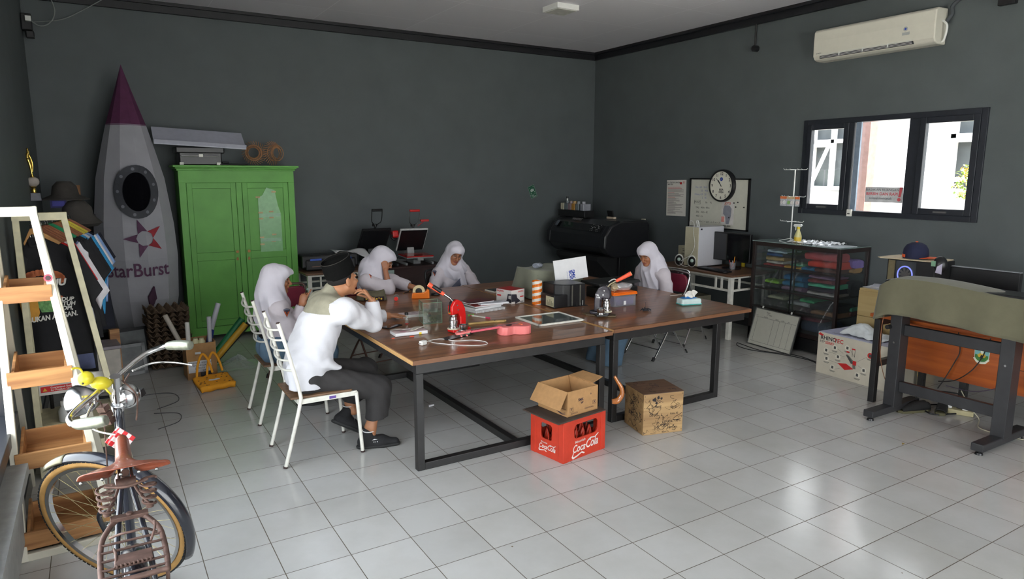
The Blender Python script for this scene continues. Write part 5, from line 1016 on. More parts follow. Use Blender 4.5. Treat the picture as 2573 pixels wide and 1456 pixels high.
# ================================================================ clothes rack with shirts
rc = thing('clothes_rack', 'black tubular clothes rack crowded with hanging shirts before the rocket', 'clothes rack', (-.56, 2.75, 0), 0)
A, B = Vector((-.68, 1.98, 1.565)), Vector((-.50, 3.1, 1.565)); o0 = Vector((-.56, 2.75, 0)); dA = (B-A).normalized(); sd = Vector((dA.y, -dA.x, 0))
MB().tube([A-o0, B-o0], .012, 10).build('top_rail', M_steel, rc, smooth=50)
for E_ in (A, B): 
    m = MB(); m.tube([E_-o0, Vector((E_.x, E_.y, .03))-o0], .012, 10); m.build('upright', M_steel, rc, smooth=50)
    e = Vector((E_.x, E_.y, .03)); MB().tube([e-o0-sd*.03, e-o0+sd*.34], .013, 10).build('foot_bar', M_steel, rc, smooth=50)
MB().tube([Vector((A.x, A.y, .12))-o0, Vector((B.x, B.y, .12))-o0], .01, 8).build('lower_rail', M_steel, rc, smooth=50)
def tee(name, label, s, cols, L_=.70, Wd_=.25, sl=.2, hang=(190, 140, 84), prints=None, hook=True, z0=1.49, rot=0, dx=0, cat='t-shirt', grp='shirts on the clothes rack', squeeze=True):
    P = A+dA*s+Vector((0, 0, z0-A.z)); t = thing(name, label, cat, tuple(P), atan2(-sd.y, -sd.x)+PI+rot, grp)
    sq = (lambda x: x*.32-.0 if x < -.0 else x) if squeeze else (lambda x: x)
    rr = random.Random(int(s*1000)+3)
    ph = rr.uniform(0, 6)
    def body(u, v):
        a = u*2*PI; w = (.085+(Wd_-.085)*min(1, v/.13)**.75); d = .012+.03*min(1, v*3)
        x = sq(w*cos(a)*(1+.04*sin(v*7+ph))); y = d*sin(a)+.010*sin(x*38+ph+v*3)*min(1, v*3)
        return (x+dx, y, -L_*v-.035*abs(cos(a))*min(1, v*9)*(1-v)-.005*cos(a*2))
    m = MB(); m.grid(body, 48, 20)
    for sg in (-1, 1):
        def slv(u, v, sg=sg):
            a = u*2*PI; x = (Wd_*.70+sl*v*.55)*sg; z = -.05-.055-v*sl*1.35; r = .075+.018*v; y = .03*cos(a)*(1-.2*v)+.006*sin(a*3+ph)
            return (sq(x)+sq(.55*r*sin(a)*1.0)*1.0+dx, y-.02*v*sg, z+.8*r*sin(a)*(.9 if sg > 0 else -.9)*1)
        m.grid(slv, 20, 8)
    b = m.build('shirt_body', cols, t, smooth=70, solid=.003)
    m = MB(); m.tube([(sq(-.085)+dx, 0, .0), (sq(-.05)+dx, -.028, -.03), (dx, -.042, -.055), (.05+dx, -.028, -.03), (.085+dx, 0, 0), (.05+dx, .02, .012), (dx, .03, .015), (sq(-.05)+dx, .02, .012)], .008, 8, closed=True, sub=3).build('collar', cols, t, smooth=60)
    hg = thing('coat_hanger', label, 'coat hanger', tuple(P), t.rotation_euler[2], 'coat hangers on the clothes rack')
    m = MB(); m.prism([(-.16, -.055), (-.145, -.07), (-.05, -.012), (0, .004), (.05, -.012), (.145, -.07), (.16, -.055), (.05, .022), (.02, .04), (-.02, .04), (-.05, .022)], -.009, .009, TR(dx, -.012, .022) @ ROT(PI/2, 'X'))
    m.v = [(sq(v[0]-dx)+dx, v[1], v[2]) for v in m.v]
    m.build('shoulder_bar', mat('hanger_%d_%d_%d' % hang, hang, .45), hg, bev=.003)
    m = MB(); m.tube([(dx, 0, .038), (dx, 0, .055), (dx+.012, 0, .07), (dx+.010, 0, .088), (dx-.006, 0, .092), (dx-.014, 0, .083)], .002, 6, sub=4).build('hook', M_chrome, hg, smooth=50)
    return t, hg
M_tb = mat('black_jersey', (34, 34, 37), .95, bump=.1, bscale=30); M_tw = mat('white_jersey', (214, 212, 216), .95, bump=.1, bscale=30)
t1, h1 = tee('t_shirt', 'black t-shirt with printed orange and green drawing, first on the rack', .0, M_tb, L_=.80, Wd_=.27, sl=.24)
h1['label'] = 'wooden hanger with black square tag holding the printed black t-shirt'
m = MB(); m.M = TR(.0, -.007, .012) @ ROT(PI/2, 'X'); m.box((0, 0, 0), (.036, .036, .001), m=0); m.tube([(.011*cos(k*PI/8), .011*sin(k*PI/8), .001) for k in range(16)], .002, 4, closed=True, m=1); m.build('square_tag', [M_bplast, M_dullmetal], h1)
M_pr = [mat('tee_print_orange', (186, 104, 66), .8), mat('tee_print_white', (222, 220, 214), .8), mat('tee_print_green', (110, 160, 100), .8, var=.4, scale=60), mat('tee_print_yellow', (206, 150, 62), .8), mat('tee_print_black', (20, 20, 20), .9)]
m = MB(); m.M = TR(.045, -.054, -.05) @ ROT(PI/2, 'X')
for i in range(13): a = PI*i/12; m.cyl((.105*cos(a), -.225+.05*sin(a), 0), (.105*cos(a), -.225+.05*sin(a), .001), .022, n=12, m=0)
m.box((0, -.235, .0012), (.2, .05, .001), m=0); m.box((0.01, -.245, .002), (.17, .06, .001), m=4); m.text('MANNU', .06, TR(.01, -.245, .004), 1, bold=.05, shear=.2); m.text('the', .03, TR(.03, -.21, .004), 1, bold=.03, shear=.2)
m.ell((.0, -.345, .0), (.1, .026, .002), n=20, m=0); m.prism([(-.06, -.35), (.06, -.35), (.045, -.44), (-.03, -.44)], .001, .003, None, 2)
m.prism([(-.15, -.34), (-.09, -.33), (-.045, -.36), (-.04, -.44), (-.06, -.5), (-.13, -.5)], .002, .004, None, 3)
for i in range(5): m.tube([(-.07+i*.03, -.335, .003), (-.05+i*.03, -.35, .004), (-.06+i*.03, -.365, .003)], .004, 5, sub=3, m=0 if i % 2 else 3)
for i, w in enumerate(('HIDUP', 'BUTUH', 'KOPI,')): m.text(w, .036, TR(.105, -.36-i*.03, .004), 1, bold=.04, shear=.2)
m.text('BUKAN ALASAN.', .046, TR(.03, -.475, .005) @ ROT(.12, 'Z'), 1, sx=.82, bold=.04, shear=.2)
m.build('chest_print', M_pr, t1); MB().box((0, .015, -.018), (.04, .002, .02)).build('neck_label', M_paper, t1)
specs = [(.12, mat('red_jersey', (190, 24, 28), .9), .80, .24, .20, 'red t-shirt peeking out below the black sleeve on the rack'),
 (.2, M_tw, .62, .26, .27, 'white t-shirt with wide sleeves, near the front of the clothes rack'),
 (.3, mat('blue_grey_jersey', (104, 112, 148), .9, bump=.1), .98, .22, .06, 'long blue-grey garment hanging behind the red shirt'),
 (.36, M_tb, 1.02, .24, .1, 'long black garment hanging behind the blue-grey one'),
 (.5, M_tb, .80, .25, .2, 'black shirt on a green hanger in the middle of the rack'),
 (.62, M_tb, .74, .26, .2, 'second black shirt in the middle of the rack'),
 (.72, mat('sky_blue_jersey', (50, 140, 190), .9), .66, .26, .2, 'sky blue shirt edge behind the middle black shirts'),
 (.84, M_tw, .62, .25, .18, 'white shirt behind the sky blue one on the rack'),
 (.94, mat('pale_blue_jersey', (130, 160, 206), .9), .60, .25, .18, 'pale blue shirt near the far end of the rack'),
 (1.06, mat('dark_navy_jersey', (26, 28, 40), .9), .85, .25, .16, 'dark navy shirt, farthest on the rack')]
for s_, mm, L_, W_, sl_, lab in specs:
    hc = {.5: (30, 140, 90), .72: (140, 90, 50), .84: (196, 176, 60), .94: (206, 186, 60)}.get(s_, (150, 92, 60))
    t_, h_ = tee('t_shirt', lab, s_, mm, L_, W_, sl_, hang=hc); h_['label'] = 'hanger inside the '+lab.split(',')[0].split(' with')[0].replace('t-shirt', 'tee')
# hats and sack heaped beyond the rack
M_bei = mat('dull_beige', (66, 62, 58), .95, bump=.2)
o = MB().lathe([(.001, .17), (.06, .165), (.1, .12), (.115, .04), (.2, 0), (.2, -.008), (.11, .03)], n=30).build('bucket_hat', M_bei, None, smooth=60); p = at(165, 500, y=4.4); place(o, tuple(p)); tag(o, 'dull grey brimmed hat on the stand left of the rocket', 'hat')
o = MB().lathe([(.001, .16), (.07, .15), (.12, .09), (.13, .02), (.2, -.06), (.16, -.09)], n=30).build('cloth_bundle', mat('dull_beige2', (74, 70, 66), .95, bump=.2), None, smooth=60); p = at(196, 545, y=4.3); place(o, tuple(p)); tag(o, 'grey cloth bundle heaped under the brimmed hat', 'cloth')
ps = MB().box((0, 0, 0), (.06, .06, 1.5)).cyl((0, 0, .75), (0, 0, .76), .19, n=24).build('display_stand', M_steel, None); p = at(185, 560, y=4.42); place(ps, (p.x, 4.42, .75)); MB().box((.0, -.12, .745), (.16, .14, .012)).build('side_plate', M_steel, ps); tag(ps, 'black stand carrying the hats left of the rocket', 'stand')
o = MB().box((0, 0, 0), (.13, .05, .08)).box((.0, -.026, 0), (.1, .004, .05), m=1).build('blue_box', [mat('indigo', (34, 32, 96), .6), mat('indigo_dark', (60, 60, 150), .6)], None, bev=.006); p = at(147, 512, y=4.32); place(o, tuple(p)); tag(o, 'small indigo box above the hanging shirts behind the cream shelf', 'box')
o = MB().box((0, 0, 0), (.07, .02, .15)).build('kraft_card', mat('kraft', (128, 92, 62), .9), None); p = at(192, 485, y=4.5); place(o, tuple(p)); tag(o, 'brown kraft card beside the grey brimmed hat', 'card')
# boxes behind rack
wbx2 = thing('lidded_box', 'white plastic box with lid on the floor behind the bicycle handlebar', 'box', (-.38, 3.48, 0), .1); MB().box((0, 0, .19), (.26, .3, .38), None, None, (1.04, 1.04)).build('tub', mat('greyish_white', (176, 170, 160), .5), wbx2, bev=.01); MB().box((0, 0, .395), (.29, .33, .03)).build('lid', mat('mauve_grey', (140, 132, 138), .5), wbx2, bev=.008)
MB().text('SH', .1, TR(-.05, -.152, .22) @ ROT(PI/2, 'X') @ ROT(PI/2, 'Z'), bold=.03).build('lettering', mat('orange_red', (220, 80, 50), .6), wbx2)
for i, (x, y, w, h, rz_, lab) in enumerate(((-.10, 3.98, .3, .42, .3, 'larger black picture frame leaning behind the clothes rack'), (-.14, 3.8, .26, .3, .2, 'smaller pale framed picture leaning before the black frame'))):
    f = thing('picture_frame', lab, 'picture frame', (x, y, 0), rz_); m = MB(); m.M = ROT(-.2, 'X') @ TR(0, 0, h/2) @ YN; frame_rect(m, w, h, .03, .02, 0); m.build('frame', M_bplast if i == 0 else mat('grey_frame', (120, 122, 124), .5), f)
    m = MB(); m.M = ROT(-.2, 'X') @ TR(0, 0, h/2) @ YN; m.box((0, 0, .006), (w-.04, h-.04, .004)); m.build('picture', mat('dim_picture', (96, 100, 100), .5, var=.3, scale=8), f)
o = MB().bx((-.04, 0, 0), (.04, .05, .5)).build('wood_offcut', M_tray, None); place(o, (-.26, 3.62, 0), .2); tag(o, 'upright brown wood offcut between the shirts and frames', 'wood')

# ================================================================ bicycle
BO = Vector((-.30, -.62, 0)); bk = thing('bicycle', 'old black roadster bicycle with brown leather saddle, front wheel turned left', 'bicycle', tuple(BO))
M_bk = mat('bike_black', (34, 36, 44), .25, coat=.5, var=.2, scale=12); M_rust = mat('rusty_brown', (92, 70, 62), .6, .4, var=.35, scale=30); M_tan = mat('tan_tyre_wall', (176, 134, 76), .75, var=.15, bump=.1); M_tyre = mat('tyre_black', (36, 36, 36), .85)
def BM(): m = MB(); m.M = TR(*(-BO)); return m
phi = radians(52); tilt = .36; ax = Vector((0, -sin(tilt), cos(tilt))); xb = -.30; stem = Vector((xb, -.39, 1.08))
base = stem+ax*((.34-stem.z)/ax.z); Rm = Matrix.Rotation(phi, 4, ax)
SM_ = TR(*base) @ Rm @ TR(*(-base))      # steering transform in world coordinates
hub0 = base+Vector((0, .075, 0)); hub0.z = .355
def wheel(parent, hub, T, rr=.335):
    wh = bpy.data.objects.new('wheel', None); COL.objects.link(wh); wh.parent = parent
    def circ(r, n=64): return [hub+Vector((0, r*cos(2*PI*k/n), r*sin(2*PI*k/n))) for k in range(n)]
    def C(): m = BM(); m.M = m.M @ T; return m
    m = C(); m.tube(circ(rr+.002), .019, 10, closed=True); m.build('tyre_wall', M_tan, wh, smooth=60)
    m = C(); n = 96
    for k in range(n):
        a = 2*PI*k/n; c = hub+Vector((0, (rr+.012)*cos(a), (rr+.012)*sin(a))); F = frame(c, (0, -sin(a), cos(a)), (0, cos(a), sin(a))); m.box((0, 0, 0), (.017, .032, .016), F)
    m.tube(circ(rr+.008), .0165, 8, closed=True); m.build('tyre_tread', M_tyre, wh, smooth=30)
    m = C(); prof = [(-.012, -.012), (.012, -.012), (.015, .004), (-.015, .004)]
    vs = []; n = 64
    for k in range(n):
        a = 2*PI*k/n
        for px_, pr in prof: vs.append(tuple(hub+Vector((px_, (rr-.018+pr)*cos(a), (rr-.018+pr)*sin(a)))))
    m.add(vs, [(k*4+j, k*4+(j+1) % 4, ((k+1) % n)*4+(j+1) % 4, ((k+1) % n)*4+j) for k in range(n) for j in range(4)]); m.build('rim', M_chrome, wh, smooth=40)
    m = C(); m.cyl(hub-Vector((.045, 0, 0)), hub+Vector((.045, 0, 0)), .016).cyl(hub-Vector((.035, 0, 0)), hub-Vector((.031, 0, 0)), .03).cyl(hub+Vector((.031, 0, 0)), hub+Vector((.035, 0, 0)), .03).cyl(hub-Vector((.07, 0, 0)), hub+Vector((.07, 0, 0)), .006); m.build('hub', M_chrome, wh, smooth=40)
    for k in range(32):
        a = 2*PI*k/32; b = a+(.45 if (k//2) % 2 else -.45); sx_ = .033 if k % 2 else -.033
        m = C(); m.cyl(hub+Vector((sx_, .028*cos(b), .028*sin(b))), hub+Vector((0, (rr-.025)*cos(a), (rr-.025)*sin(a))), .0012, n=5); m.build('spoke', mat('spoke_brass', (196, 184, 140), .3, .8), wh)
    return wh
hubR = Vector((xb, -1.21, .355))
wheel(bk, hub0, SM_); wheel(bk, hubR, Matrix())
def fender(name, hub, T, a0, a1, parent, mm):
    m = BM(); m.M = m.M @ T; vs = []; n = 40; R_ = .385
    def f_(u, v):
        a = lerp(a0, a1, u); c = (v-.5)*2; return tuple(hub+Vector((.034*c, (R_-.018*c*c)*cos(a), (R_-.018*c*c)*sin(a))))
    m.grid(f_, n, 8); return m.build(name, mm, parent, smooth=60, solid=.002)
fender('front_fender', hub0, SM_, radians(62), radians(215), bk, M_bk)
m = BM(); m.M = m.M @ SM_
def fcap_(u, v): a = lerp(radians(60), radians(80), u); c = (v-.5)*2; return tuple(hub0+Vector((.035*c, (.387-.018*c*c)*cos(a), (.387-.018*c*c)*sin(a))))
m.grid(fcap_, 8, 8); m.build('fender_tip', mat('worn_olive_chrome', (104, 100, 80), .35, .6), bk, smooth=60, solid=.002)
fender('rear_fender', hubR, Matrix(), radians(20), radians(200), bk, M_bk)
m = BM(); seat_t = Vector((xb, -.86, .88)); bb = Vector((xb, -.72, .30)); head_b = base+ax*.22; head_t = stem-ax*.13
m.tube([bb, seat_t], .015, 12).tube([head_b+Vector((0, -.01, 0)), bb], .016, 12).tube([head_t+Vector((0, -.01, 0)), seat_t-Vector((0, -.03, .1))], .0135, 12).cyl(bb-Vector((.035, 0, 0)), bb+Vector((.035, 0, 0)), .022)
for s in (-1, 1): m.tube([bb+Vector((s*.02, 0, 0)), hubR+Vector((s*.06, .1, 0)), hubR+Vector((s*.06, 0, 0))], .0095, 10, sub=4).tube([seat_t+Vector((s*.015, -.02, -.04)), hubR+Vector((s*.05, .12, .3)), hubR+Vector((s*.06, 0, 0))], .0095, 10, sub=4)
m.build('frame', M_bk, bk, smooth=50)
m = BM(); m.tube([head_b-ax*.01, head_t+ax*.02], .02, 14); m.build('head_tube', M_bk, bk, smooth=50)
m = BM(); m.M = m.M @ SM_
cr_ = head_b-ax*.02
for s in (-1, 1): m.tube([cr_+Vector((0, 0, .01)), cr_+Vector((s*.05, 0, 0)), cr_+Vector((s*.055, 0, -.06)), hub0+Vector((s*.06, -.02, .1)), hub0+Vector((s*.06, 0, 0))], .0105, 10, sub=5)
m.build('fork', M_bk, bk, smooth=50)
m = BM(); m.M = m.M @ SM_; m.cyl(head_t, stem+ax*.02, .0125, n=16, m=0).cyl(head_t-ax*.005, head_t+ax*.02, .026, n=20, m=0).cyl(stem-ax*.02, stem+ax*.03, .02, n=16); m.build('stem', M_chrome, bk, smooth=40)
C0 = stem+Vector((0, .03, 0)); m = BM(); m.M = m.M @ SM_
m.tube([C0+Vector((-.268, -.195, -.0)), C0+Vector((-.285, -.10, .0)), C0+Vector((-.27, -.045, .0)), C0+Vector((-.2, -.0, .0)), C0, C0+Vector((.2, 0, .0)), C0+Vector((.27, -.045, .0)), C0+Vector((.285, -.10, .0)), C0+Vector((.268, -.195, -.0))], .0115, 12, sub=6); m.build('handlebar', M_chrome, bk, smooth=60)
for s in (-1, 1):
    m = BM(); m.M = m.M @ SM_; m.tube([C0+Vector((s*.2795, -.075, 0)), C0+Vector((s*.2835, -.1, 0)), C0+Vector((s*.280, -.14, 0)), C0+Vector((s*.271, -.19, 0)), C0+Vector((s*.269, -.20, 0))], lambda t: .0165+.006*sin(t*PI)-(.004 if t > .95 else 0), 16, sub=4); m.build('grip', mat('worn_chrome_grip', (128, 132, 120), .35, .5, var=.25, scale=40), bk, smooth=60)
    m = BM(); m.M = m.M @ SM_; m.tube([C0+Vector((s*.12, -.01, -.02)), C0+Vector((s*.2, -.04, -.035)), C0+Vector((s*.24, -.1, -.06)), C0+Vector((s*.245, -.19, -.085))], .0045, 8, sub=6); m.build('brake_lever', M_chrome, bk, smooth=60)
m = BM(); m.M = m.M @ SM_
for s in (-1, 1): m.tube([C0+Vector((s*.1, -.01, -.02)), C0+Vector((s*.06, .03, -.1)), cr_+Vector((s*.05, .04, .02))], .003, 6, sub=4)
m.tube([C0+Vector((.03, -.03, -.01)), C0+Vector((.035, -.06, -.09)), C0+Vector((.02, -.02, -.2))], .0035, 6, sub=4)
for q in (-.08, -.11, -.14): m.box(C0+Vector((-.06, .02, q)), (.03, .035, .022))
m.build('brake_rod', M_rust, bk, smooth=50)
m = BM(); m.M = m.M @ SM_; LM = TR(*(SM_.inverted() @ at(197, 1008, y=-.30))) @ ROT(-PI/2, 'X')
m.lathe([(.001, -.075), (.03, -.07), (.05, -.045), (.06, -.01), (.062, .0), (.064, .006), (.06, .01), (.001, .012)], LM, n=32); m.build('headlamp', M_chrome, bk, smooth=50)
m = BM(); m.M = m.M @ SM_; bw_ = SM_.inverted() @ at(318, 996, y=-.33); LM = TR(*bw_) @ ROT(-PI/2-.3, 'X') @ ROT(.8, 'Y'); m.lathe([(.001, -.045), (.02, -.043), (.04, -.03), (.052, -.008), (.053, .0), (.048, .004), (.001, .005)], LM, n=32); m.tube([bw_, C0+Vector((.05, .01, -.01))], .006, 8); m.cyl((0, 0, .045), (0, 0, .05), .005, M_=None) if 0 else None; m.build('bell', M_chrome, bk, smooth=50)
# saddle
M_lea = mat('saddle_leather', (116, 58, 38), .35, coat=.35, var=.18, scale=9, bump=.1, bscale=70); S0 = Vector((xb, -.90, .955))
m = BM(); n = 40
def sad(u, v):
    y = .17-.29*u; w = .022+.012*u+.10*max(0, (u-.42)/.58)**1.5; a = (v-.5)*PI*1.02; c, s_ = sin(a), cos(a)
    z = -.01+.028*(2*abs(u-.5))**2; drop = .055 if u < .6 else .055-.02*(u-.6)/.4
    return tuple(S0+Vector((w*c*(1.0+.0*u), y-(.035*(1-abs(c)**2) if u > .97 else 0)+.03*abs(c)**2*max(0, u-.6), z-drop*(1-s_**.7 if s_ > 0 else 1))))
m.grid(sad, 36, 24); sdl = m.build('saddle', M_lea, bk, smooth=70, solid=.004)
m = BM()
for c in (-.95, -.5, -.1, .3, .7): 
    u = .985; w = .022+.012*u+.10*((u-.42)/.58)**1.5; p_ = S0+Vector((w*c, .17-.29*u-.022*(1-c*c)-.008+.03*c*c*.38, .008-.012-.02*abs(c))); m.ell(p_, (.006, .005, .006), n=10)
m.build('rivet', M_dullmetal, sdl, smooth=50)
for s in (-1, 1):
    m = BM(); c = S0+Vector((s*.062, -.105, -.055)); pts = [c+Vector((.026*cos(q)*(1-.25*q/25), .026*sin(q)*(1-.25*q/25), -.0035*q)) for q in [k*.5 for k in range(52)]]
    m.tube(pts, .0042, 6); m.cyl(c+Vector((0, 0, -.1)), c+Vector((0, 0, -.085)), .012); m.build('saddle_spring', M_rust, bk, smooth=50)
m = BM(); 
for s in (-1, 1): m.tube([S0+Vector((s*.062, -.12, -.14)), S0+Vector((s*.03, -.07, -.1)), S0+Vector((s*.02, 0, -.075)), S0+Vector((s*.012, .15, -.035))], .005, 8, sub=5)
m.tube([S0+Vector((-.062, -.13, -.045)), S0+Vector((0, -.15, -.05)), S0+Vector((.062, -.13, -.045))], .005, 8, sub=4); m.cyl(seat_t-Vector((0, 0, .02)), S0+Vector((0, .0, -.06)), .013); m.cyl(S0+Vector((-.03, -.03, -.085)), S0+Vector((.03, -.03, -.085)), .018); m.build('saddle_clamp', M_rust, bk, smooth=50)
m = BM(); m.M = m.M @ SM_; m.box(C0+Vector((.17, .05, -.16)), (.03, .02, .03)); m.build('reflector_bracket', M_bplast, bk)
# rear carrier
rz0 = .755; m = BM(); y_a, y_b = -1.02, -1.36; hw = .085
m.tube([(xb-.035, y_a+.0, rz0+.03), (xb-.06, y_a-.03, rz0+.02), (xb-hw, y_a-.10, rz0), (xb-hw, y_b+.02, rz0), (xb-hw+.02, y_b, rz0), (xb+hw-.02, y_b, rz0), (xb+hw, y_b+.02, rz0), (xb+hw, y_a-.10, rz0), (xb+.06, y_a-.03, rz0+.02), (xb+.035, y_a, rz0+.03)], .0085, 10, sub=5)
m.build('carrier_loop', M_rust, bk, smooth=60)
for y in (-1.13, -1.18, -1.235, -1.29, -1.335): MB_ = BM(); MB_.cyl((xb-hw, y, rz0+.004), (xb+hw, y, rz0+.004), .0042, n=8); MB_.build('carrier_bar', M_rust, bk, smooth=50)
m = BM(); m.box((xb, y_a+.0, rz0+.034), (.11, .03, .014)).cyl((xb, y_a, rz0+.04), (xb, y_a, rz0+.048), .01, n=12); m.build('carrier_clamp', M_rust, bk, bev=.002); m = BM(); m.box((xb, -1.27, rz0+.016), (.1, .06, .006)); 
for k in range(9): m.box((xb-.045+k*.011, -1.30, rz0+.014), (.006, .012, .01))
m.build('carrier_plate', M_rust, bk, bev=.002)
m = BM(); m.tube([(xb-.06, -1.12, rz0+.02), (xb-.03, -1.16, rz0+.045), (xb+.0, -1.17, rz0+.05), (xb+.04, -1.16, rz0+.045), (xb+.07, -1.15, rz0+.02)], .004, 8, sub=4).tube([(xb+.05, -1.2, rz0+.02), (xb+.065, -1.17, rz0+.045), (xb+.067, -1.15, rz0+.06)], .004, 8, sub=3).tube([(xb-.05, -1.18, rz0+.01), (xb-.045, -1.25, rz0+.02), (xb-.05, -1.30, rz0+.01)], .004, 8, sub=3); m.build('carrier_spring', M_rust, bk, smooth=60)
for s in (-1, 1):
    m = BM(); m.tube([(xb+s*hw, -1.32, rz0), (xb+s*hw, -1.30, rz0-.05), (hubR.x+s*.07, hubR.y, .37)], .006, 8); m.build('carrier_stay', M_rust, bk, smooth=50)
m = BM(); m.cyl((xb+.04, bb.y, bb.z), (xb+.05, bb.y, bb.z), .09, n=36).cyl((xb+.05, bb.y, bb.z), (xb+.06, bb.y, bb.z), .02).bar((xb+.06, bb.y, bb.z), (xb+.06, bb.y+.12, bb.z-.12), .02, .012).bar((xb-.06, bb.y, bb.z), (xb-.06, bb.y-.12, bb.z+.12), .02, .012).box((xb+.1, bb.y+.12, bb.z-.12), (.07, .05, .02)).box((xb-.1, bb.y-.12, bb.z+.12), (.07, .05, .02)); m.build('crank', M_chrome, bk, smooth=40)
m = BM(); m.tube([(xb-.04, -.98, .3), (xb-.12, -.95, .14), (xb-.16, -.93, .006)], .008, 8).tube([(xb+.05, -1.0, .3), (xb+.1, -.98, .14), (xb+.12, -.97, .006)], .008, 8); m.build('kickstand', M_rust, bk, smooth=50)
# yellow rubber toy and chequered woven charm on the handlebar
hb = SM_ @ (C0+Vector((-.085, .0, .0)))
dk = thing('rubber_toy', 'yellow rubber bee-like toy clipped onto the bicycle handlebar', 'toy', tuple(hb+Vector((0, 0, .012))), radians(30)); M_yel = mat('yellow_rubber', (186, 172, 38), .35, var=.04)
MB().ell((.018, 0, .035), (.042, .03, .026), ROT(.3, 'Y')).build('toy_body', M_yel, dk, smooth=60); MB().ell((-.028, 0, .062), (.03, .027, .028)).build('toy_head', M_yel, dk, smooth=60)
m = MB(); m.tube([(-.035, 0, .085), (-.045, 0, .105), (-.062, 0, .112), (-.075, 0, .11)], .004, 8, sub=4).tube([(.03, -.01, .015), (.04, -.02, -.005), (.05, -.02, -.02)], .004, 8, sub=4).tube([(.04, .01, .015), (.055, .015, -.005), (.06, .015, -.02)], .004, 8, sub=4); m.build('toy_feeler', M_yel, dk, smooth=60); MB().ell((-.05, -.018, .05), (.004, .003, .004)).build('toy_eye', M_ink, dk)
kp = SM_ @ (C0+Vector((-.245, -.17, -.085)))
kt = thing('woven_charm', 'red and white chequered woven ribbon charm hanging from the left brake lever', 'charm', tuple(kp+Vector((.02, 0, -.02))), .3)
M_rib = [mat('ribbon_red', (206, 36, 44), .4), mat('ribbon_white', (226, 206, 206), .4)]
m = MB(); G = ROT(PI/4, 'Y'); n = 4; a_ = .017
for f_, M in enumerate((TR(0, -.014, 0), TR(0, .014, 0))):
    for i in range(n):
        for j in range(n): m.box(((i-n/2+.5)*a_, 0, (j-n/2+.5)*a_), (a_*.98, .008, a_*.98), M @ G, (i+j) % 2)
m.box((0, 0, 0), (.06, .026, .06), G, 0); m.build('woven_body', M_rib, kt, bev=.0015)
m = MB()
def rbn(u, v, q=0): return (.012*sin(v*6+q)+(u-.5)*.022-.0+.01*v*(1 if q else -1), .008*cos(v*8+q), -.045-.14*v)
m.grid(lambda u, v: rbn(u, v), 3, 20, m=1); m.grid(lambda u, v: rbn(u, v, 2.4), 3, 16, m=0); m.build('ribbon_tail', M_rib, kt, smooth=60, solid=.001)
# loose cable on the floor behind the bike
o = MB().tube([(-.02, 2.6, .004), (.15, 2.75, .004), (.12, 3.0, .004), (-.1, 3.05, .004), (-.25, 2.9, .004)], .003, 6, sub=8).tube([(-.05, 2.1, .004), (.1, 2.2, .004), (.12, 2.4, .004), (-.05, 2.5, .004)], .003, 6, sub=8).build('floor_cable', mat('grey_cable', (70, 70, 72), .6), None, smooth=50); tag(o, 'thin dark cable looped on the floor behind the bicycle', 'cable')
# ================================================================ heat presses and their tables at the back wall
M_dtop = wood('desk_top_wood', (96, 68, 50), (126, 92, 68), .45, 'Y')
def steel_desk(name, label, loc, rz, L, D, H, group=None, mid=True):
    """x along depth (front edge x=0), y along length"""
    t = thing(name, label, 'desk', loc, rz, group)
    MB().bx((-.02, -.02, H-.025), (D, L+.02, H)).build('tabletop', M_dtop, t, bev=.012, seg=3)
    s = .05
    for x in (.01, D-s-.02):
        for y in (.01, L-s-.01): MB().bx((x, y, 0), (x+s, y+s, H-.025)).build('leg', M_white, t, bev=.003)
    r = MB()
    for z in (H-.05, H-.2):
        r.bx((.02, .06, z), (.045, L-.06, z+.025)).bx((D-.06, .06, z), (D-.035, L-.06, z+.025)).bx((.06, .02, z), (D-.07, .045, z+.025)).bx((.06, L-.045, z), (D-.07, L-.02, z+.025))
    r.build('apron_rail', M_white, t, bev=.002)
    r = MB()
    for y in (.16, .25, L-.28, L-.18): r.bx((.022, y, H-.18), (.042, y+.02, H-.045))
    r.bx((.16, .022, H-.18), (.18, .042, H-.045)); r.build('apron_post', M_white, t); return t
d2 = steel_desk('steel_desk', 'white steel-framed desk with brown top right of the green cabinet', (2.58, 4.62, 0), PI/2, .82, .62, .74)
cbw = thing('wood_counter', 'dark brown wood counter under the red heat press', 'counter', (3.05, 4.95, 0)); M_dw = wood('dark_brown_board', (48, 28, 28), (66, 40, 38), .5, 'X')
MB().bx((-.42, -.33, 0), (.48, .33, .72)).build('body', M_dw, cbw, bev=.003); MB().bx((-.44, -.36, .72), (.50, .34, .745)).build('counter_top', M_dw, cbw, bev=.003)
cu = thing('vinyl_cutter', 'low black cutter machine with blue strips on the white steel desk', 'machine', (2.12, 4.93, .742)); MB().bx((-.32, -.14, 0), (.30, .14, .14)).bx((-.36, -.12, .03), (.34, .12, .19)).build('body', M_bplast, cu, bev=.02); 
m = MB(); [m.bx((x, -.143, .125), (x+.14, -.138, .148)) for x in (-.27, -.08, .1)]; m.build('blue_strip', mat('glossy_blue', (36, 84, 190), .25), cu)
MB().bx((-.25, -.146, .05), (.24, -.139, .056)).build('trim_line', mat('copper_line', (150, 110, 90), .4), cu)
m = MB(); m.grid(lambda u, v: (2.16+.45*u, 4.78+.25*v+.03*sin(u*5), .95+.02*sin(u*7+v*2)-.09*max(0, u-.6)*(1-v)*3), 16, 8); o = m.build('paper_sheet', M_paper, None, smooth=60, solid=.002); tag(o, 'curled white paper sheet lying over the black cutter machine', 'paper')
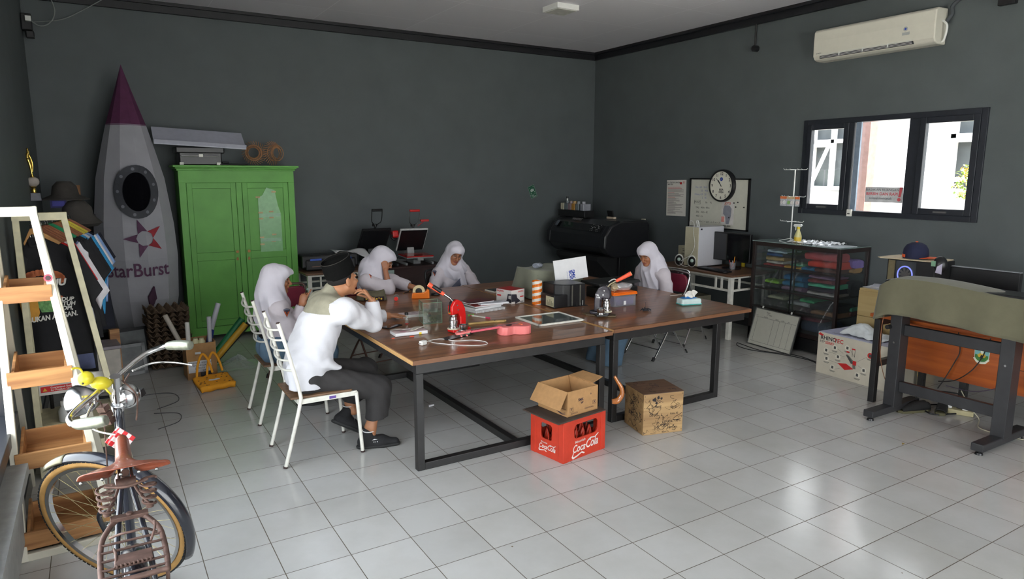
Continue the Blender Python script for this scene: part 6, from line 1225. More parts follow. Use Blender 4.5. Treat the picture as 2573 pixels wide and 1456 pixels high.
for i, (x, y) in enumerate(((2.52, 4.66), (2.56, 4.70))):
    o = MB().lathe([(.018, 0), (.022, 0), (.022, .3), (.018, .3), (.016, .01), (.018, 0)], n=18).build('paper_roll', M_paper, None, smooth=40); o.matrix_world = TR(x, y, .765) @ ROT(-PI/2, 'X'); tag(o, ('left', 'right')[i]+' end-on white paper roll on the white steel desk', 'paper roll', 'paper rolls on the desk')
def heat_press(label, loc, rz, base_m, plat_m, bed_m, grip_m, handle_h, S_=1):
    t = thing('heat_press', label, 'heat press', loc, rz); t.scale = (S_, S_, S_)
    MB().bx((-.2, -.22, 0), (-.17, .3, .03)).bx((.17, -.22, 0), (.2, .3, .03)).bx((-.17, .24, 0), (.17, .3, .03)).bx((-.05, -.1, .0), (.05, .28, .06)).build('base', base_m, t, bev=.004)
    MB().bx((-.19, -.24, .09), (.19, .14, .105)).bx((-.04, -.26, .06), (.04, -.18, .095)).build('bed', base_m, t, bev=.004); MB().bx((-.19, -.24, .105), (.19, .14, .122)).build('bed_pad', bed_m, t, bev=.004)
    MB().prism([(.1, .06), (.3, .06), (.3, .34), (.2, .42), (.12, .40), (.18, .3), (.16, .12)], -.05, .05, Matrix(((0, 0, 1, 0), (1, 0, 0, 0), (0, 1, 0, 0), (0, 0, 0, 1)))).build('arm', base_m, t, bev=.006)
    P = TR(0, .12, .30) @ ROT(radians(-52), 'X'); MB().box((0, -.02, .0), (.40, .40, .03), P).build('platen_cover', plat_m, t, bev=.01); MB().box((0, -.02, -.017), (.37, .37, .012), P).build('heating_plate', M_bplast, t)
    H = Vector((0, .02, .52)); m = MB(); m.tube([H+Vector((0, .05, -.08)), H+Vector((-.02, .0, 0)), H+Vector((-.065, -.03, .05)), H+Vector((-.07, -.06, handle_h))], .006, 8, sub=4).tube([H+Vector((0, .05, -.08)), H+Vector((.02, 0, 0)), H+Vector((.065, -.03, .05)), H+Vector((.07, -.06, handle_h))], .006, 8, sub=4); m.build('lever', M_dullmetal if grip_m is M_red else M_bplast, t, smooth=50)
    MB().cyl(H+Vector((-.07, -.06, handle_h)), H+Vector((.07, -.06, handle_h)), .017, n=14).build('lever_grip', grip_m, t, smooth=40); MB().cyl((0, .06, .5), (0, .06, .53), .03, n=16).build('pressure_knob', M_bplast, t, smooth=40)
    return t
heat_press('large black heat press, its platen raised, behind the girl resting her head', (2.74, 4.9, .745), .05, mat('dark_press', (60, 62, 64), .4), M_bplast, M_bplast, M_bplast, .19)
hp = heat_press('white heat press with red bed and red grips, its platen raised, on the brown counter', (3.25, 4.88, .745), -.08, mat('press_grey', (170, 172, 172), .4), mat('press_white', (206, 206, 204), .35), M_red, M_red, .20, .96)
MB().bx((.12, .06, .56), (.24, .1, .59)).cyl((.08, .08, .5), (.18, .08, .57), .004).build('front_grip', M_red, hp, bev=.008); MB().box((-.24, .12, .40), (.09, .12, .10)).build('control_box', M_red, hp, bev=.02)
m = MB(); m.tube([(-.22, .14, .42), (-.27, .1, .4), (-.3, .06, .36), (-.26, .05, .32), (-.22, .1, .33)], .014, 10, sub=4); m.build('cable', M_bplast, hp, smooth=60)
nb3 = MB().box((0, 0, 0), (.09, .012, .3)).build('hanging_label', mat('pale_green_label', (170, 190, 184), .6), None); p = at(985, 715, y=4.58); place(nb3, (p.x, 4.613, .56)); tag(nb3, 'pale green hanging label strip on the front of the brown counter', 'label')

# ================================================================ wide format printer in the corner
pl = thing('wide_format_printer', 'big black wide-format printer on a stand in the far right corner', 'printer', (6.08, 4.55, 0))
SEC = [(-.40, .82), (-.47, .90), (-.46, 1.06), (-.36, 1.20), (-.2, 1.265), (.3, 1.265), (.34, 1.2), (.34, .84), (.2, .76), (-.28, .76)]
YM = Matrix(((1, 0, 0, 0), (0, 0, -1, 0), (0, 1, 0, 0), (0, 0, 0, 1)))
M_pl = mat('printer_black', (30, 31, 34), .28, coat=.2)
MB().prism(SEC, -.62, .62, YM).build('body', M_pl, pl, bev=.012)
S2 = [(x*1.02, z+.004*(1 if z > 1 else -1)) for x, z in SEC]
for a, b in ((-.72, -.6), (.6, .72)): MB().prism(S2, a, b, YM).build('end_cover', M_pl, pl, bev=.03, seg=3)
m = MB(); m.add([(-.43, -.56, 1.115), (-.36, -.56, 1.21), (-.36, .5, 1.21), (-.43, .5, 1.115)], [(0, 1, 2, 3)]); m.build('front_window', mat('smoked_panel', (20, 21, 24), .08, spec=1), pl)
FW = frame((-.375, 0, 1.205), (0, -1, 0), (-.80, 0, .62))
m = MB(); m.text('PRINCOLT', .05, FW @ TR(-.08, .06, .012), 0, bold=.02); m.box((-.5, -.03, .012), (.07, .09, .001), FW, 1)
r_ = random.Random(1)
for i in range(26): m.box((.42+r_.uniform(-.08, .12), -.06+r_.uniform(-.05, .07), .012), (.016, .007, .001), FW, 0)
m.build('panel_marks', [mat('silver_print', (150, 150, 150), .4), mat('grey_label', (110, 114, 124), .4)], pl)
for y in (-.55, .5):
    MB().bx((-.06, y, .06), (.06, y+.07, .78)).build('stand_leg', M_bplast, pl, bev=.005); MB().bx((-.33, y, 0.02), (.33, y+.07, .07)).build('stand_foot', M_bplast, pl, bev=.005)
MB().bx((-.03, -.5, .25), (.03, .5, .33)).build('stand_rail', M_bplast, pl, bev=.004); MB().prism([(-.42, .7), (-.1, .4), (.1, .4), (.1, .76), (-.42, .76)], -.5, .5, YM).build('paper_basket', mat('dark_cloth', (24, 25, 26), .95), pl)
it = thing('ink_tank_rack', 'row of ink tanks with coloured caps on top of the black wide-format printer', 'ink tanks', (5.98, 5.0, 1.27)); MB().bx((-.09, -.34, 0), (.09, .34, .10)).build('rack_tray', M_bplast, it, bev=.004)
cols = [(196, 190, 164), (110, 120, 124), (140, 120, 124), (190, 140, 60), (110, 118, 120), (150, 152, 160)]
for i, c in enumerate(cols):
    y = .27-i*.095-(.03 if i == 5 else 0); k = MB().bx((-.07, y-.04, .1), (.07, y+.04, .2)).build('ink_tank', mat('ink_%d' % i, c, .3), it, bev=.006)
    if i: MB().cyl((-.03, y, .2), (-.03, y, .235), .028, n=16).build('tank_cap', mat('cap_%d' % i, tuple(min(255, int(v*.7+60)) for v in c), .4), k, smooth=40)
o = MB().cyl((0, 0, 0), (0, 0, .07), .012, n=12, m=0).cyl((0, 0, .07), (0, 0, .1), .018, n=12, m=1).build('ink_syringe', [M_wplast, M_bplast], None, smooth=40); place(o, (5.96, 5.2, 1.47)); tag(o, 'small dark-capped vial standing on the leftmost ink tank', 'vial')
o = MB().bx((0, 0, 0), (.02, .12, .12), ROT(-.3, 'Y')).bx((-.02, -.02, -.0), (.03, .14, .03), m=1).build('card_reader', [M_bplast, mat('reader_cream', (196, 180, 160), .4)], None, bev=.003); place(o, (6.08, 4.22, 1.272)); tag(o, 'small card gadget at the right end of the black printer top', 'gadget')
o = MB().box((0, 0, 0), (.03, .07, .05)).build('wall_socket', mat('cream_socket', (190, 186, 168), .4), None, bev=.004); p = at(1617, 554, x=XR-.02); place(o, tuple(p)); tag(o, 'small cream wall socket right of the wide-format printer', 'socket')

# ================================================================ computer desk on the right wall
ds = steel_desk('steel_desk', 'white steel-framed computer desk with brown top under the whiteboard', (5.86, 1.83, 0), 0, 1.30, .74, .765)
PC = thing('computer_case', 'tall white computer case on the white steel desk', 'computer', (6.02, 2.62, .766), .0)
MB().bx((0, -.11, .012), (.44, .11, .50)).build('case_body', mat('case_white', (206, 206, 212), .3, var=.02), PC, bev=.006)
m = MB(); m.bx((-.012, -.108, .014), (.0, .108, .498), m=0)
for i in range(16):
    for j in range(7): m.add([(-.0145, -.09+j*.028, .04+i*.028), (-.012, -.078+j*.028, .03+i*.028), (-.012, -.066+j*.028, .04+i*.028), (-.012, -.078+j*.028, .052+i*.028)], [(0, 1, 2), (0, 2, 3)], None, 0)
m.build('front_panel', mat('case_cream', (196, 190, 164), .4, var=.02), PC); m = MB(); m.box((.04, -.1112, .475), (.03, .001, .018)); m.build('side_badge', M_ink, PC)
MB().bx((.01, -.1, 0), (.43, .1, .012)).build('feet', M_bplast, PC)
o = MB().tube([(6.03, 2.68, 1.27), (6.05, 2.7, 1.33), (6.04, 2.66, 1.34), (6.02, 2.6, 1.30), (5.995, 2.58, 1.2), (5.99, 2.545, 1.05), (5.985, 2.6, .92), (5.95, 2.7, .85), (5.93, 2.72, .80), (5.93, 2.62, .775), (5.95, 2.56, .8)], .003, 6, sub=8).tube([(6.03, 2.55, 1.27), (6.03, 2.57, 1.34), (6.02, 2.53, 1.34), (6.01, 2.505, 1.27)], .006, 6, sub=6).build('white_cable', M_wplast, None, smooth=60); tag(o, 'thin white cable looping down the front of the white computer case', 'cable')
mo = thing('monitor', 'black computer monitor right of the white computer case', 'monitor', (6.32, 2.24, .766), .05)
MB().bx((-.02, -.27, .09), (.02, .27, .44)).build('housing', M_bplast, mo, bev=.006); MB().bx((-.0215, -.255, .105), (-.02, .255, .425)).build('screen', mat('dark_screen', (16, 17, 20), .08, spec=.8), mo); MB().bx((.0, -.03, .01), (.03, .03, .2)).build('stand_neck', M_bplast, mo); MB().cyl((.0, 0, 0), (.0, 0, .012), .11, n=28).build('stand_base', M_bplast, mo)
kb_ = thing('keyboard', 'black keyboard before the monitor on the white steel desk', 'keyboard', (6.0, 2.22, .766), -.08); MB().bx((-.07, -.22, 0), (.07, .22, .018)).build('case', M_bplast, kb_, bev=.004)
m = MB(); [m.bx((-.06+i*.024, -.21+j*.028, .018), (-.04+i*.024, -.186+j*.028, .023)) for i in range(5) for j in range(15)]; m.build('keys', mat('key_grey', (52, 54, 58), .4), kb_)
o = MB().ell((0, 0, .016), (.05, .03, .02), n=20).build('computer_mouse', M_bplast, None, smooth=60); place(o, (5.93, 1.985, .766)); tag(o, 'black computer mouse beside the cup of pens', 'mouse')
sp0 = thing('desk_speaker', 'x', 'speaker')
MB().ell((0, 0, .052), (.045, .04, .054), n=24).build('shell', M_wplast, sp0, smooth=60); MB().ell((-.018, 0, .052), (.034, .033, .046), n=24).build('front_mask', M_bplast, sp0, smooth=60); MB().ell((-.046, 0, .062), (.012, .016, .016), n=16).build('cone', mat('pearl', (170, 190, 180), .2), sp0, smooth=60)
sp0.location = tuple(at(1700, 668, z=.767)); sp0.location.y += 0; sp0.rotation_euler = (0, 0, .75); sp0['label'] = 'left round white speaker with black face before the computer case'; sp0['group'] = 'round desk speakers'
dup(sp0, tuple(at(1732, 672, z=.767)), .75, 'right round white speaker with black face before the computer case')
for q in [c for c in bpy.data.objects if c.name.startswith('desk_speaker')]: q.location.x += .04; q.scale = (1.4, 1.4, 1.4)
cp = thing('pen_cup', 'clear cup of pens on the near right corner of the computer desk', 'cup'); p = at(1836, 678, z=.766); cp.location = (p.x+.03, p.y, .766)
MB().lathe([(.03, 0), (.034, 0), (.037, .085), (.034, .085), (.032, .006), (.001, .006)], n=20).build('cup_wall', glassm('cup_plastic', (.85, .85, .88), .1, .05, .25), cp, smooth=40)
for i, (c, a, l_) in enumerate((((226, 150, 40), .08, .15), ((190, 60, 60), -.25, .11), ((60, 60, 70), .3, .11), ((200, 200, 204), -.1, .10), ((214, 90, 70), .2, .09))):
    o = MB().cyl((0, 0, 0), (0, 0, l_), .0045, n=8).build('pen', mat('pen_%d' % i, c, .4), None, smooth=40); o.matrix_world = TR(cp.location.x+.012*cos(i*2.1), cp.location.y+.012*sin(i*2.1), .774) @ ROT(a, 'X') @ ROT(a*.5, 'Y')
    tag(o, ('tall orange pencil', 'red pen', 'black pen', 'pale grey pen', 'short coral pen')[i]+' standing in the clear cup on the computer desk', 'pen', 'pens in the cup')
yt = thing('glue_tube', 'yellow tube standing at the right of the computer desk', 'tube'); p = at(1860, 671, z=.766); yt.location = (p.x+.05, p.y, .766); MB().lathe([(.022, 0), (.024, .02), (.024, .03)], n=18).build('cap', mat('yellow_cap', (220, 190, 50), .4), yt, smooth=40); MB().lathe([(.025, .03), (.027, .08), (.034, .145)], n=18, sy=1, sx=.9).build('tube_body', mat('yellow_tube', (228, 204, 40), .4), yt, smooth=40)
ob = thing('squeeze_bottle', 'slim white bottle behind the yellow tube on the computer desk', 'bottle'); p = at(1875, 668, z=.766); ob.location = (p.x+.08, p.y, .766); MB().lathe([(.02, 0), (.022, .1), (.018, .125), (.008, .14)], n=16).build('bottle_body', mat('pale_label', (190, 194, 200), .4), ob, smooth=50); MB().lathe([(.009, .14), (.008, .17), (.004, .185)], n=12).build('nozzle', M_wplast, ob, smooth=50)
ub = thing('printed_carton', 'cream carton with small print standing left of the computer case', 'box', (6.3, 2.96, .766), 0); MB().bx((0, -.02, 0), (.3, .17, .21)).build('carton', mat('cream_carton', (176, 170, 146), .6), ub)
m = MB(); m.M = XN @ TR(0, 0, 0); [m.box((-.07+.02*(i % 3), .17-.02*i, .001), (.06+.02*(i % 2), .006, .001)) for i in range(7)]; m.build('print', M_ink, ub)
ub2 = MB().bx((0, 0, 0), (.35, .3, .32)).build('small_shelf_unit', mat('cream_carton', (176, 170, 146), .6), None, bev=.004); place(ub2, (6.28, 2.82, .0)); tag(ub2, 'cream cabinet box on the floor under the computer desk', 'box')
o = MB().bx((0, 0, 0), (.12, .3, .06)).build('shoe_pair_box', M_bplast, None, bev=.02); place(o, (6.1, 2.35, 0)); tag(o, 'low black box on the floor under the computer desk', 'box')

# ================================================================ glass display cabinet with folded clothes
M_brn = mat('dark_brown_steel', (46, 36, 34), .4); vx, vy0, vy1, vh = 6.145, .70, 1.795, 1.155; vc = thing('display_cabinet', 'dark framed glass display cabinet stacked with folded coloured clothes', 'display cabinet', (vx, vy0, 0)); W_, D_ = vy1-vy0, .52; s = .035
m = MB()
for x in (0, D_-s):
    for y in (0, W_-s): m.bx((x, y, 0), (x+s, y+s, vh))
for z in (vh-.045, .16): m.bx((0, s, z), (s, W_-s, z+.045)).bx((D_-s, s, z), (D_, W_-s, z+.045)).bx((s, 0, z), (D_-s, s, z+.045)).bx((s, W_-s, z), (D_-s, W_, z+.045))
m.build('steel_frame', M_brn, vc, bev=.002)
MB().bx((.0, .0, 0.02), (D_, W_, .155)).build('plinth', mat('near_black', (22, 22, 24), .5), vc); MB().bx((-.005, -.005, vh), (D_+.005, W_+.005, vh+.008)).build('top_glass', mat('top_glass_dark', (120, 136, 132), .08, spec=1), vc)
SHZ = (.205, .41, .625, .875)
for z in SHZ: MB().bx((.036, .036, z-.008), (D_-.036, W_-.036, z)).bx((.004, .036, z-.012), (.02, W_-.036, z+.004)).build('shelf', mat('shelf_dark', (50, 44, 42), .4), vc)
M_vg = glassm('cabinet_glass', (.90, .93, .93), .07, .03, .02)
for a, b in ((.036, W_*.52), (W_*.48, W_-.036)):
    x = .006 if a < .1 else .016
    g = MB().bx((x, a, .2), (x+.004, b, vh-.045)).build('sliding_door', M_vg, vc); MB().bx((x-.004, (b-.012 if a < .1 else a), .2), (x+.008, (b if a < .1 else a+.012), vh-.045)).build('door_edge', M_bplast, g)
    MB().box((x-.004, (a+.05 if a > .1 else a+.45), .43), (.006, .012, .03)).build('door_pull', M_chrome, g)
MB().bx((s, .010, .2), (D_-s, .014, vh-.045)).build('side_pane', M_vg, vc); MB().bx((s, W_-.014, .2), (D_-s, W_-.010, vh-.045)).build('side_pane', M_vg, vc)
def folded(y, z, w, d, h, col, lab, x=.09, n=1, cn='folded clothes in the display cabinet'):
    m = MB(); rr = random.Random(hash((round(y*100), round(z*100))) % 1000); ph = rr.uniform(0, 6)
    def f_(u, v):
        a = v*2*PI; q = abs(cos(a))**.5*(1 if cos(a) > 0 else -1); r = abs(sin(a))**.6*(1 if sin(a) > 0 else -1)
        return (d/2+d/2*q*(1-.06*sin(u*5+ph)), w*(u-.5)+.012*sin(a+ph), h/2+h/2*r+.006*sin(u*11+ph)*(1 if r > 0 else 0))
    m.grid(f_, 12, 20); k_ = 13; m.add([f_(0, i/20) for i in range(20)], [tuple(range(20))]); m.add([f_(1, i/20) for i in range(20)], [tuple(range(19, -1, -1))])
    o = m.build('folded_cloth', mat('cloth_%d_%d_%d' % col, col, .9, var=.12, bump=.15), None, smooth=70); place(o, (vx+x, vy0+y, z+.001), rr.uniform(-.06, .06)); tag(o, lab, 'folded clothes', cn)
TEAL = (30, 110, 150); MINT = (90, 190, 150)
items = [(.87, .875, .24, .30, .03, (150, 40, 44), 'dark red folded cloth at the left end of the top shelf'), (.87, .906, .23, .30, .03, (206, 200, 190), 'white folded cloth above the dark red one on the top shelf'), (.87, .937, .23, .30, .05, (180, 148, 100), 'sand folded cloth in the left pile of the top shelf'), (.85, .988, .26, .28, .04, (40, 70, 130), 'blue folded cloth in the left pile of the top shelf'), (.83, 1.03, .27, .25, .03, (190, 206, 220), 'glossy pale bagged cloth topmost of the left pile'),
 (.63, .875, .22, .26, .03, (206, 150, 50), 'yellow-orange folded cloth on the top shelf middle'), (.58, .906, .16, .24, .03, (110, 180, 140), 'mint folded cloth on the yellow one'), (.42, .875, .16, .26, .04, TEAL, 'small teal folded cloth before the red bundle'), (.24, .875, .3, .34, .045, (96, 60, 50), 'brown folded cloth under the red bundle'), (.25, .921, .33, .3, .075, (206, 62, 44), 'bright red bagged bundle on the top shelf'), (.29, .997, .36, .26, .085, (186, 70, 74), 'faded red shirts piled highest on the top shelf'), (.68, .985, .16, .2, .06, (36, 38, 46), 'black folded cloth hanging at the back of the top shelf middle'),
 (.88, .625, .22, .3, .05, (36, 40, 42), 'black cloth with lime print, left of the second shelf'), (.88, .676, .18, .2, .04, (130, 180, 50), 'lime green patterned cloth on the second shelf left'), (.60, .625, .26, .3, .05, (120, 90, 120), 'mauve folded cloth under the teal pile'), (.60, .676, .26, .3, .06, TEAL, 'lower teal folded cloth on the second shelf'), (.59, .737, .25, .28, .07, (26, 94, 140), 'upper teal folded cloth on the second shelf'),
 (.25, .625, .34, .3, .035, (190, 180, 176), 'whitish printed cloth low on the second shelf right'), (.26, .661, .32, .3, .05, (38, 36, 54), 'dark navy cloth on the second shelf right'), (.25, .712, .34, .3, .04, MINT, 'mint green cloth on the second shelf right'), (.26, .753, .28, .3, .05, (126, 50, 48), 'maroon cloth on the second shelf right'), (.27, .804, .28, .28, .03, (150, 110, 140), 'lilac cloth topmost on the second shelf right'),
 (.82, .41, .3, .3, .09, (40, 42, 44), 'black bundle on the third shelf left'), (.8, .501, .2, .26, .04, (160, 158, 130), 'olive-white cloth on the black bundle, third shelf'), (.50, .41, .24, .3, .06, (90, 70, 76), 'dusky cloth low on the third shelf middle'), (.50, .471, .26, .28, .05, (170, 166, 172), 'silvery bagged cloth on the third shelf middle'), (.40, .522, .18, .24, .04, (60, 170, 110), 'emerald folded cloth on the third shelf middle'), (.2, .41, .28, .32, .05, (150, 110, 80), 'tan cloth low on the third shelf right'), (.2, .461, .3, .3, .08, (30, 30, 36), 'glossy black bundle on the third shelf right'),
 (.32, .205, .3, .32, .12, (60, 74, 100), 'slate blue bag at the bottom shelf middle'), (.12, .205, .14, .3, .10, (70, 80, 100), 'smaller slate bag at the bottom shelf right'), (.36, .326, .24, .26, .04, (130, 50, 70), 'crimson cloth on the slate blue bag'), (.75, .205, .35, .3, .11, (44, 46, 50), 'charcoal bundle at the bottom shelf left')]
for it_ in items: folded(*it_)
for y_, z_, h_, c_, lab in ((.14, .875, .05, (200, 150, 90), 'orange cloth edge seen through the side pane, top shelf'), (.14, .926, .09, (150, 120, 200), 'lilac folded cloth seen through the side pane, top shelf'), (.13, .625, .16, (34, 36, 44), 'black pile seen through the side pane, second shelf'), (.13, .41, .05, (120, 60, 60), 'brown cloth seen through the side pane, third shelf'), (.13, .461, .04, MINT, 'mint cloth seen through the side pane, third shelf')): folded(y_, z_, .17, .18, h_, c_, lab, x=.32)
# on top of the cabinet
VT = vh+.009
rs = thing('display_stand', 'white wire display stand with small hanging packs on the glass cabinet', 'display stand'); p = at(1986, 605, x=6.42); rs.location = (6.42, p.y, VT)
m = MB(); m.tube([(0, 0, 0.02), (0, 0, .80)], .007, 8); m.build('post', M_wplast, rs, smooth=50); m = MB()
for a in range(3): m.tube([(0, 0, .03), (.12*cos(a*2.1+.3), .12*sin(a*2.1+.3), .003)], .004, 6)
m.build('tripod_base', M_wplast, rs, smooth=50)
for z in (.22, .5, .80):
    m = MB(); m.tube([(0, -.155, z+.012), (0, -.14, z), (0, .14, z), (0, .155, z+.012)], .0035, 6).tube([(-.08, 0, z), (.08, 0, z)], .0035, 6)
    for y in (-.1, -.05, .05, .1): m.tube([(0, y, z), (-.02, y, z+.002), (-.028, y, z+.012)], .002, 6)
    m.build('hook_arm', M_wplast, rs, smooth=50)
for i, (y, c) in enumerate(((.12, (206, 200, 200)), (.085, (226, 226, 226)), (.02, (150, 190, 120)), (-.03, (214, 210, 206)), (-.10, (216, 200, 196)))):
    m = MB(); m.box((-.03-.008*i, 0, -.055), (.003, .055, .10), m=0).box((-.032-.008*i, 0, -.012), (.003, .056, .028), m=1).cyl((-.031-.008*i, 0, -.065), (-.036-.008*i, 0, -.065), .021, n=18, m=2)
    o = m.build('hanging_pack', [glassm('pack_film', (.9, .9, .92), .1, .1, .45), mat('pack_header_orange', (222, 120, 70), .5) if i not in (2, 3) else mat('pack_header_cream', (206, 180, 140), .5), mat('pack_item_%d' % i, c, .4)], None); place(o, (6.42, rs.location.y+y, VT+.5)); tag(o, ('leftmost', 'second', 'green-centred middle', 'fourth', 'rightmost')[i]+' small blister pack hanging on the white display stand', 'pack', 'packs on the display stand')
sb_ = thing('spray_bottle', 'yellow and clear spray bottle standing on the glass cabinet', 'spray bottle'); p = at(2004, 608, x=6.34); sb_.location = (6.34, p.y, VT)
MB().lathe([(.001, 0), (.036, 0), (.04, .01), (.04, .07), (.03, .1), (.016, .135), (.014, .15)], n=24).build('bottle_body', mat('milky_yellow', (216, 208, 150), .3), sb_, smooth=50); MB().cyl((0, 0, .148), (0, 0, .175), .017, n=18).build('collar', mat('yellow_cap2', (228, 200, 40), .4), sb_, smooth=40)
MB().prism([(-.03, .0), (.05, .0), (.06, .012), (.05, .03), (-.035, .034), (-.045, .02)], -.011, .011, TR(0, 0, .172) @ ROT(PI/2, 'Z') @ YM).box((0, .035, .155), (.008, .012, .045)).build('trigger_head', M_wplast, sb_, bev=.003); m = MB(); m.grid(lambda u, v: (.0408*cos(PI*.7+u*PI*.8), .0408*sin(PI*.7+u*PI*.8), .015+.045*v), 12, 2); m.build('label', mat('yellow_label', (226, 190, 60), .4), sb_, smooth=60)
m = MB(); m.grid(lambda u, v: (6.25+.34*v+.01*sin(u*9), 1.43-.52*u+.02*sin(v*7), VT+.003+.05*abs(mnoise.noise((u*9, v*6, 2)))*sin(PI*v)+.02*abs(mnoise.noise((u*22, v*15, 5)))), 44, 26); o = m.build('plastic_wrapping', glassm('film_bright', (1, 1, 1), .25, .15, .8), None, smooth=50); tag(o, 'heap of crumpled clear plastic wrapping on the glass cabinet', 'plastic wrapping')
m = MB(); m.bx((0, 0, 0), (.32, .26, .004)); o = m.build('white_sheet', mat('glossy_sheet', (214, 218, 220), .25), None); place(o, (6.17, .76, VT), -.06); tag(o, 'glossy white sheet hanging at the near right corner of the glass cabinet', 'sheet')
# leaning whiteboard
lw = thing('whiteboard', 'small grid-ruled whiteboard leaning on the floor against the glass cabinet', 'whiteboard', (5.93, 1.33, 0), radians(-5))
m = MB(); F = ROT(radians(16), 'Y') @ TR(-.0, 0, .215) @ XN; m.M = F; m.box((0, 0, 0), (.60, .41, .01)); m.build('board', mat('whiteboard_surface', (206, 205, 192), .3, var=.03), lw)
m = MB(); m.M = F @ TR(0, 0, -.006); frame_rect(m, .62, .43, .012, .018, 0); m.build('board_frame', M_dullmetal, lw, bev=.002); m = MB(); m.M = F
for x in (-.22, .18): m.box((x, .225, 0), (.02, .03, .004))
m.build('hanger_tab', M_wplast, lw); m = MB(); m.M = F @ TR(0, 0, .0056)
for y in (.11,): m.box((0, y, 0), (.56, .002, .0005))
for x in (-.25, -.02, .06, .14, .22): m.box((x, -.03, 0), (.0018, .28, .0005))
m.box((0, -.17, 0), (.56, .002, .0005))
for t_, x, y, z_ in (('Rabu', -.12, .175, .026), ('17 Nov', -.10, .15, .026), ('NO', -.265, .125, .018), ('NAMA', -.14, .12, .02), ('SAKIT', .02, .12, .018), ('ALPA', .10, .12, .018), ('IJIN', .18, .12, .018)): m.text(t_, z_, TR(x, y, .0003))
m.build('handwriting', M_ink, lw)
o = MB().tube([(5.86, 1.7, .004), (5.75, 1.6, .004), (5.72, 1.4, .004), (5.85, 1.1, .004), (5.9, .8, .004), (5.8, .6, .004), (5.72, .5, .004)], .004, 6, sub=8).tube([(5.86, 1.7, .004), (5.8, 1.3, .004), (5.95, 1.0, .004), (5.9, .7, .004)], .004, 6, sub=8).build('floor_cable', M_bplast, None, smooth=50); tag(o, 'black cable on the floor before the leaning whiteboard', 'cable')

# ================================================================ drawers, product box
dr = thing('drawer_unit', 'pale plywood drawer unit with loose papers, behind the machine carton', 'drawers', (6.12, -.10, 0)); M_ply = wood('pale_plywood', (176, 150, 98), (200, 176, 124), .5, 'Y', .6)
MB().bx((0, 0, 0), (.48, .55, .80)).build('carcass', M_ply, dr, bev=.003)
for i, z in enumerate((.02, .275, .53)): MB().bx((-.018, .006, z), (0, .544, z+.25)).build('drawer_front', M_ply, dr, bev=.002)
for i in range(4): o = MB().box((0, 0, 0), (.22, .3, .006)).build('paper_sheaf', mat('paper_grey%d' % (i % 2), (190-20*(i % 2), 190-20*(i % 2), 192-16*(i % 2)), .7), None); place(o, (6.26+.015*i, .29-.01*i, .804+i*.0065), .2*i-.2); tag(o, ('bottom', 'second', 'third', 'topmost')[i]+' sheaf of the loose papers on the plywood drawers', 'papers', 'papers on the drawer unit')
rx = thing('product_box', 'large white machine carton with red heat press picture and RHINOTEC lettering', 'box', (5.60, .51, 0), radians(-93)); BW, BD, BH = .72, .46, .405
MB().bx((0, 0, 0), (BW, BD, BH)).build('carton', mat('white_carton', (206, 198, 180), .6, var=.03), rx, bev=.003); MB().bx((0, .0, BH), (BW, BD, BH+.002)).build('top_flap', mat('blue_white_tape', (186, 186, 206), .3), rx)
MB().bx((BW, .0, .0), (BW+.001, .16, .05)).bx((BW+.0, .3, .3), (BW+.001, .4, .36)).build('red_corner', mat('box_red', (196, 44, 44), .5), rx)
m = MB(); A = TR(0, -.0008, 0) @ ROT(PI/2, 'X'); m.M = A
m.text('RHINO', .055, TR(.115, .355, 0), 0, bold=.02); m.text('TEC', .055, TR(.225, .352, 0), 1, bold=.02); m.text('RTP', .032, TR(.05, .315, 0), 0); m.text('SERIES', .034, TR(.13, .312, 0), 1, bold=.02); m.add([(.0, .38, 0), (.05, .37, 0), (.06, .385, 0), (.02, .4, 0)], [(0, 1, 2, 3)], None, 1)
for x, y in ((.10, .24), (.19, .285), (.32, .31), (.23, .205), (.11, .16), (.18, .09), (.55, .29), (.50, .14), (.44, .08)):
    m.cyl((x, y, 0), (x, y, .0006), .026, n=24, m=3 if x < .5 or y < .2 else 1); m.box((x, y, .001), (.022, .026, .0005), ROT(0, 'Z'), 4); m.box((x, y-.035, .0003), (.06, .004, .0005), m=4); m.box((x, y-.043, .0003), (.045, .003, .0005), m=4)
for a, b in (((.13, .23), (.30, .22)), ((.22, .28), (.28, .25)), ((.35, .3), (.40, .24)), ((.26, .2), (.3, .21)), ((.14, .15), (.24, .14)), ((.41, .19), (.52, .27)), ((.44, .17), (.49, .15)), ((.21, .08), (.26, .1))): m.bar((a[0], a[1], .0004), (b[0], b[1], .0004), .0016, .0004, m=4)
m.add([(.23, .145, .0014), (.31, .095, .0014), (.40, .125, .0014), (.32, .16, .0014)][::1], [(0, 1, 2, 3)], None, 1); m.add([(.31, .245, .002), (.33, .25, .002), (.41, .19, .002), (.42, .13, .002), (.39, .13, .002), (.385, .17, .002)], [(0, 5, 4, 3, 2, 1)], None, 2)
m.add([(.31, .245, .0025), (.345, .235, .0025), (.395, .18, .0025), (.37, .17, .0025)], [(0, 3, 2, 1)], None, 4); m.box((.405, .185, .0028), (.035, .04, .0005), m=1); m.bar((.375, .24, .001), (.37, .31, .001), .003, .0005, m=4); m.bar((.4, .24, .001), (.4, .31, .001), .003, .0005, m=4); m.box((.385, .312, .001), (.035, .012, .0006), m=1); m.box((.33, .275, .001), (.03, .012, .0006), m=1)
m.M = TR(0, 0, BH+.003); m.text('Heat Press RTP', .045, TR(.25, .06, 0), 4, shear=.4)
m.build('print', [M_ink, mat('print_red', (206, 44, 44), .5), mat('print_grey2', (120, 122, 112), .5), mat('print_pale', (222, 216, 200), .5), mat('print_dark', (80, 80, 78), .5)], rx)
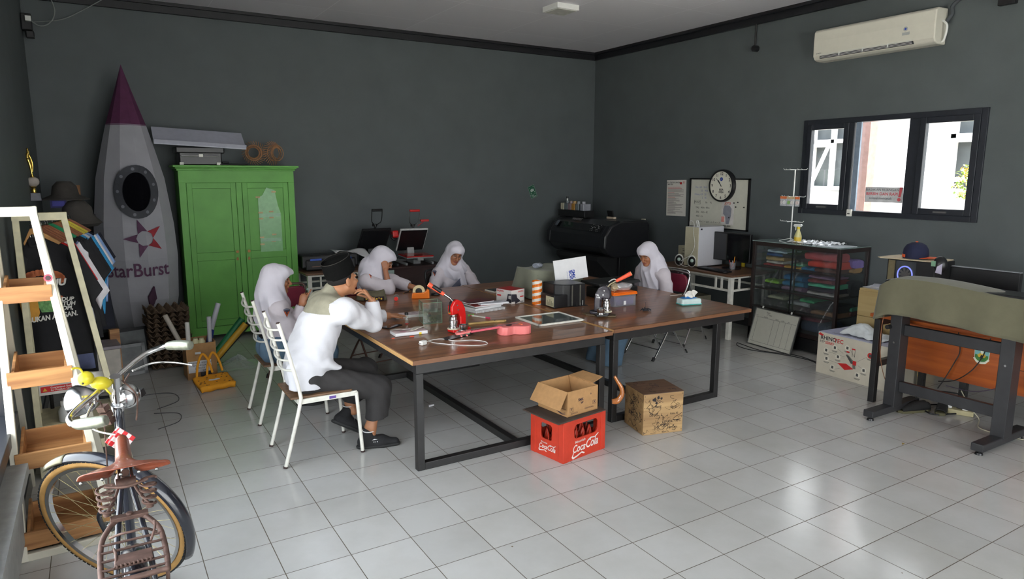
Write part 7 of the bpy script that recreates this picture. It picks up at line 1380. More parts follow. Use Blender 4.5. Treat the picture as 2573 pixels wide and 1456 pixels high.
m = MB(); m.grid(lambda u, v: (5.66+.30*v+.02*sin(u*6), .33-.42*u, BH+.012+(.07+.03*sin(u*7))*sin(PI*v)**.7*sin(PI*min(1, .1+u))**.5+.012*mnoise.noise((u*8, v*8, 4))), 30, 20); o = m.build('white_plastic_bag', mat('white_bag', (216, 220, 220), .35, bump=.1), None, smooth=60, solid=.002); tag(o, 'crumpled white plastic bag lying on the machine carton', 'plastic bag')

# ================================================================ orange office desk with computer
M_or = wood('orange_veneer', (150, 70, 24), (186, 96, 36), .35, 'Y', .7, coat=.3)
od = thing('office_desk', 'orange veneer office desk with government emblem panel behind the covered cutter', 'desk', (5.22, -.27, 0)); OL = 2.3
MB().bx((-.0, -OL, .725), (.82, .06, .755)).build('tabletop', M_or, od, bev=.004); MB().bx((.25, -OL+.05, .28), (.275, -.08, .715)).build('front_panel', M_or, od); MB().bx((.245, -OL+.05, .69), (.252, -.08, .696)).bx((.245, -OL+.05, .47), (.249, -.9, .474)).build('panel_groove', mat('groove_dark', (70, 34, 20), .6), od)
m = MB()
for x in (-.03, .74): m.bx((x, -.05, 0), (x+.05, 0, .72))
m.bx((.02, -.05, .67), (.74, 0, .72)).bx((.02, -.05, .31), (.74, -.0, .36)); m.build('side_frame', M_steel, od, bev=.003)
m = MB()
for x in (.0, .74): m.bx((x, -OL+.02, 0), (x+.05, -OL+.07, .72))
m.bx((.05, -OL+.02, .67), (.74, -OL+.07, .72)).bx((.3, -.6, 0), (.35, -.55, .28)); m.build('far_side_frame', M_steel, od)
MB().bx((.27, -1.07, .05), (.29, -1.055, .25)).build('pale_edge_strip', mat('pale_strip', (230, 220, 150), .4), od)
em = MB(); em.M = TR(5.22+.249, -1.0+.02, .54) @ XN @ Matrix.Diagonal((1.05, 1.05, 1, 1))
sh_ = [(-.05, .045), (-.035, .06), (0, .066), (.035, .06), (.05, .045), (.046, -.03), (.03, -.055), (0, -.062), (-.03, -.055), (-.046, -.03)]
em.prism([(x*1.06, y*1.06) for x, y in sh_], 0, .001, None, 0); em.prism(sh_, .001, .0015, None, 1); em.prism([(-.044, -.01), (.044, -.01), (.045, -.03), (.03, -.054), (0, -.06), (-.03, -.054), (-.045, -.03)], .0015, .002, None, 2)
em.prism([(-.03, -.012), (-.01, .006), (.012, .006), (.03, -.012), (.02, -.028), (-.02, -.028)], .002, .0025, None, 3); em.prism([(0, .06), (.012, .03), (.006, .0), (-.006, .0), (-.012, .03)], .002, .003, None, 0); em.prism([(-.012, -.035), (.012, -.035), (.004, -.01), (-.004, -.01)], .003, .0035, None, 4)
em.prism([(-.056, -.04), (-.045, -.035), (-.02, -.06), (0, -.064), (.02, -.06), (.045, -.035), (.056, -.04), (.03, -.072), (0, -.078), (-.03, -.072)], .0025, .0035, None, 0)
o = em.build('emblem_sticker', [mat('emblem_white', (226, 226, 206), .5), mat('emblem_sky', (130, 190, 190), .5), mat('emblem_green', (70, 130, 60), .5), mat('emblem_gold', (214, 176, 60), .5), M_ink], None); tag(o, 'small shield-shaped provincial emblem sticker on the orange desk panel', 'sticker')
pc2 = thing('computer_tower', 'black computer tower with glowing round fan under the navy cap', 'computer', (5.60, -.10, .756)); MB().bx((0, -.40, 0), (.32, 0, .43)).build('case_body', M_bplast, pc2, bev=.006); MB().bx((-.004, -.07, .02), (0, -.012, .42)).build('silver_strip', mat('brushed_gold_silver', (150, 140, 110), .3, .7), pc2); MB().bx((-.006, -.25, .02), (-.001, -.08, .42)).build('glass_front', mat('tinted_front', (60, 64, 66), .1, spec=1), pc2)
m = MB(); m.tube([(-.012, -.165+.062*cos(a*PI/16), .305+.072*sin(a*PI/16)) for a in range(32)], .006, 8, closed=True); m.build('fan_ring', mat('fan_led', (120, 130, 220), .3, emit=.5), pc2, smooth=60)
m = MB(); m.cyl((-.012, -.165, .305), (-.008, -.165, .305), .02, n=20)
for k in range(9): m.box((-.01, .038, 0), (.002, .04, .018), TR(0, -.165, .305) @ ROT(k*2*PI/9, 'X') @ ROT(.0, 'Y'))
m.build('fan_blade', mat('fan_grey', (80, 78, 76), .4), pc2)
o = MB().prism([(-.02, .06), (.3, .05), (.33, -.40), (.02, -.44), (-.05, .02)], 0, .006).build('cardboard_sheet', mat('pale_card', (196, 180, 150), .8), None); place(o, (5.60, -.08, 1.188)); tag(o, 'pale cardboard sheet lying on the black computer tower', 'cardboard')
cap = thing('baseball_cap', 'navy baseball cap with orange brim and back strap on the computer tower', 'cap', (5.74, -.26, 1.195), radians(-75)); M_nv = mat('navy_cloth', (28, 32, 60), .9, bump=.1); M_oc = mat('cap_orange', (224, 92, 44), .8)
MB().lathe([(.098, 0), (.1, .04), (.095, .08), (.075, .115), (.04, .135), (.001, .14)], n=32).build('crown', M_nv, cap, smooth=60); MB().ell((0, 0, .141), (.012, .012, .006)).build('top_button', M_oc, cap, smooth=60)
m = MB(); m.grid(lambda u, v: ((.09+.085*v*cos((u-.5)*1.9))*cos((u-.5)*2.0), .1*sin((u-.5)*2.0)*(1+.02*v), .008+.008*cos((u-.5)*3)), 16, 6); m.build('brim', M_oc, cap, smooth=60, solid=.004)
MB().grid(lambda u, v: (.101*cos(PI+(u-.5)*1.1+.35), .101*sin(PI+(u-.5)*1.1+.35), .008+.026*v), 12, 2).build('back_strap', M_oc, cap, smooth=60, solid=.003)
wc = thing('barcode_scanner', 'black gadget with white side label between computer tower and monitor', 'gadget', (5.64, -.52, 1.08)); MB().ell((0, 0, .09), (.05, .055, .075), n=24).bx((-.03, -.03, -.27), (.03, .03, .05)).build('housing', M_bplast, wc, smooth=40); MB().bx((-.055, .012, .08), (-.05, .045, .125)).build('sticker', mat('gadget_sticker', (120, 160, 130), .4), wc); MB().prism([(-.02, -.03), (.03, -.04), (.03, .05), (-.01, .02)], 0, .002, TR(-.052, -.012, .06) @ XN).build('white_label', mat('lilac_label', (196, 190, 210), .5), wc)
tv = thing('monitor', 'wide black monitor seen from behind on the orange desk', 'monitor', (5.74, -.81, .756), .0); MB().bx((-.02, -.26, .10), (.03, .25, .405)).build('housing', M_bplast, tv, bev=.008); MB().bx((-.01, -.255, .404), (.02, .245, .411)).build('top_edge', mat('silver_edge', (180, 184, 190), .2, .5), tv); MB().bx((-.08, -.2, 0), (.1, .1, .012)).bx((.0, -.07, .01), (.025, -.02, .2)).build('stand', M_bplast, tv)
# ---- covered cutting plotter on stand
cp_ = thing('cutter_stand', 'black steel stand carrying the cloth-covered cutter on the right', 'machine stand', (5.06, -.94, 0)); M_st = mat('stand_black', (46, 46, 48), .4)
for y, nm in ((.385, 'left'), (-.395, 'right')):
    MB().bx((-.06, y-.045, .07), (.06, y+.045, .88)).build('column', M_st, cp_, bev=.004); MB().bx((-.33, y-.04, .03), (.33, y+.04, .085)).build('foot_beam', M_st, cp_, bev=.006)
    for x in (-.29, .29): MB().cyl((x, y, .012), (x, y, .032), .008, n=10).cyl((x, y, 0), (x, y, .014), .026, .022, n=16).build('levelling_foot', M_bplast, cp_, smooth=40)
MB().bx((-.02, -.35, .66), (.02, .34, .745)).build('upper_rail', M_st, cp_, bev=.004); MB().bx((-.02, -.35, .20), (.02, .34, .285)).build('lower_rail', M_st, cp_, bev=.004)
m = MB(); m.cyl((-.06, -.395, .6), (-.066, -.395, .6), .008, n=10).cyl((-.06, .385, .6), (-.066, .385, .6), .008, n=10); m.build('bolt', M_dullmetal, cp_); MB().cyl((-.1, .43, .72), (.0, .43, .72), .018, n=12).build('roll_holder', M_bplast, cp_, smooth=40)
vc2 = MB().box((0, 0, .0), (.26, 1.0, .22)).build('cutting_plotter', M_bplast, None, bev=.02); place(vc2, (5.06, -.97, .992)); tag(vc2, 'black cutting plotter hidden under the grey cloth on the stand', 'machine')
def cl2(u, v):
    y = .53-1.23*u; k = (v-.5)*2; w = .17+.03*abs(k); 
    if abs(k) < .45: x = .3*k; z = .255+.02*sin(u*6)-.05*abs(k)**2
    else: kk = (abs(k)-.45)/.55; x = (.135+.05*kk+.012*sin(u*22)*kk)*(1 if k > 0 else -1); z = .245*(1-kk)-(.02+.03*u)*kk+.012*sin(u*5)
    e = .05*max(0, (.12-u)/.12)**2+.03*max(0, (u-.92)/.08)**2
    return (x, y, z-e*1.2)
m = MB(); m.grid(cl2, 60, 36)
for u_ in (0, 1):
    p_ = [cl2(u_, j/36) for j in range(37)]; m.add(p_, [tuple(range(37))])
o = m.build('dust_cloth', mat('olive_grey_cloth', (102, 99, 78), .95, var=.04, bump=.12, bscale=120, sheen=.2), None, smooth=60, solid=.003); place(o, (5.06, -.97, .86)); tag(o, 'olive-grey dust cloth draped over the cutting plotter on the stand', 'cloth')
# shoes, cables, power strip
sh0 = thing('sneaker', 'x', 'shoe'); MB().prism([(-.14, -.035), (-.05, -.04), (.08, -.048), (.14, -.03), (.15, 0), (.13, .035), (.05, .045), (-.1, .038), (-.145, .02)], 0, .022).build('sole', mat('khaki_sole', (96, 92, 66), .8), sh0, bev=.004)
m = MB(); m.grid(lambda u, v: ((-.13+.26*u)+.0*v, .04*cos(v*PI)*(1-.3*abs(u-.6)), .02+(.075-.05*max(0, u-.45)/.55)*sin(v*PI)**.6*(.9 if .1 < u else .7)), 16, 12); m.build('upper', M_rubber, sh0, smooth=60, solid=.004); m = MB(); [m.tube([(.0+.025*k, -.02, .075-.01*k), (.012+.025*k, .02, .078-.01*k)], .003, 5) for k in range(4)]; m.build('lace', M_bplast, sh0)
p = at(2292, 1036, z=0); sh0.location = (p.x+.02, p.y, 0); sh0.rotation_euler = (0, 0, radians(160)); sh0['label'] = 'left one of the black sneakers under the covered cutter'; sh0['group'] = 'pair of black sneakers'
p = at(2348, 1034, z=0); dup(sh0, (p.x+.06, p.y-.03, 0), radians(-160), 'right one of the black sneakers under the covered cutter')
cb_ = [('black cable hanging down the left part of the orange panel', M_bplast, [(5.44, -.80, .73), (5.44, -.82, .62), (5.45, -.83, .52), (5.44, -.80, .42), (5.42, -.76, .3), (5.40, -.72, .2)], .004),
 ('black cable crossing the emblem on the orange panel', M_bplast, [(5.42, -1.06, .73), (5.42, -1.03, .62), (5.43, -1.0, .52), (5.42, -.94, .4), (5.40, -.84, .3), (5.4, -.72, .26)], .004),
 ('grey-violet cable sagging right from the power strip', mat('violet_cable', (84, 74, 90), .6), [(5.4, -.78, .24), (5.36, -1.0, .26), (5.3, -1.2, .36), (5.15, -1.3, .5)], .004),
 ('white cable snaking on the floor behind the stand', mat('cream_cable', (190, 184, 160), .5), [(5.5, -.85, .2), (5.45, -.95, .1), (5.5, -1.0, .01), (5.3, -1.1, .006), (5.3, -1.3, .006), (5.35, -1.45, .006)], .004),
 ('tangle of black cables on the floor under the orange desk', M_bplast, [(5.3, -.5, .01), (5.5, -.6, .12), (5.6, -.8, .14), (5.5, -.95, .12), (5.7, -1.1, .08), (5.9, -1.0, .02), (5.6, -.7, .02), (5.4, -.62, .02), (5.3, -.75, .01), (5.5, -.85, .01)], .006),
 ('thin wires hanging from the left end of the covered cutter', mat('orange_wire', (150, 100, 70), .6), [(5.0, -.46, .84), (4.99, -.45, .7), (5.02, -.44, .5), (5.08, -.45, .3), (5.2, -.48, .1), (5.3, -.52, .01)], .003)]
for lab, mm, pts, r in cb_: o = MB().tube(pts, r, 6, sub=8).build('cable', mm, None, smooth=60); tag(o, lab, 'cable', 'cables around the orange desk')
ps_ = thing('power_strip', 'cream power strip with plugs on the floor under the orange desk', 'power strip', (5.52, -.82, .001), .4); MB().bx((-.05, -.12, 0), (.05, .12, .04)).build('housing', mat('cream_strip', (190, 180, 140), .5), ps_, bev=.006); MB().box((0, -.06, .055), (.04, .04, .04)).box((0, .05, .055), (.04, .04, .04)).build('plug', M_wplast, ps_, bev=.005)
o = MB().prism([(-.02, -.01), (.02, -.004), (.01, .012)], 0, .002).build('leaf_scrap', mat('dry_leaf', (150, 130, 70), .9), None); p = at(2268, 1116, z=0); place(o, (p.x, p.y, .0)); tag(o, 'tiny dry yellow scrap on the floor tiles at the right', 'scrap')
# ================================================================ people: smooth bodies and cloth grown from distance fields
from mathutils.bvhtree import BVHTree
class Field:
    def __init__(s, lo, hi, h):
        s.lo = np.array(lo, np.float32); s.h = h; s.n = np.ceil((np.array(hi)-np.array(lo))/h).astype(int)+1; s.D = np.full(s.n, .09, np.float32)
    def _sub(s, lo, hi):
        a = np.clip(np.floor((lo-s.lo)/s.h).astype(int), 0, s.n-1); b = np.clip(np.ceil((hi-s.lo)/s.h).astype(int)+1, 1, s.n)
        X = [(s.lo[i]+s.h*np.arange(a[i], b[i])).astype(np.float32) for i in range(3)]
        return tuple(slice(a[i], b[i]) for i in range(3)), X[0][:, None, None], X[1][None, :, None], X[2][None, None, :]
    def _mix(s, sl, d, k, sub):
        D = s.D[sl]
        if sub: d = -d; h = np.clip(.5-.5*(d-D)/k, 0, 1) if False else np.clip(.5+.5*(d-D)/k, 0, 1); s.D[sl] = D*(1-h)+d*h+k*h*(1-h)
        else: h = np.clip(.5+.5*(D-d)/k, 0, 1); s.D[sl] = D*(1-h)+d*h-k*h*(1-h)
    def cone(s, a, b, ra, rb=None, k=.02, n=None, f=1, sub=False):
        rb = ra if rb is None else rb; a = np.array(a, float); b = np.array(b, float); m = max(ra, rb)+k+.03
        sl, X, Y, Z = s._sub(np.minimum(a, b)-m, np.maximum(a, b)+m)
        if 0 in s.D[sl].shape: return s
        d = b-a; L = float(d@d)+1e-9; px, py, pz = X-a[0], Y-a[1], Z-a[2]; t = np.clip((px*d[0]+py*d[1]+pz*d[2])/L, 0, 1)
        wx, wy, wz = px-t*d[0], py-t*d[1], pz-t*d[2]; q = wx*wx+wy*wy+wz*wz
        if n is not None: n = np.array(n, float); n /= np.linalg.norm(n); wn = wx*n[0]+wy*n[1]+wz*n[2]; q = q+wn*wn*(1/f**2-1)
        s._mix(sl, np.sqrt(q)-(ra+(rb-ra)*t), k, sub); return s
    def path(s, pts, rs, k=.02, n=None, f=1):
        for i in range(len(pts)-1): s.cone(pts[i], pts[i+1], rs[i], rs[i+1], k, n, f)
        return s
    def ell(s, c, r, R=None, k=.02, sub=False):
        c = np.array(c, float); r = np.array(r, float); m = max(r)+k+.03; sl, X, Y, Z = s._sub(c-m, c+m)
        if 0 in s.D[sl].shape: return s
        px, py, pz = X-c[0], Y-c[1], Z-c[2]
        if R is not None: R = np.array(R)[:3, :3]; px, py, pz = (R[0, 0]*px+R[1, 0]*py+R[2, 0]*pz, R[0, 1]*px+R[1, 1]*py+R[2, 1]*pz, R[0, 2]*px+R[1, 2]*py+R[2, 2]*pz)
        k0 = np.sqrt((px/r[0])**2+(py/r[1])**2+(pz/r[2])**2); k1 = np.sqrt((px/r[0]**2)**2+(py/r[1]**2)**2+(pz/r[2]**2)**2)+1e-6
        s._mix(sl, k0*(k0-1)/k1, k, sub); return s
    def folds(s, amp, fr, seed=0, dirn=(0, 0, .35)):
        X, Y, Z = [(s.lo[i]+s.h*np.arange(s.n[i])).astype(np.float32) for i in range(3)]; X = X[:, None, None]; Y = Y[None, :, None]; Z = Z[None, None, :]
        w = np.sin(X*5+seed)+np.sin(Y*6+seed*2)+np.sin(Z*7+seed*3); s.D += (amp*np.sin(X*fr+w*1.6+Z*fr*dirn[2])*np.sin(Y*fr*.8+w+Z*fr*.3+seed)+amp*.5*np.sin((X+Y)*fr*2.1+Z*fr*.9+w*2)).astype(np.float32); return s
    def drape(s, c, amp, nphi, kz, z1, seed=0):
        X, Y, Z = [(s.lo[i]+s.h*np.arange(s.n[i])).astype(np.float32) for i in range(3)]; X = X[:, None, None]-c[0]; Y = Y[None, :, None]-c[1]; Z = Z[None, None, :]-c[2]
        ph = np.arctan2(Y, X)*nphi+Z*kz+1.3*np.sin(Z*14+seed)+seed+1.1*np.sin(X*19+Y*15); s.D += (amp*np.clip((z1-Z)/.12, .12, 1)*(np.abs(np.sin(ph*.5))*2-1.2)).astype(np.float32); return s
    def cut(s, p, n):
        """keep the side the normal points away from"""
        X, Y, Z = [(s.lo[i]+s.h*np.arange(s.n[i])).astype(np.float32) for i in range(3)]; n = np.array(n, float); n /= np.linalg.norm(n)
        s.D = np.maximum(s.D, ((X[:, None, None]-p[0])*n[0]+(Y[None, :, None]-p[1])*n[1]+(Z[None, None, :]-p[2])*n[2]).astype(np.float32)); return s
    def mesh(s, name, mats, origin, parent=None):
        D = s.D; D[0] = D[-1] = .05; D[:, 0] = D[:, -1] = .05; D[:, :, 0] = D[:, :, -1] = .05
        S_ = D < 0; co = [(i, j, k) for i in (0, 1) for j in (0, 1) for k in (0, 1)]; nx, ny, nz = D.shape
        cnt = sum(S_[i:nx-1+i, j:ny-1+j, k:nz-1+k].astype(np.int8) for i, j, k in co); act = (cnt > 0) & (cnt < 8); idx = np.argwhere(act)
        v = np.stack([D[idx[:, 0]+i, idx[:, 1]+j, idx[:, 2]+k] for i, j, k in co], 1); C = np.array(co, np.float32); P = np.zeros((len(idx), 3), np.float32); W_ = np.zeros(len(idx), np.float32)
        for a in range(8):
            for b in range(a+1, 8):
                if np.abs(C[a]-C[b]).sum() == 1:
                    m = (v[:, a] < 0) != (v[:, b] < 0); t = np.where(m, v[:, a]/(v[:, a]-v[:, b]+1e-12), 0); P += m[:, None]*(C[a]+(C[b]-C[a])*t[:, None]); W_ += m
        P = (idx+P/W_[:, None])*s.h+s.lo; vid = -np.ones(act.shape, np.int64); vid[act] = np.arange(len(idx)); F = []
        for ax_ in range(3):
            o1, o2 = [(1, 2), (2, 0), (0, 1)][ax_]; sl0 = [slice(None)]*3; sl1 = [slice(None)]*3; sl0[ax_] = slice(0, -1); sl1[ax_] = slice(1, None)
            e = np.argwhere(S_[tuple(sl0)] != S_[tuple(sl1)]); e = e[(e[:, o1] > 0) & (e[:, o2] > 0) & (e[:, o1] < D.shape[o1]-1) & (e[:, o2] < D.shape[o2]-1)]
            def g(d1, d2): q = e.copy(); q[:, o1] -= d1; q[:, o2] -= d2; return vid[q[:, 0], q[:, 1], q[:, 2]]
            Q = np.stack([g(0, 0), g(1, 0), g(1, 1), g(0, 1)], 1); fl = ~S_[e[:, 0], e[:, 1], e[:, 2]]; Q[fl] = Q[fl][:, ::-1]; F.append(Q)
        F = np.concatenate(F); P = P-np.array(origin); s.P, s.F = P, F
        me = bpy.data.meshes.new(name); me.vertices.add(len(P)); me.vertices.foreach_set('co', P.astype(np.float32).ravel()); me.loops.add(len(F)*4); me.loops.foreach_set('vertex_index', F.astype(np.int32).ravel())
        me.polygons.add(len(F)); me.polygons.foreach_set('loop_start', np.arange(0, len(F)*4, 4, dtype=np.int32)); me.polygons.foreach_set('loop_total', np.full(len(F), 4, np.int32)); me.polygons.foreach_set('use_smooth', np.ones(len(F), bool)); me.update(); me.validate()
        for m in (mats if isinstance(mats, list) else [mats]): me.materials.append(m)
        o = bpy.data.objects.new(name, me); COL.objects.link(o)
        if parent: o.parent = parent
        else: o.location = origin
        s.bvh = BVHTree.FromPolygons([tuple(p) for p in P], [tuple(int(i) for i in f) for f in F]); return o
def decal(fld, name, mats, parent, O, d, up, shapes, lift=.002):
    """project flat outlines (poly, material) from O along d onto the cloth"""
    d = Vector(d).normalized(); up = Vector(up); rt = d.cross(up).normalized(); up = rt.cross(d); m = MB()
    for k, (poly, mi) in enumerate(shapes):
        c = [sum(p[0] for p in poly)/len(poly), sum(p[1] for p in poly)/len(poly)]; n = len(poly); pts = [c]+[(c[0]+(p[0]-c[0])*.5, c[1]+(p[1]-c[1])*.5) for p in poly]+list(poly); vs = []
        for x, y in pts:
            o_ = Vector(O)+rt*x+up*y; h = fld.bvh.ray_cast(o_, d, 1.0); q = h[0] if h[0] is not None else fld.bvh.find_nearest(o_)[0]; vs.append(tuple(q-d*(lift+.0008*k)))
        m.add(vs, [(0, 1+i, 1+(i+1) % n) for i in range(n)]+[(1+i, 1+n+i, 1+n+(i+1) % n, 1+(i+1) % n) for i in range(n)], None, mi)
    return m.build(name, mats, parent, smooth=60)
M_skin = mat('skin', (176, 122, 88), .5, var=.05, bump=.03); M_skin2 = mat('skin_warm', (164, 108, 76), .5, var=.05)
M_hij = mat('hijab_cloth', (204, 200, 210), .9, var=.02, bump=.06, bscale=200, sheen=.2); M_unif = mat('uniform_white', (196, 188, 194), .85, var=.02, bump=.3, bscale=22); M_skirt = mat('skirt_blue_grey', (84, 108, 128), .9, var=.08, bump=.1)
M_shirt = mat('man_white_shirt', (212, 212, 218), .8, var=.015, bump=.3, bscale=24); M_yoke = mat('khaki_yoke', (148, 144, 126), .85); M_trou = mat('charcoal_trousers', (52, 50, 50), .9, bump=.25, bscale=20); M_shoe = mat('black_knit', (34, 34, 36), .85, bump=.2, bscale=200)
M_lip = mat('lip', (140, 72, 62), .45); M_eyew = mat('eye_white', (214, 208, 200), .3); M_eyeb = mat('eye_dark', (24, 18, 16), .15); M_hair = mat('black_hair', (24, 20, 20), .6)
def hframe(c, yaw, pitch, roll=0): return TR(*c) @ rotz(yaw) @ ROT(-pitch, 'Y') @ ROT(roll, 'X')
def head(F, H, sc_=1.0, neck=None):
    T = lambda x, y, z: tuple(H @ (Vector((x, y, z))*sc_)); s = sc_; R = H
    F.ell(T(-.015, 0, .035), (.096*s, .076*s, .090*s), R, .01).ell(T(.026, 0, -.028), (.064*s, .060*s, .084*s), R, .03)
    for q in (-1, 1):
        F.cone(T(-.005, q*.048, -.05), T(.066, q*.012, -.1), .022*s, .019*s, .02).ell(T(.066, q*.036, -.03), (.022*s, .022*s, .02*s), R, .018)
        F.cone(T(.082, q*.04, .018), T(.092, q*.008, .014), .008*s, .008*s, .012).ell(T(.1, q*.012, -.04), (.010*s, .007*s, .007*s), R, .006)
        F.ell(T(-.006, q*.078, -.008), (.019*s, .0065*s, .031*s), R, .006).ell(T(.004, q*.086, -.006), (.010*s, .006*s, .018*s), R, .004, True)
        F.ell(T(.096, q*.031, .0), (.011*s, .017*s, .009*s), R, .008, True)
    F.cone(T(.088, 0, .008), T(.114, 0, -.034), .007*s, .0115*s, .012).ell(T(.088, 0, -.062), (.014*s, .024*s, .014*s), R, .012).ell(T(.075, 0, -.098), (.017*s, .02*s, .014*s), R, .015)
    if neck: F.cone(T(-.03, 0, -.05), neck, .056*s, .062*s, .03)
def face_parts(H, par, sc_=1.0, smile=0, closed=False, o=(0, 0, 0)):
    M = TR(*(-Vector(o))) @ H @ Matrix.Scale(sc_, 4)
    for q in (-1, 1):
        m = MB(); m.M = M; m.ell((.0735, q*.031, .0), (.0125, .0135, .008 if not closed else .006), n=14, m=0).ell((.081, q*.030, -.002), (.0062, .0062, .0062 if not closed else .003), n=12, m=1); m.build('eye', [M_eyew, M_eyeb], par, smooth=60)
        m = MB(); m.M = M; m.tube([(.078, q*.045, -.0), (.0875, q*.031, .0072 if not closed else .001), (.0885, q*.017, .001)], .0024, 6, sub=4); m.build('eyelid', M_hair, par, smooth=60)
        m = MB(); m.M = M; m.tube([(.083, q*.052, .022), (.0965, q*.034, .027), (.1, q*.014, .022)], .0032, 6, sub=4); m.build('eyebrow', M_hair, par, smooth=60)
    m = MB(); m.M = M; w = .024+.008*smile; u_ = .008*smile
    m.tube([(.088, -w, -.063+u_), (.100, -.01, -.062), (.1015, 0, -.0635), (.100, .01, -.062), (.088, w, -.063+u_)], lambda t: .0016+.0034*sin(t*PI), 8, sub=4).tube([(.088, -w, -.065+u_), (.098, -.01, -.072-.004*smile), (.099, .0, -.073-.004*smile), (.098, .01, -.072-.004*smile), (.088, w, -.065+u_)], lambda t: .0016+.0036*sin(t*PI), 8, sub=4); m.build('lips', M_lip, par, smooth=60)
    if smile: m = MB(); m.M = M; m.tube([(.093, -.016, -.064+u_*.4), (.1005, 0, -.0675), (.093, .016, -.064+u_*.4)], .0028, 6, sub=4); m.build('teeth', M_eyew, par, smooth=60)
def hand(F, wr, d, nrm, side, curl, s=1.0, thumb=(.5, .35), spread=.12):
    """palm normal nrm points out of the palm; side +1 puts the thumb on d x nrm"""
    wr = Vector(wr); d = Vector(d).normalized(); n = Vector(nrm); n = (n-d*n.dot(d)).normalized(); l = d.cross(n).normalized()*side
    F.cone(wr, wr+d*.075*s, .026*s, .035*s, .01, n, .42)
    for i in range(4):
        off = (1.5-i)*.0185*s; b = wr+d*(.082-.004*abs(i-1.2))*s+l*off; dd = (d+l*((1.5-i)*spread)).normalized(); L_ = (.040, .045, .042, .033)[i]*s; r = (.0085, .0088, .0083, .0073)[i]*s; F.cone(wr+d*.03*s+l*off*.7, b, r*1.2, r*1.15, .008)
        a = 0; p = b; c = curl[i] if isinstance(curl, (list, tuple)) else curl
        for j, (fr, ac) in enumerate(((1, .75), (.62, 1.0), (.5, .7))): a += c*ac; v = dd*cos(a)+n*sin(a); q = p+v*L_*fr; F.cone(p, q, r*(1-.08*j), r*(1-.08*(j+1)), .003); p = q
    t0 = wr+d*.018*s+l*.022*s; t1 = t0+(d*.55+l*thumb[0]+n*thumb[1]).normalized()*.040*s; t2 = t1+(d*.8+l*thumb[0]*.5+n*thumb[1]*1.3).normalized()*.032*s; t3 = t2+(d*.9+l*.0+n*thumb[1]*1.6).normalized()*.024*s
    F.cone(t0, t1, .014*s, .0105*s, .01).cone(t1, t2, .0102*s, .0095*s, .004).cone(t2, t3, .0095*s, .008*s, .004)
def hijab(name, H, yaw, o, par, neck, cape, s=1.0, seed=1, lo=None, hi=None, extra=None, brim=1):
    T = lambda x, y, z: tuple(H @ (Vector((x, y, z))*s)); B = TR(*neck) @ rotz(yaw); Q = lambda x, y, z: tuple(B @ Vector((x, y, z)))
    F = Field(np.array(neck)-np.array((.34, .34, .42)), np.array(neck)+np.array((.34, .34, .40)), .0055)
    F.ell(T(-.02, 0, .035), (.110*s, .089*s, .104*s), H, .01).cone(T(-.01, 0, -.02), T(-.005, 0, -.10), .092*s, .080*s, .05, H.to_3x3() @ Vector((0, 1, 0)), .93)
    F.cone(T(.045, -.035, .06), T(.045, .035, .06), .052*s, .052*s, .03).cone(T(.06, 0, .066), T(.092*brim, 0, .06), .045*s, .030*s, .04)
    F.cone(T(-.04, 0, -.0), Q(-.05, 0, .02), .085*s, .085, .06).cone(Q(-.05, 0, .03), Q(-.07, 0, -.15), .09, .12, .06, B.to_3x3() @ Vector((1, 0, 0)), .7)
    F.cone(T(.005, 0, -.12), Q(.04, 0, -.06), .07*s, .085, .05).cone(Q(.04, .0, -.03), Q(.07, 0, -cape), .085, .105, .06, B.to_3x3() @ Vector((1, 0, 0)), .62)
    for q in (-1, 1): F.cone(Q(-.01, q*.04, .01), Q(-.01, q*.115, -.05), .075, .070, .06).cone(Q(.0, q*.08, -.05), Q(.02, q*.09, -cape*.85), .068, .066, .05)
    if extra: extra(F, Q)
    F.folds(.002, 27, seed).drape(neck, .0055, 11, 26, .06, seed); F.ell(T(.085, 0, -.030), (.080*s, .063*s, .088*s), H, .012, True).ell(T(.135, 0, -.065), (.086*s, .1*s, .092*s), H, .012, True).cone(T(.02, 0, -.02), T(.16, 0, -.03), .052*s, .058*s, .014, sub=True)
    ob = F.mesh(name, M_hij, o, par); return F, ob
BADGE = [([(-.022, .024), (-.012, .030), (0, .032), (.012, .030), (.022, .024), (.02, .012), (0, -.034), (-.02, .012)], 0), ([(-.019, .012), (.019, .012), (0, -.028)], 1), ([(-.018, .018), (.018, .018), (.018, .025), (0, .029), (-.018, .025)], 2), ([(-.004, .008), (.004, .008), (.004, -.01), (-.004, -.01)], 3)]
M_bdg = [mat('badge_border', (70, 66, 84), .7), mat('badge_orange', (206, 96, 50), .7), mat('badge_greyblue', (120, 128, 146), .7), M_ink]
V = Vector
def pv(px, py, **k): return at(px, py, **k)
# ---------------------------------------------------------------- the man in the black cap
o = (.87, 1.115, 0.0)
H = hframe((1.105, 1.115, 1.185), radians(17), radians(7)); nb = (1.02, 1.115, 1.07)
F = Field((.6, .74, 0), (1.82, 1.78, 1.36), .0048); head(F, H, 1.0, nb)
F.path([(.83, 1.115, .56), (.87, 1.115, .75), (.97, 1.115, .95), nb], [.10, .10, .11, .05], .05)
rs, re, rw = V((1.04, .935, 1.015)), pv(937, 812, y=1.06), pv(935, 757, y=1.07); F.path([nb, rs, re, rw], [.05, .055, .042, .027], .03)
hd_ = pv(893, 700, y=1.08); hand(F, rw, (hd_-rw), V((-.75, .25, -.5)), -1, [.8, .75, .7, .7], .98, (.3, .5))
ls, le, lw_ = V((1.04, 1.295, 1.015)), V((1.40, 1.43, .835)), V((1.60, 1.555, .80)); F.path([nb, ls, le, lw_], [.05, .055, .042, .027], .03); hand(F, lw_, (.9, .35, -.06), (0, 0, -1), -1, [.18, .22, .2, .3], .98, (.5, .15))
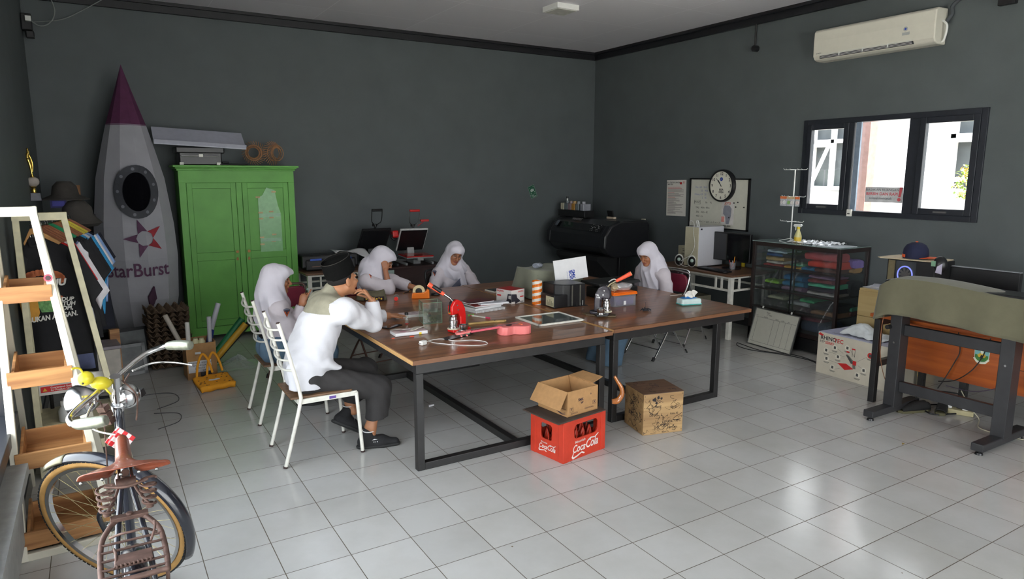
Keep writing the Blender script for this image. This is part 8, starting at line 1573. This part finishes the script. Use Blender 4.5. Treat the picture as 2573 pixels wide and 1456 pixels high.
rk_, ra = pv(958, 972, y=.985), pv(931, 1075, y=.965); lk, la_ = V((1.30, 1.27, .475)), pv(880, 1012, y=1.31)
F.path([(.84, 1.04, .55), rk_, ra, ra-V((0, 0, .07))], [.07, .05, .036, .036], .03).path([(.84, 1.19, .55), lk, la_, la_+V((.015, -.02, -.06))], [.07, .05, .036, .036], .03)
man = F.mesh('person', M_skin, o); tag(man, 'person in black cap and white shirt with khaki shoulders, elbow on table, hand at mouth', 'person')
face_parts(H, man, 1.0, 0, False, o)
# short hair
G = Field((.95, .98, 1.08), (1.26, 1.25, 1.36), .0045); T = lambda x, y, z: tuple(H @ V((x, y, z))); G.ell(T(-.019, 0, .032), (.0975, .0785, .092), H, .005).cut(T(.052, 0, 0), H.to_3x3() @ V((1, 0, .25))).ell(T(-.0, 0, -.06), (.13, .1, .062), H, .004, True)
G.mesh('hair', M_hair, o, man)
# velvet cap
HC_ = TR(-o[0], -o[1], -o[2]) @ H @ TR(-.012, 0, .058) @ ROT(radians(-15), 'Y') @ ROT(radians(2), 'X')
m = MB(); m.M = HC_; m.lathe([(.086, -.02), (.094, -.016), (.095, .035), (.092, .100), (.089, .103), (.078, .090), (.05, .094), (.001, .097)], n=40, sx=1.16, sy=.94); m.build('velvet_cap', mat('black_velvet', (17, 17, 17), .95, bump=.2, bscale=200, spec=.1), man, smooth=40)
m = MB(); m.M = HC_; m.tube([(1.16*.0905*cos(k*PI/20), .94*.0905*sin(k*PI/20), .1025) for k in range(40)], .0018, 6, closed=True); m.build('cap_piping', mat('cap_piping', (60, 56, 52), .7), man, smooth=60)
# shirt
G = Field((.6, .8, .46), (1.56, 1.62, 1.18), .0062)
G.path([(.83, 1.115, .58), (.86, 1.115, .72), (.925, 1.115, .87), (.985, 1.115, .98)], [.165, .168, .16, .135], .06, (1, 0, -.35), .84)
G.cone((.985, 1.01, 1.015), (.985, 1.22, 1.015), .095, .095, .06).cone((1.0, 1.115, 1.04), (1.035, 1.115, 1.115), .074, .064, .03)
G.path([(1.015, .96, .99), rs+V((.02, 0, -.01)), (rs+re)/2+V((0, 0, -.005)), re, re.lerp(rw, .45), re.lerp(rw, .82)], [.085, .083, .073, .062, .056, .05], .03)
G.path([(1.01, 1.27, .99), ls, ls.lerp(le, .6), le, le.lerp(lw_, .8)], [.085, .08, .068, .06, .048], .03)
G.cone((.80, 1.0, .62), (.79, .985, .50), .13, .115, .04, (0, 1, 0), .6).cone((.80, 1.22, .62), (.78, 1.24, .52), .10, .08, .04, (0, 1, 0), .6).cone((.94, 1.0, .645), (1.01, .985, .605), .06, .03, .04, (0, 0, 1), .6)
G.folds(.0026, 30, 2).drape((.95, 1.1, .9), .0035, 6, 38, .1, 3).cut((.8, 1.1, .492), (-.05, 0, -1)); G.cone(tuple(re.lerp(rw, .86)), tuple(re.lerp(rw, 1.1)), .034, .04, .006, sub=True).ell((1.05, 1.115, 1.125), (.058, .056, .045), None, .01, True)
mb_ = G.mesh('shirt', [M_shirt, M_yoke], o, man)
me = mb_.data; cen = np.array([p.center for p in me.polygons])+np.array(o); q = (cen[:, 0]-.985)*-.55+(cen[:, 2]-1.012); mi = ((q > 0) & (np.abs(cen[:, 1]-1.115) < .165+(1.14-cen[:, 2])*.3) & (cen[:, 0] < 1.10) & (cen[:, 2] > .99)).astype(np.int32)
me.polygons.foreach_set('material_index', mi); me.update()
G = Field((.66, .82, .08), (1.5, 1.46, .72), .0062)
G.cone((.81, 1.02, .545), (.81, 1.21, .545), .105, .105, .05).path([(.84, 1.035, .54), rk_+V((-.02, 0, -.005)), rk_+V((-.03, 0, -.12)), pv(946, 1062, y=.965)+V((0, 0, -.02))], [.098, .088, .078, .084], .03)
G.path([(.84, 1.195, .54), lk, lk+V((-.04, .01, -.13)), la_+V((.02, 0, .06))], [.098, .085, .078, .078], .03).folds(.003, 32, 5).cut((ra.x, ra.y, ra.z+.062), (.1, 0, -1)).cut((.8, 1, .60), (-.2, 0, 1))
G.mesh('trousers', M_trou, o, man)
def shoe(name, heel, toe, ank, par, o, h=.0055, sole_m=None):
    G = Field(np.minimum(np.minimum(heel, toe), ank)-.09, np.maximum(np.maximum(heel, toe), ank)+.09, h); heel, toe, ank = V(heel), V(toe), V(ank); d = (toe-heel).normalized(); up = (ank-heel-(ank-heel).dot(d)*d).normalized()
    G.cone(heel+up*.038+d*.03, heel.lerp(toe, .55)+up*.040, .042, .048, .03, tuple(up), .95).cone(heel.lerp(toe, .5)+up*.036, toe+up*.028-d*.035, .048, .034, .03, tuple(up), .75).cone(heel+up*.05+d*.045, ank+up*.012, .045, .042, .03)
    u0 = np.array(up); G.cut(tuple(heel+up*.003), -u0); G.mesh(name, M_shoe, o, par)
    G2 = Field(np.minimum(heel, toe)-.09, np.maximum(heel, toe)+.09, h); G2.cone(heel+up*.012+d*.018, heel.lerp(toe, .6)+up*.012, .041, .048, .02, tuple(up), .5).cone(heel.lerp(toe, .6)+up*.012, toe+up*.012-d*.03, .048, .037, .02, tuple(up), .5).cut(tuple(heel+up*.022), u0).cut(tuple(heel-up*.001), -u0); G2.mesh('shoe_sole', mat('black_sole', (40, 40, 40), .7), o, par); return G
rh, rt_ = V((1.135, .975, .0)), V((1.405, .90, .0)); G1 = shoe('shoe', rh, rt_, ra+V((-.012, 0, -.035)), man, o)
lh, lt = V((1.055, 1.31, .10)), V((1.235, 1.20, .0)); G2 = shoe('shoe', lh+V((0, 0, -.005)), lt+V((0, 0, .008)), la_+V((.0, 0, -.04)), man, o)
for G_, a_ in ((G1, ra), (G2, la_)):
    c = V(a_)+V((-.012, 0, -.03)); m = MB(); m.M = TR(-o[0], -o[1], 0); m.tube([c+V((.043*cos(k*PI/12), .043*sin(k*PI/12), .012)) for k in range(24)], .0035, 6, closed=True); m.build('sock_rim', M_paper, man, smooth=60)
    decal(G_, 'shoe_print', M_paper, man, tuple(c-V(o)+V((.02, -.15, -.04))), (0, 1, -.1), (0, 0, 1), [([(-.02, .004), (.0, .010), (.02, .006), (.0, .004)], 0), ([(-.012, -.008), (-.004, -.006), (-.006, -.012)], 0), ([(.0, -.008), (.006, -.006), (.004, -.012)], 0), ([(.01, -.007), (.018, -.005), (.015, -.012)], 0)])
def pdecal(g, name, mats, o, px, py, y, shapes, k=1.0, rl=0):
    p = pv(px, py, y=y); d = (p-CAM).normalized(); c, s_ = cos(rl), sin(rl)
    decal(g[2], name, mats, g[0], p-V(o)-d*.4, d, (0, 0, 1), [([(k*(x*c-z*s_), k*(x*s_+z*c)) for x, z in P], m_) for P, m_ in shapes], .004)
# ---------------------------------------------------------------- girls in hijab
def girl(label, o, head_c, yaw_h, pit, yaw_b, neck, hips, arms, cape, s=.93, seed=1, smile=0, closed=False, roll=0, legs=None, skirt=None, lo=(-.5, -.5), hi=(.5, .5), sleeve=.9, smin=.42, extra=None, brim=1, chest=None, glasses=False, shoes=None):
    H = hframe(head_c, yaw_h, pit, roll); F = Field((o[0]+lo[0], o[1]+lo[1], 0 if legs else .42), (o[0]+hi[0], o[1]+hi[1], head_c[2]+.16), .005); head(F, H, s, neck)
    N = V(neck); Hp = V(hips); Md = chest or N.lerp(Hp, .45); F.path([Hp, Md, N], [.09, .085, .045], .05)
    ly = V((-sin(yaw_b), cos(yaw_b), 0)); fx = V((cos(yaw_b), sin(yaw_b), 0))
    for q, (el, wr, hdir, nrm, cur, th) in zip((-1, 1), arms):
        sh_ = N+ly*q*.145+V((0, 0, -.075)); F.path([N-V((0, 0, .05)), sh_, el, wr], [.045, .045, .035, .023], .03)
        if hdir is not None: hand(F, wr, hdir, nrm, q, cur, .88, th)
    if legs:
        for q, (kn, an) in zip((-1, 1), legs): F.path([Hp+ly*q*.07, kn, an], [.06, .045, .032], .03)
    body = F.mesh('person', M_skin2, o); tag(body, label, 'person'); face_parts(H, body, s, smile, closed, o)
    G = Field((o[0]+lo[0], o[1]+lo[1], smin), (o[0]+hi[0], o[1]+hi[1], neck[2]+.06), .0066)
    G.path([Hp+V((0, 0, .04)), Md, N-V((0, 0, .10))], [.125, .130, .12], .06, tuple(fx), .78).cone(N+ly*.08-V((0, 0, .09)), N-ly*.08-V((0, 0, .09)), .075, .075, .05)
    for q, (el, wr, *_r) in zip((-1, 1), arms):
        sh_ = N+ly*q*.145+V((0, 0, -.085)); G.path([N+ly*q*.1+V((0, 0, -.095)), sh_, V(sh_).lerp(V(el), .55), el, V(el).lerp(V(wr), sleeve)], [.07, .072, .064, .053, .045 if sleeve > .5 else .056], .03)
    G.folds(.0022, 32, seed+3).drape(tuple(N), .0035, 7, 34, .1, seed)
    for q, (el, wr, *_r) in zip((-1, 1), arms): G.cone(tuple(V(el).lerp(V(wr), sleeve+.02)), tuple(V(el).lerp(V(wr), sleeve+.3)), .03, .04, .006, sub=True)
    G.mesh('uniform_shirt', M_unif, o, body)
    HF, ho = hijab('hijab', H, yaw_b, o, body, neck, cape, s, seed, extra=extra, brim=brim)
    if skirt:
        K = Field((o[0]+lo[0], o[1]+lo[1], 0), (o[0]+hi[0], o[1]+hi[1], Hp.z+.16), .0075); skirt(K); K.folds(.003, 26, seed+5).drape(tuple(Hp), .006, 9, 8, .2, seed); K.mesh('skirt', M_skirt, o, body)
    if shoes:
        for a, b, c in shoes: shoe('shoe', a, b, c, body, o, .007)
    if glasses:
        M = TR(*(-V(o))) @ H @ Matrix.Scale(s, 4)
        for q in (-1, 1): m = MB(); m.M = M; m.tube([(.108-.004*cos(a)*1, q*.031+.022*cos(a), -.003+.019*sin(a)) for a in [k*PI/10 for k in range(20)]], .0011, 6, closed=True).tube([(.103, q*.053, .0), (.04, q*.07, .0), (0, q*.074, .0)], .0011, 6); m.build('glasses_rim', M_dullmetal, body, smooth=60)
        m = MB(); m.M = M; m.tube([(.108, -.01, .003), (.112, 0, .006), (.108, .01, .003)], .0012, 6); m.build('glasses_bridge', M_dullmetal, body)
    return body, HF, G, fx, ly, H
# girl at the table end, profile
o = (.86, 2.0, 0.); el, wr = pv(735, 842, y=1.86), pv(757, 768, y=1.90)
gA = girl('person in white hijab and blue-grey skirt at the table end, facing right, raising a finger', o, (.855, 2.0, 1.09), radians(-10), radians(-4), radians(5), (.82, 2.0, .965), (.80, 2.0, .56), ((el, wr, pv(765, 740, y=1.90)-wr, (.6, .7, .1), [.1, .9, 1.0, 1.1], (.5, .6)), (V((1.05, 2.16, .70)), V((1.22, 2.05, .80)), V((.6, -.4, .4)), (-.5, -.5, .2), [.8, .8, .8, .8], (.4, .4))), .20, seed=2,
  legs=((V((1.20, 1.93, .47)), V((1.10, 1.95, .10))), (V((1.22, 2.07, .47)), V((1.08, 2.09, .10)))), lo=(-.32, -.34), hi=(.62, .36), brim=1.12,
  skirt=lambda K: K.cone((.80, 1.92, .55), (.80, 2.08, .55), .115, .115, .05).path([(.80, 2.0, .60), (.80, 2.0, .66)], [.125, .115], .03).path([(.84, 1.93, .535), (1.2, 1.93, .49), (1.14, 1.94, .22)], [.095, .088, .09], .05).path([(.84, 2.08, .535), (1.22, 2.07, .49), (1.12, 2.08, .22)], [.095, .088, .09], .05).cut((.8, 2, .655), (-.1, 0, 1)).cut((.8, 2, .17), (0, 0, -1)),
  shoes=((V((1.0, 2.12, 0)), V((1.19, 2.06, 0)), V((1.06, 2.10, .09))),))
K = Field((.6, 1.8, .6), (1.0, 2.2, .72), .006); K.path([(.80, 2.0, .60), (.80, 2.0, .68)], [.122, .119], .03, (1, 0, 0), .86).cut((.8, 2, .682), (-.1, 0, 1)).cut((.8, 2, .645), (.1, 0, -1)); K.mesh('belt', mat('black_belt', (24, 24, 26), .5), o, gA[0])
pdecal(gA, 'sleeve_badge', M_bdg, (.86, 2.0, 0), 721, 787, 1.82, BADGE, 1.1)
tk = MB().box((0, 0, 0), (.012, .012, .016)).build('lighter_cap', mat('green_grey_cap', (110, 130, 120), .4), None); place(tk, tuple(pv(772, 727, y=1.9))); tag(tk, 'tiny grey-green cap held at the fingertip of the girl facing right', 'cap')
# girl resting her head on her hand
o = (1.97, 2.93, 0.); el, wr = V((2.065, 2.74, .80)), pv(968, 678, y=2.78); Hc = pv(962, 652, y=2.87)
gB = girl('person in white hijab with glasses resting her cheek on her hand beside the folded cap', o, tuple(Hc), radians(-28), radians(-30), radians(-45), (Hc.x-.085, 2.93, Hc.z-.11), (1.93, 3.0, .56), ((el, wr, V((-.05, .10, .9)), (.1, .8, .3), [.35, .4, .5, .6], (.4, .2)), (V((2.25, 2.86, .82)), V((2.35, 2.75, .79)), None, None, 0, 0)), .16, seed=4, sleeve=.3, glasses=True, closed=True, lo=(-.36, -.36), hi=(.5, .36), smin=.5,
  extra=lambda F, Q: F.cone(Q(.05, -.04, -.05), Q(.16, .05, -.26), .07, .06, .05))
pdecal(gB, 'sleeve_badge', M_bdg, (1.97, 2.93, 0), 932, 692, 2.84, BADGE)
# smiling girl in the middle
o = (2.93, 3.16, 0.); Hc = pv(1143, 637, y=3.09)
gC = girl('person in white hijab with glasses and grey tie, smiling in the middle', o, tuple(Hc), radians(-98), radians(-20), radians(-92), (2.945, 3.15, Hc.z-.125), (2.93, 3.2, .54), ((V((2.68, 3.08, .70)), V((2.72, 2.92, .64)), V((.3, -.9, 0)), (0, 0, -1), [.4, .4, .4, .4], (.4, .2)), (V((3.18, 3.05, .70)), V((3.15, 2.92, .64)), V((-.3, -.9, 0)), (0, 0, -1), [.4, .4, .4, .4], (.4, .2))), .06, seed=7, smile=1, glasses=True, roll=radians(-10), lo=(-.42, -.42), hi=(.42, .36), smin=.48,
  extra=lambda F, Q: F.cone(Q(.08, .04, -.06), Q(.10, .10, -.24), .045, .035, .03), legs=((V((2.85, 2.80, .48)), V((2.84, 2.62, .1))), (V((3.0, 2.80, .48)), V((3.02, 2.62, .1)))),
  skirt=lambda K: K.path([(2.86, 3.12, .52), (2.85, 2.82, .49), (2.84, 2.78, .3)], [.11, .09, .09], .05).path([(2.99, 3.12, .52), (3.0, 2.82, .49), (3.01, 2.78, .3)], [.11, .09, .09], .05), shoes=((V((2.80, 2.70, 0)), V((2.77, 2.50, 0)), V((2.81, 2.66, .09))), (V((3.03, 2.70, 0)), V((3.05, 2.50, 0)), V((3.03, 2.66, .09)))))
pdecal(gC, 'tie', [mat('grey_tie', (110, 112, 132), .8), M_paper], (2.93, 3.16, 0), 1166, 702, 3.0, [([(-.03, .07), (.015, .07), (.045, -.07), (-.02, -.07), (-.025, 0)], 0), ([(.005, -.03), (.03, -.03), (.031, -.025), (.004, -.025)], 1)])
pdecal(gC, 'sleeve_badge', M_bdg, (2.93, 3.16, 0), 1092, 687, 3.08, BADGE)
# girl on the right, looking down
o = (4.72, 1.84, 0.); Hc = V((4.585, 1.86, 1.085))
gD = girl('person in white hijab and long blue-grey skirt at the right table end', o, tuple(Hc), radians(196), radians(-24), radians(186), (4.665, 1.86, .965), (4.78, 1.86, .56), ((V((4.66, 2.07, .68)), V((4.45, 1.98, .66)), V((-1, -.3, 0)), (0, 0, -1), [.4, .4, .4, .4], (.4, .2)), (V((4.68, 1.63, .67)), V((4.45, 1.70, .65)), V((-1, .3, 0)), (0, 0, -1), [.4, .4, .4, .4], (.4, .2))), .24, seed=9, closed=True, lo=(-.95, -.42), hi=(.34, .42), smin=.46, brim=1.05,
  legs=((V((4.32, 1.95, .49)), V((4.18, 1.93, .1))), (V((4.30, 1.78, .49)), V((4.14, 1.78, .1)))),
  skirt=lambda K: K.cone((4.76, 1.78, .55), (4.76, 1.94, .55), .12, .12, .05).path([(4.7, 1.78, .54), (4.30, 1.77, .50), (4.10, 1.76, .28), (4.02, 1.76, .03)], [.11, .10, .115, .135], .06).path([(4.7, 1.95, .54), (4.32, 1.95, .50), (4.13, 1.95, .28), (4.05, 1.95, .03)], [.11, .10, .115, .135], .06).cut((4, 2, .012), (0, 0, -1)).cut((4.7, 1.9, .64), (0, 0, 1)))
pdecal(gD, 'chest_badge', [M_ink, mat('badge_silver', (150, 146, 120), .5)], (4.72, 1.84, 0), 1627, 703, 1.72, [([(-.017, -.034), (.017, -.034), (.017, .034), (-.017, .034)], 0), ([(-.008, -.02), (.01, -.016), (.006, .0), (.012, .016), (-.004, .022), (-.008, .004)], 1)], 1, -.3)
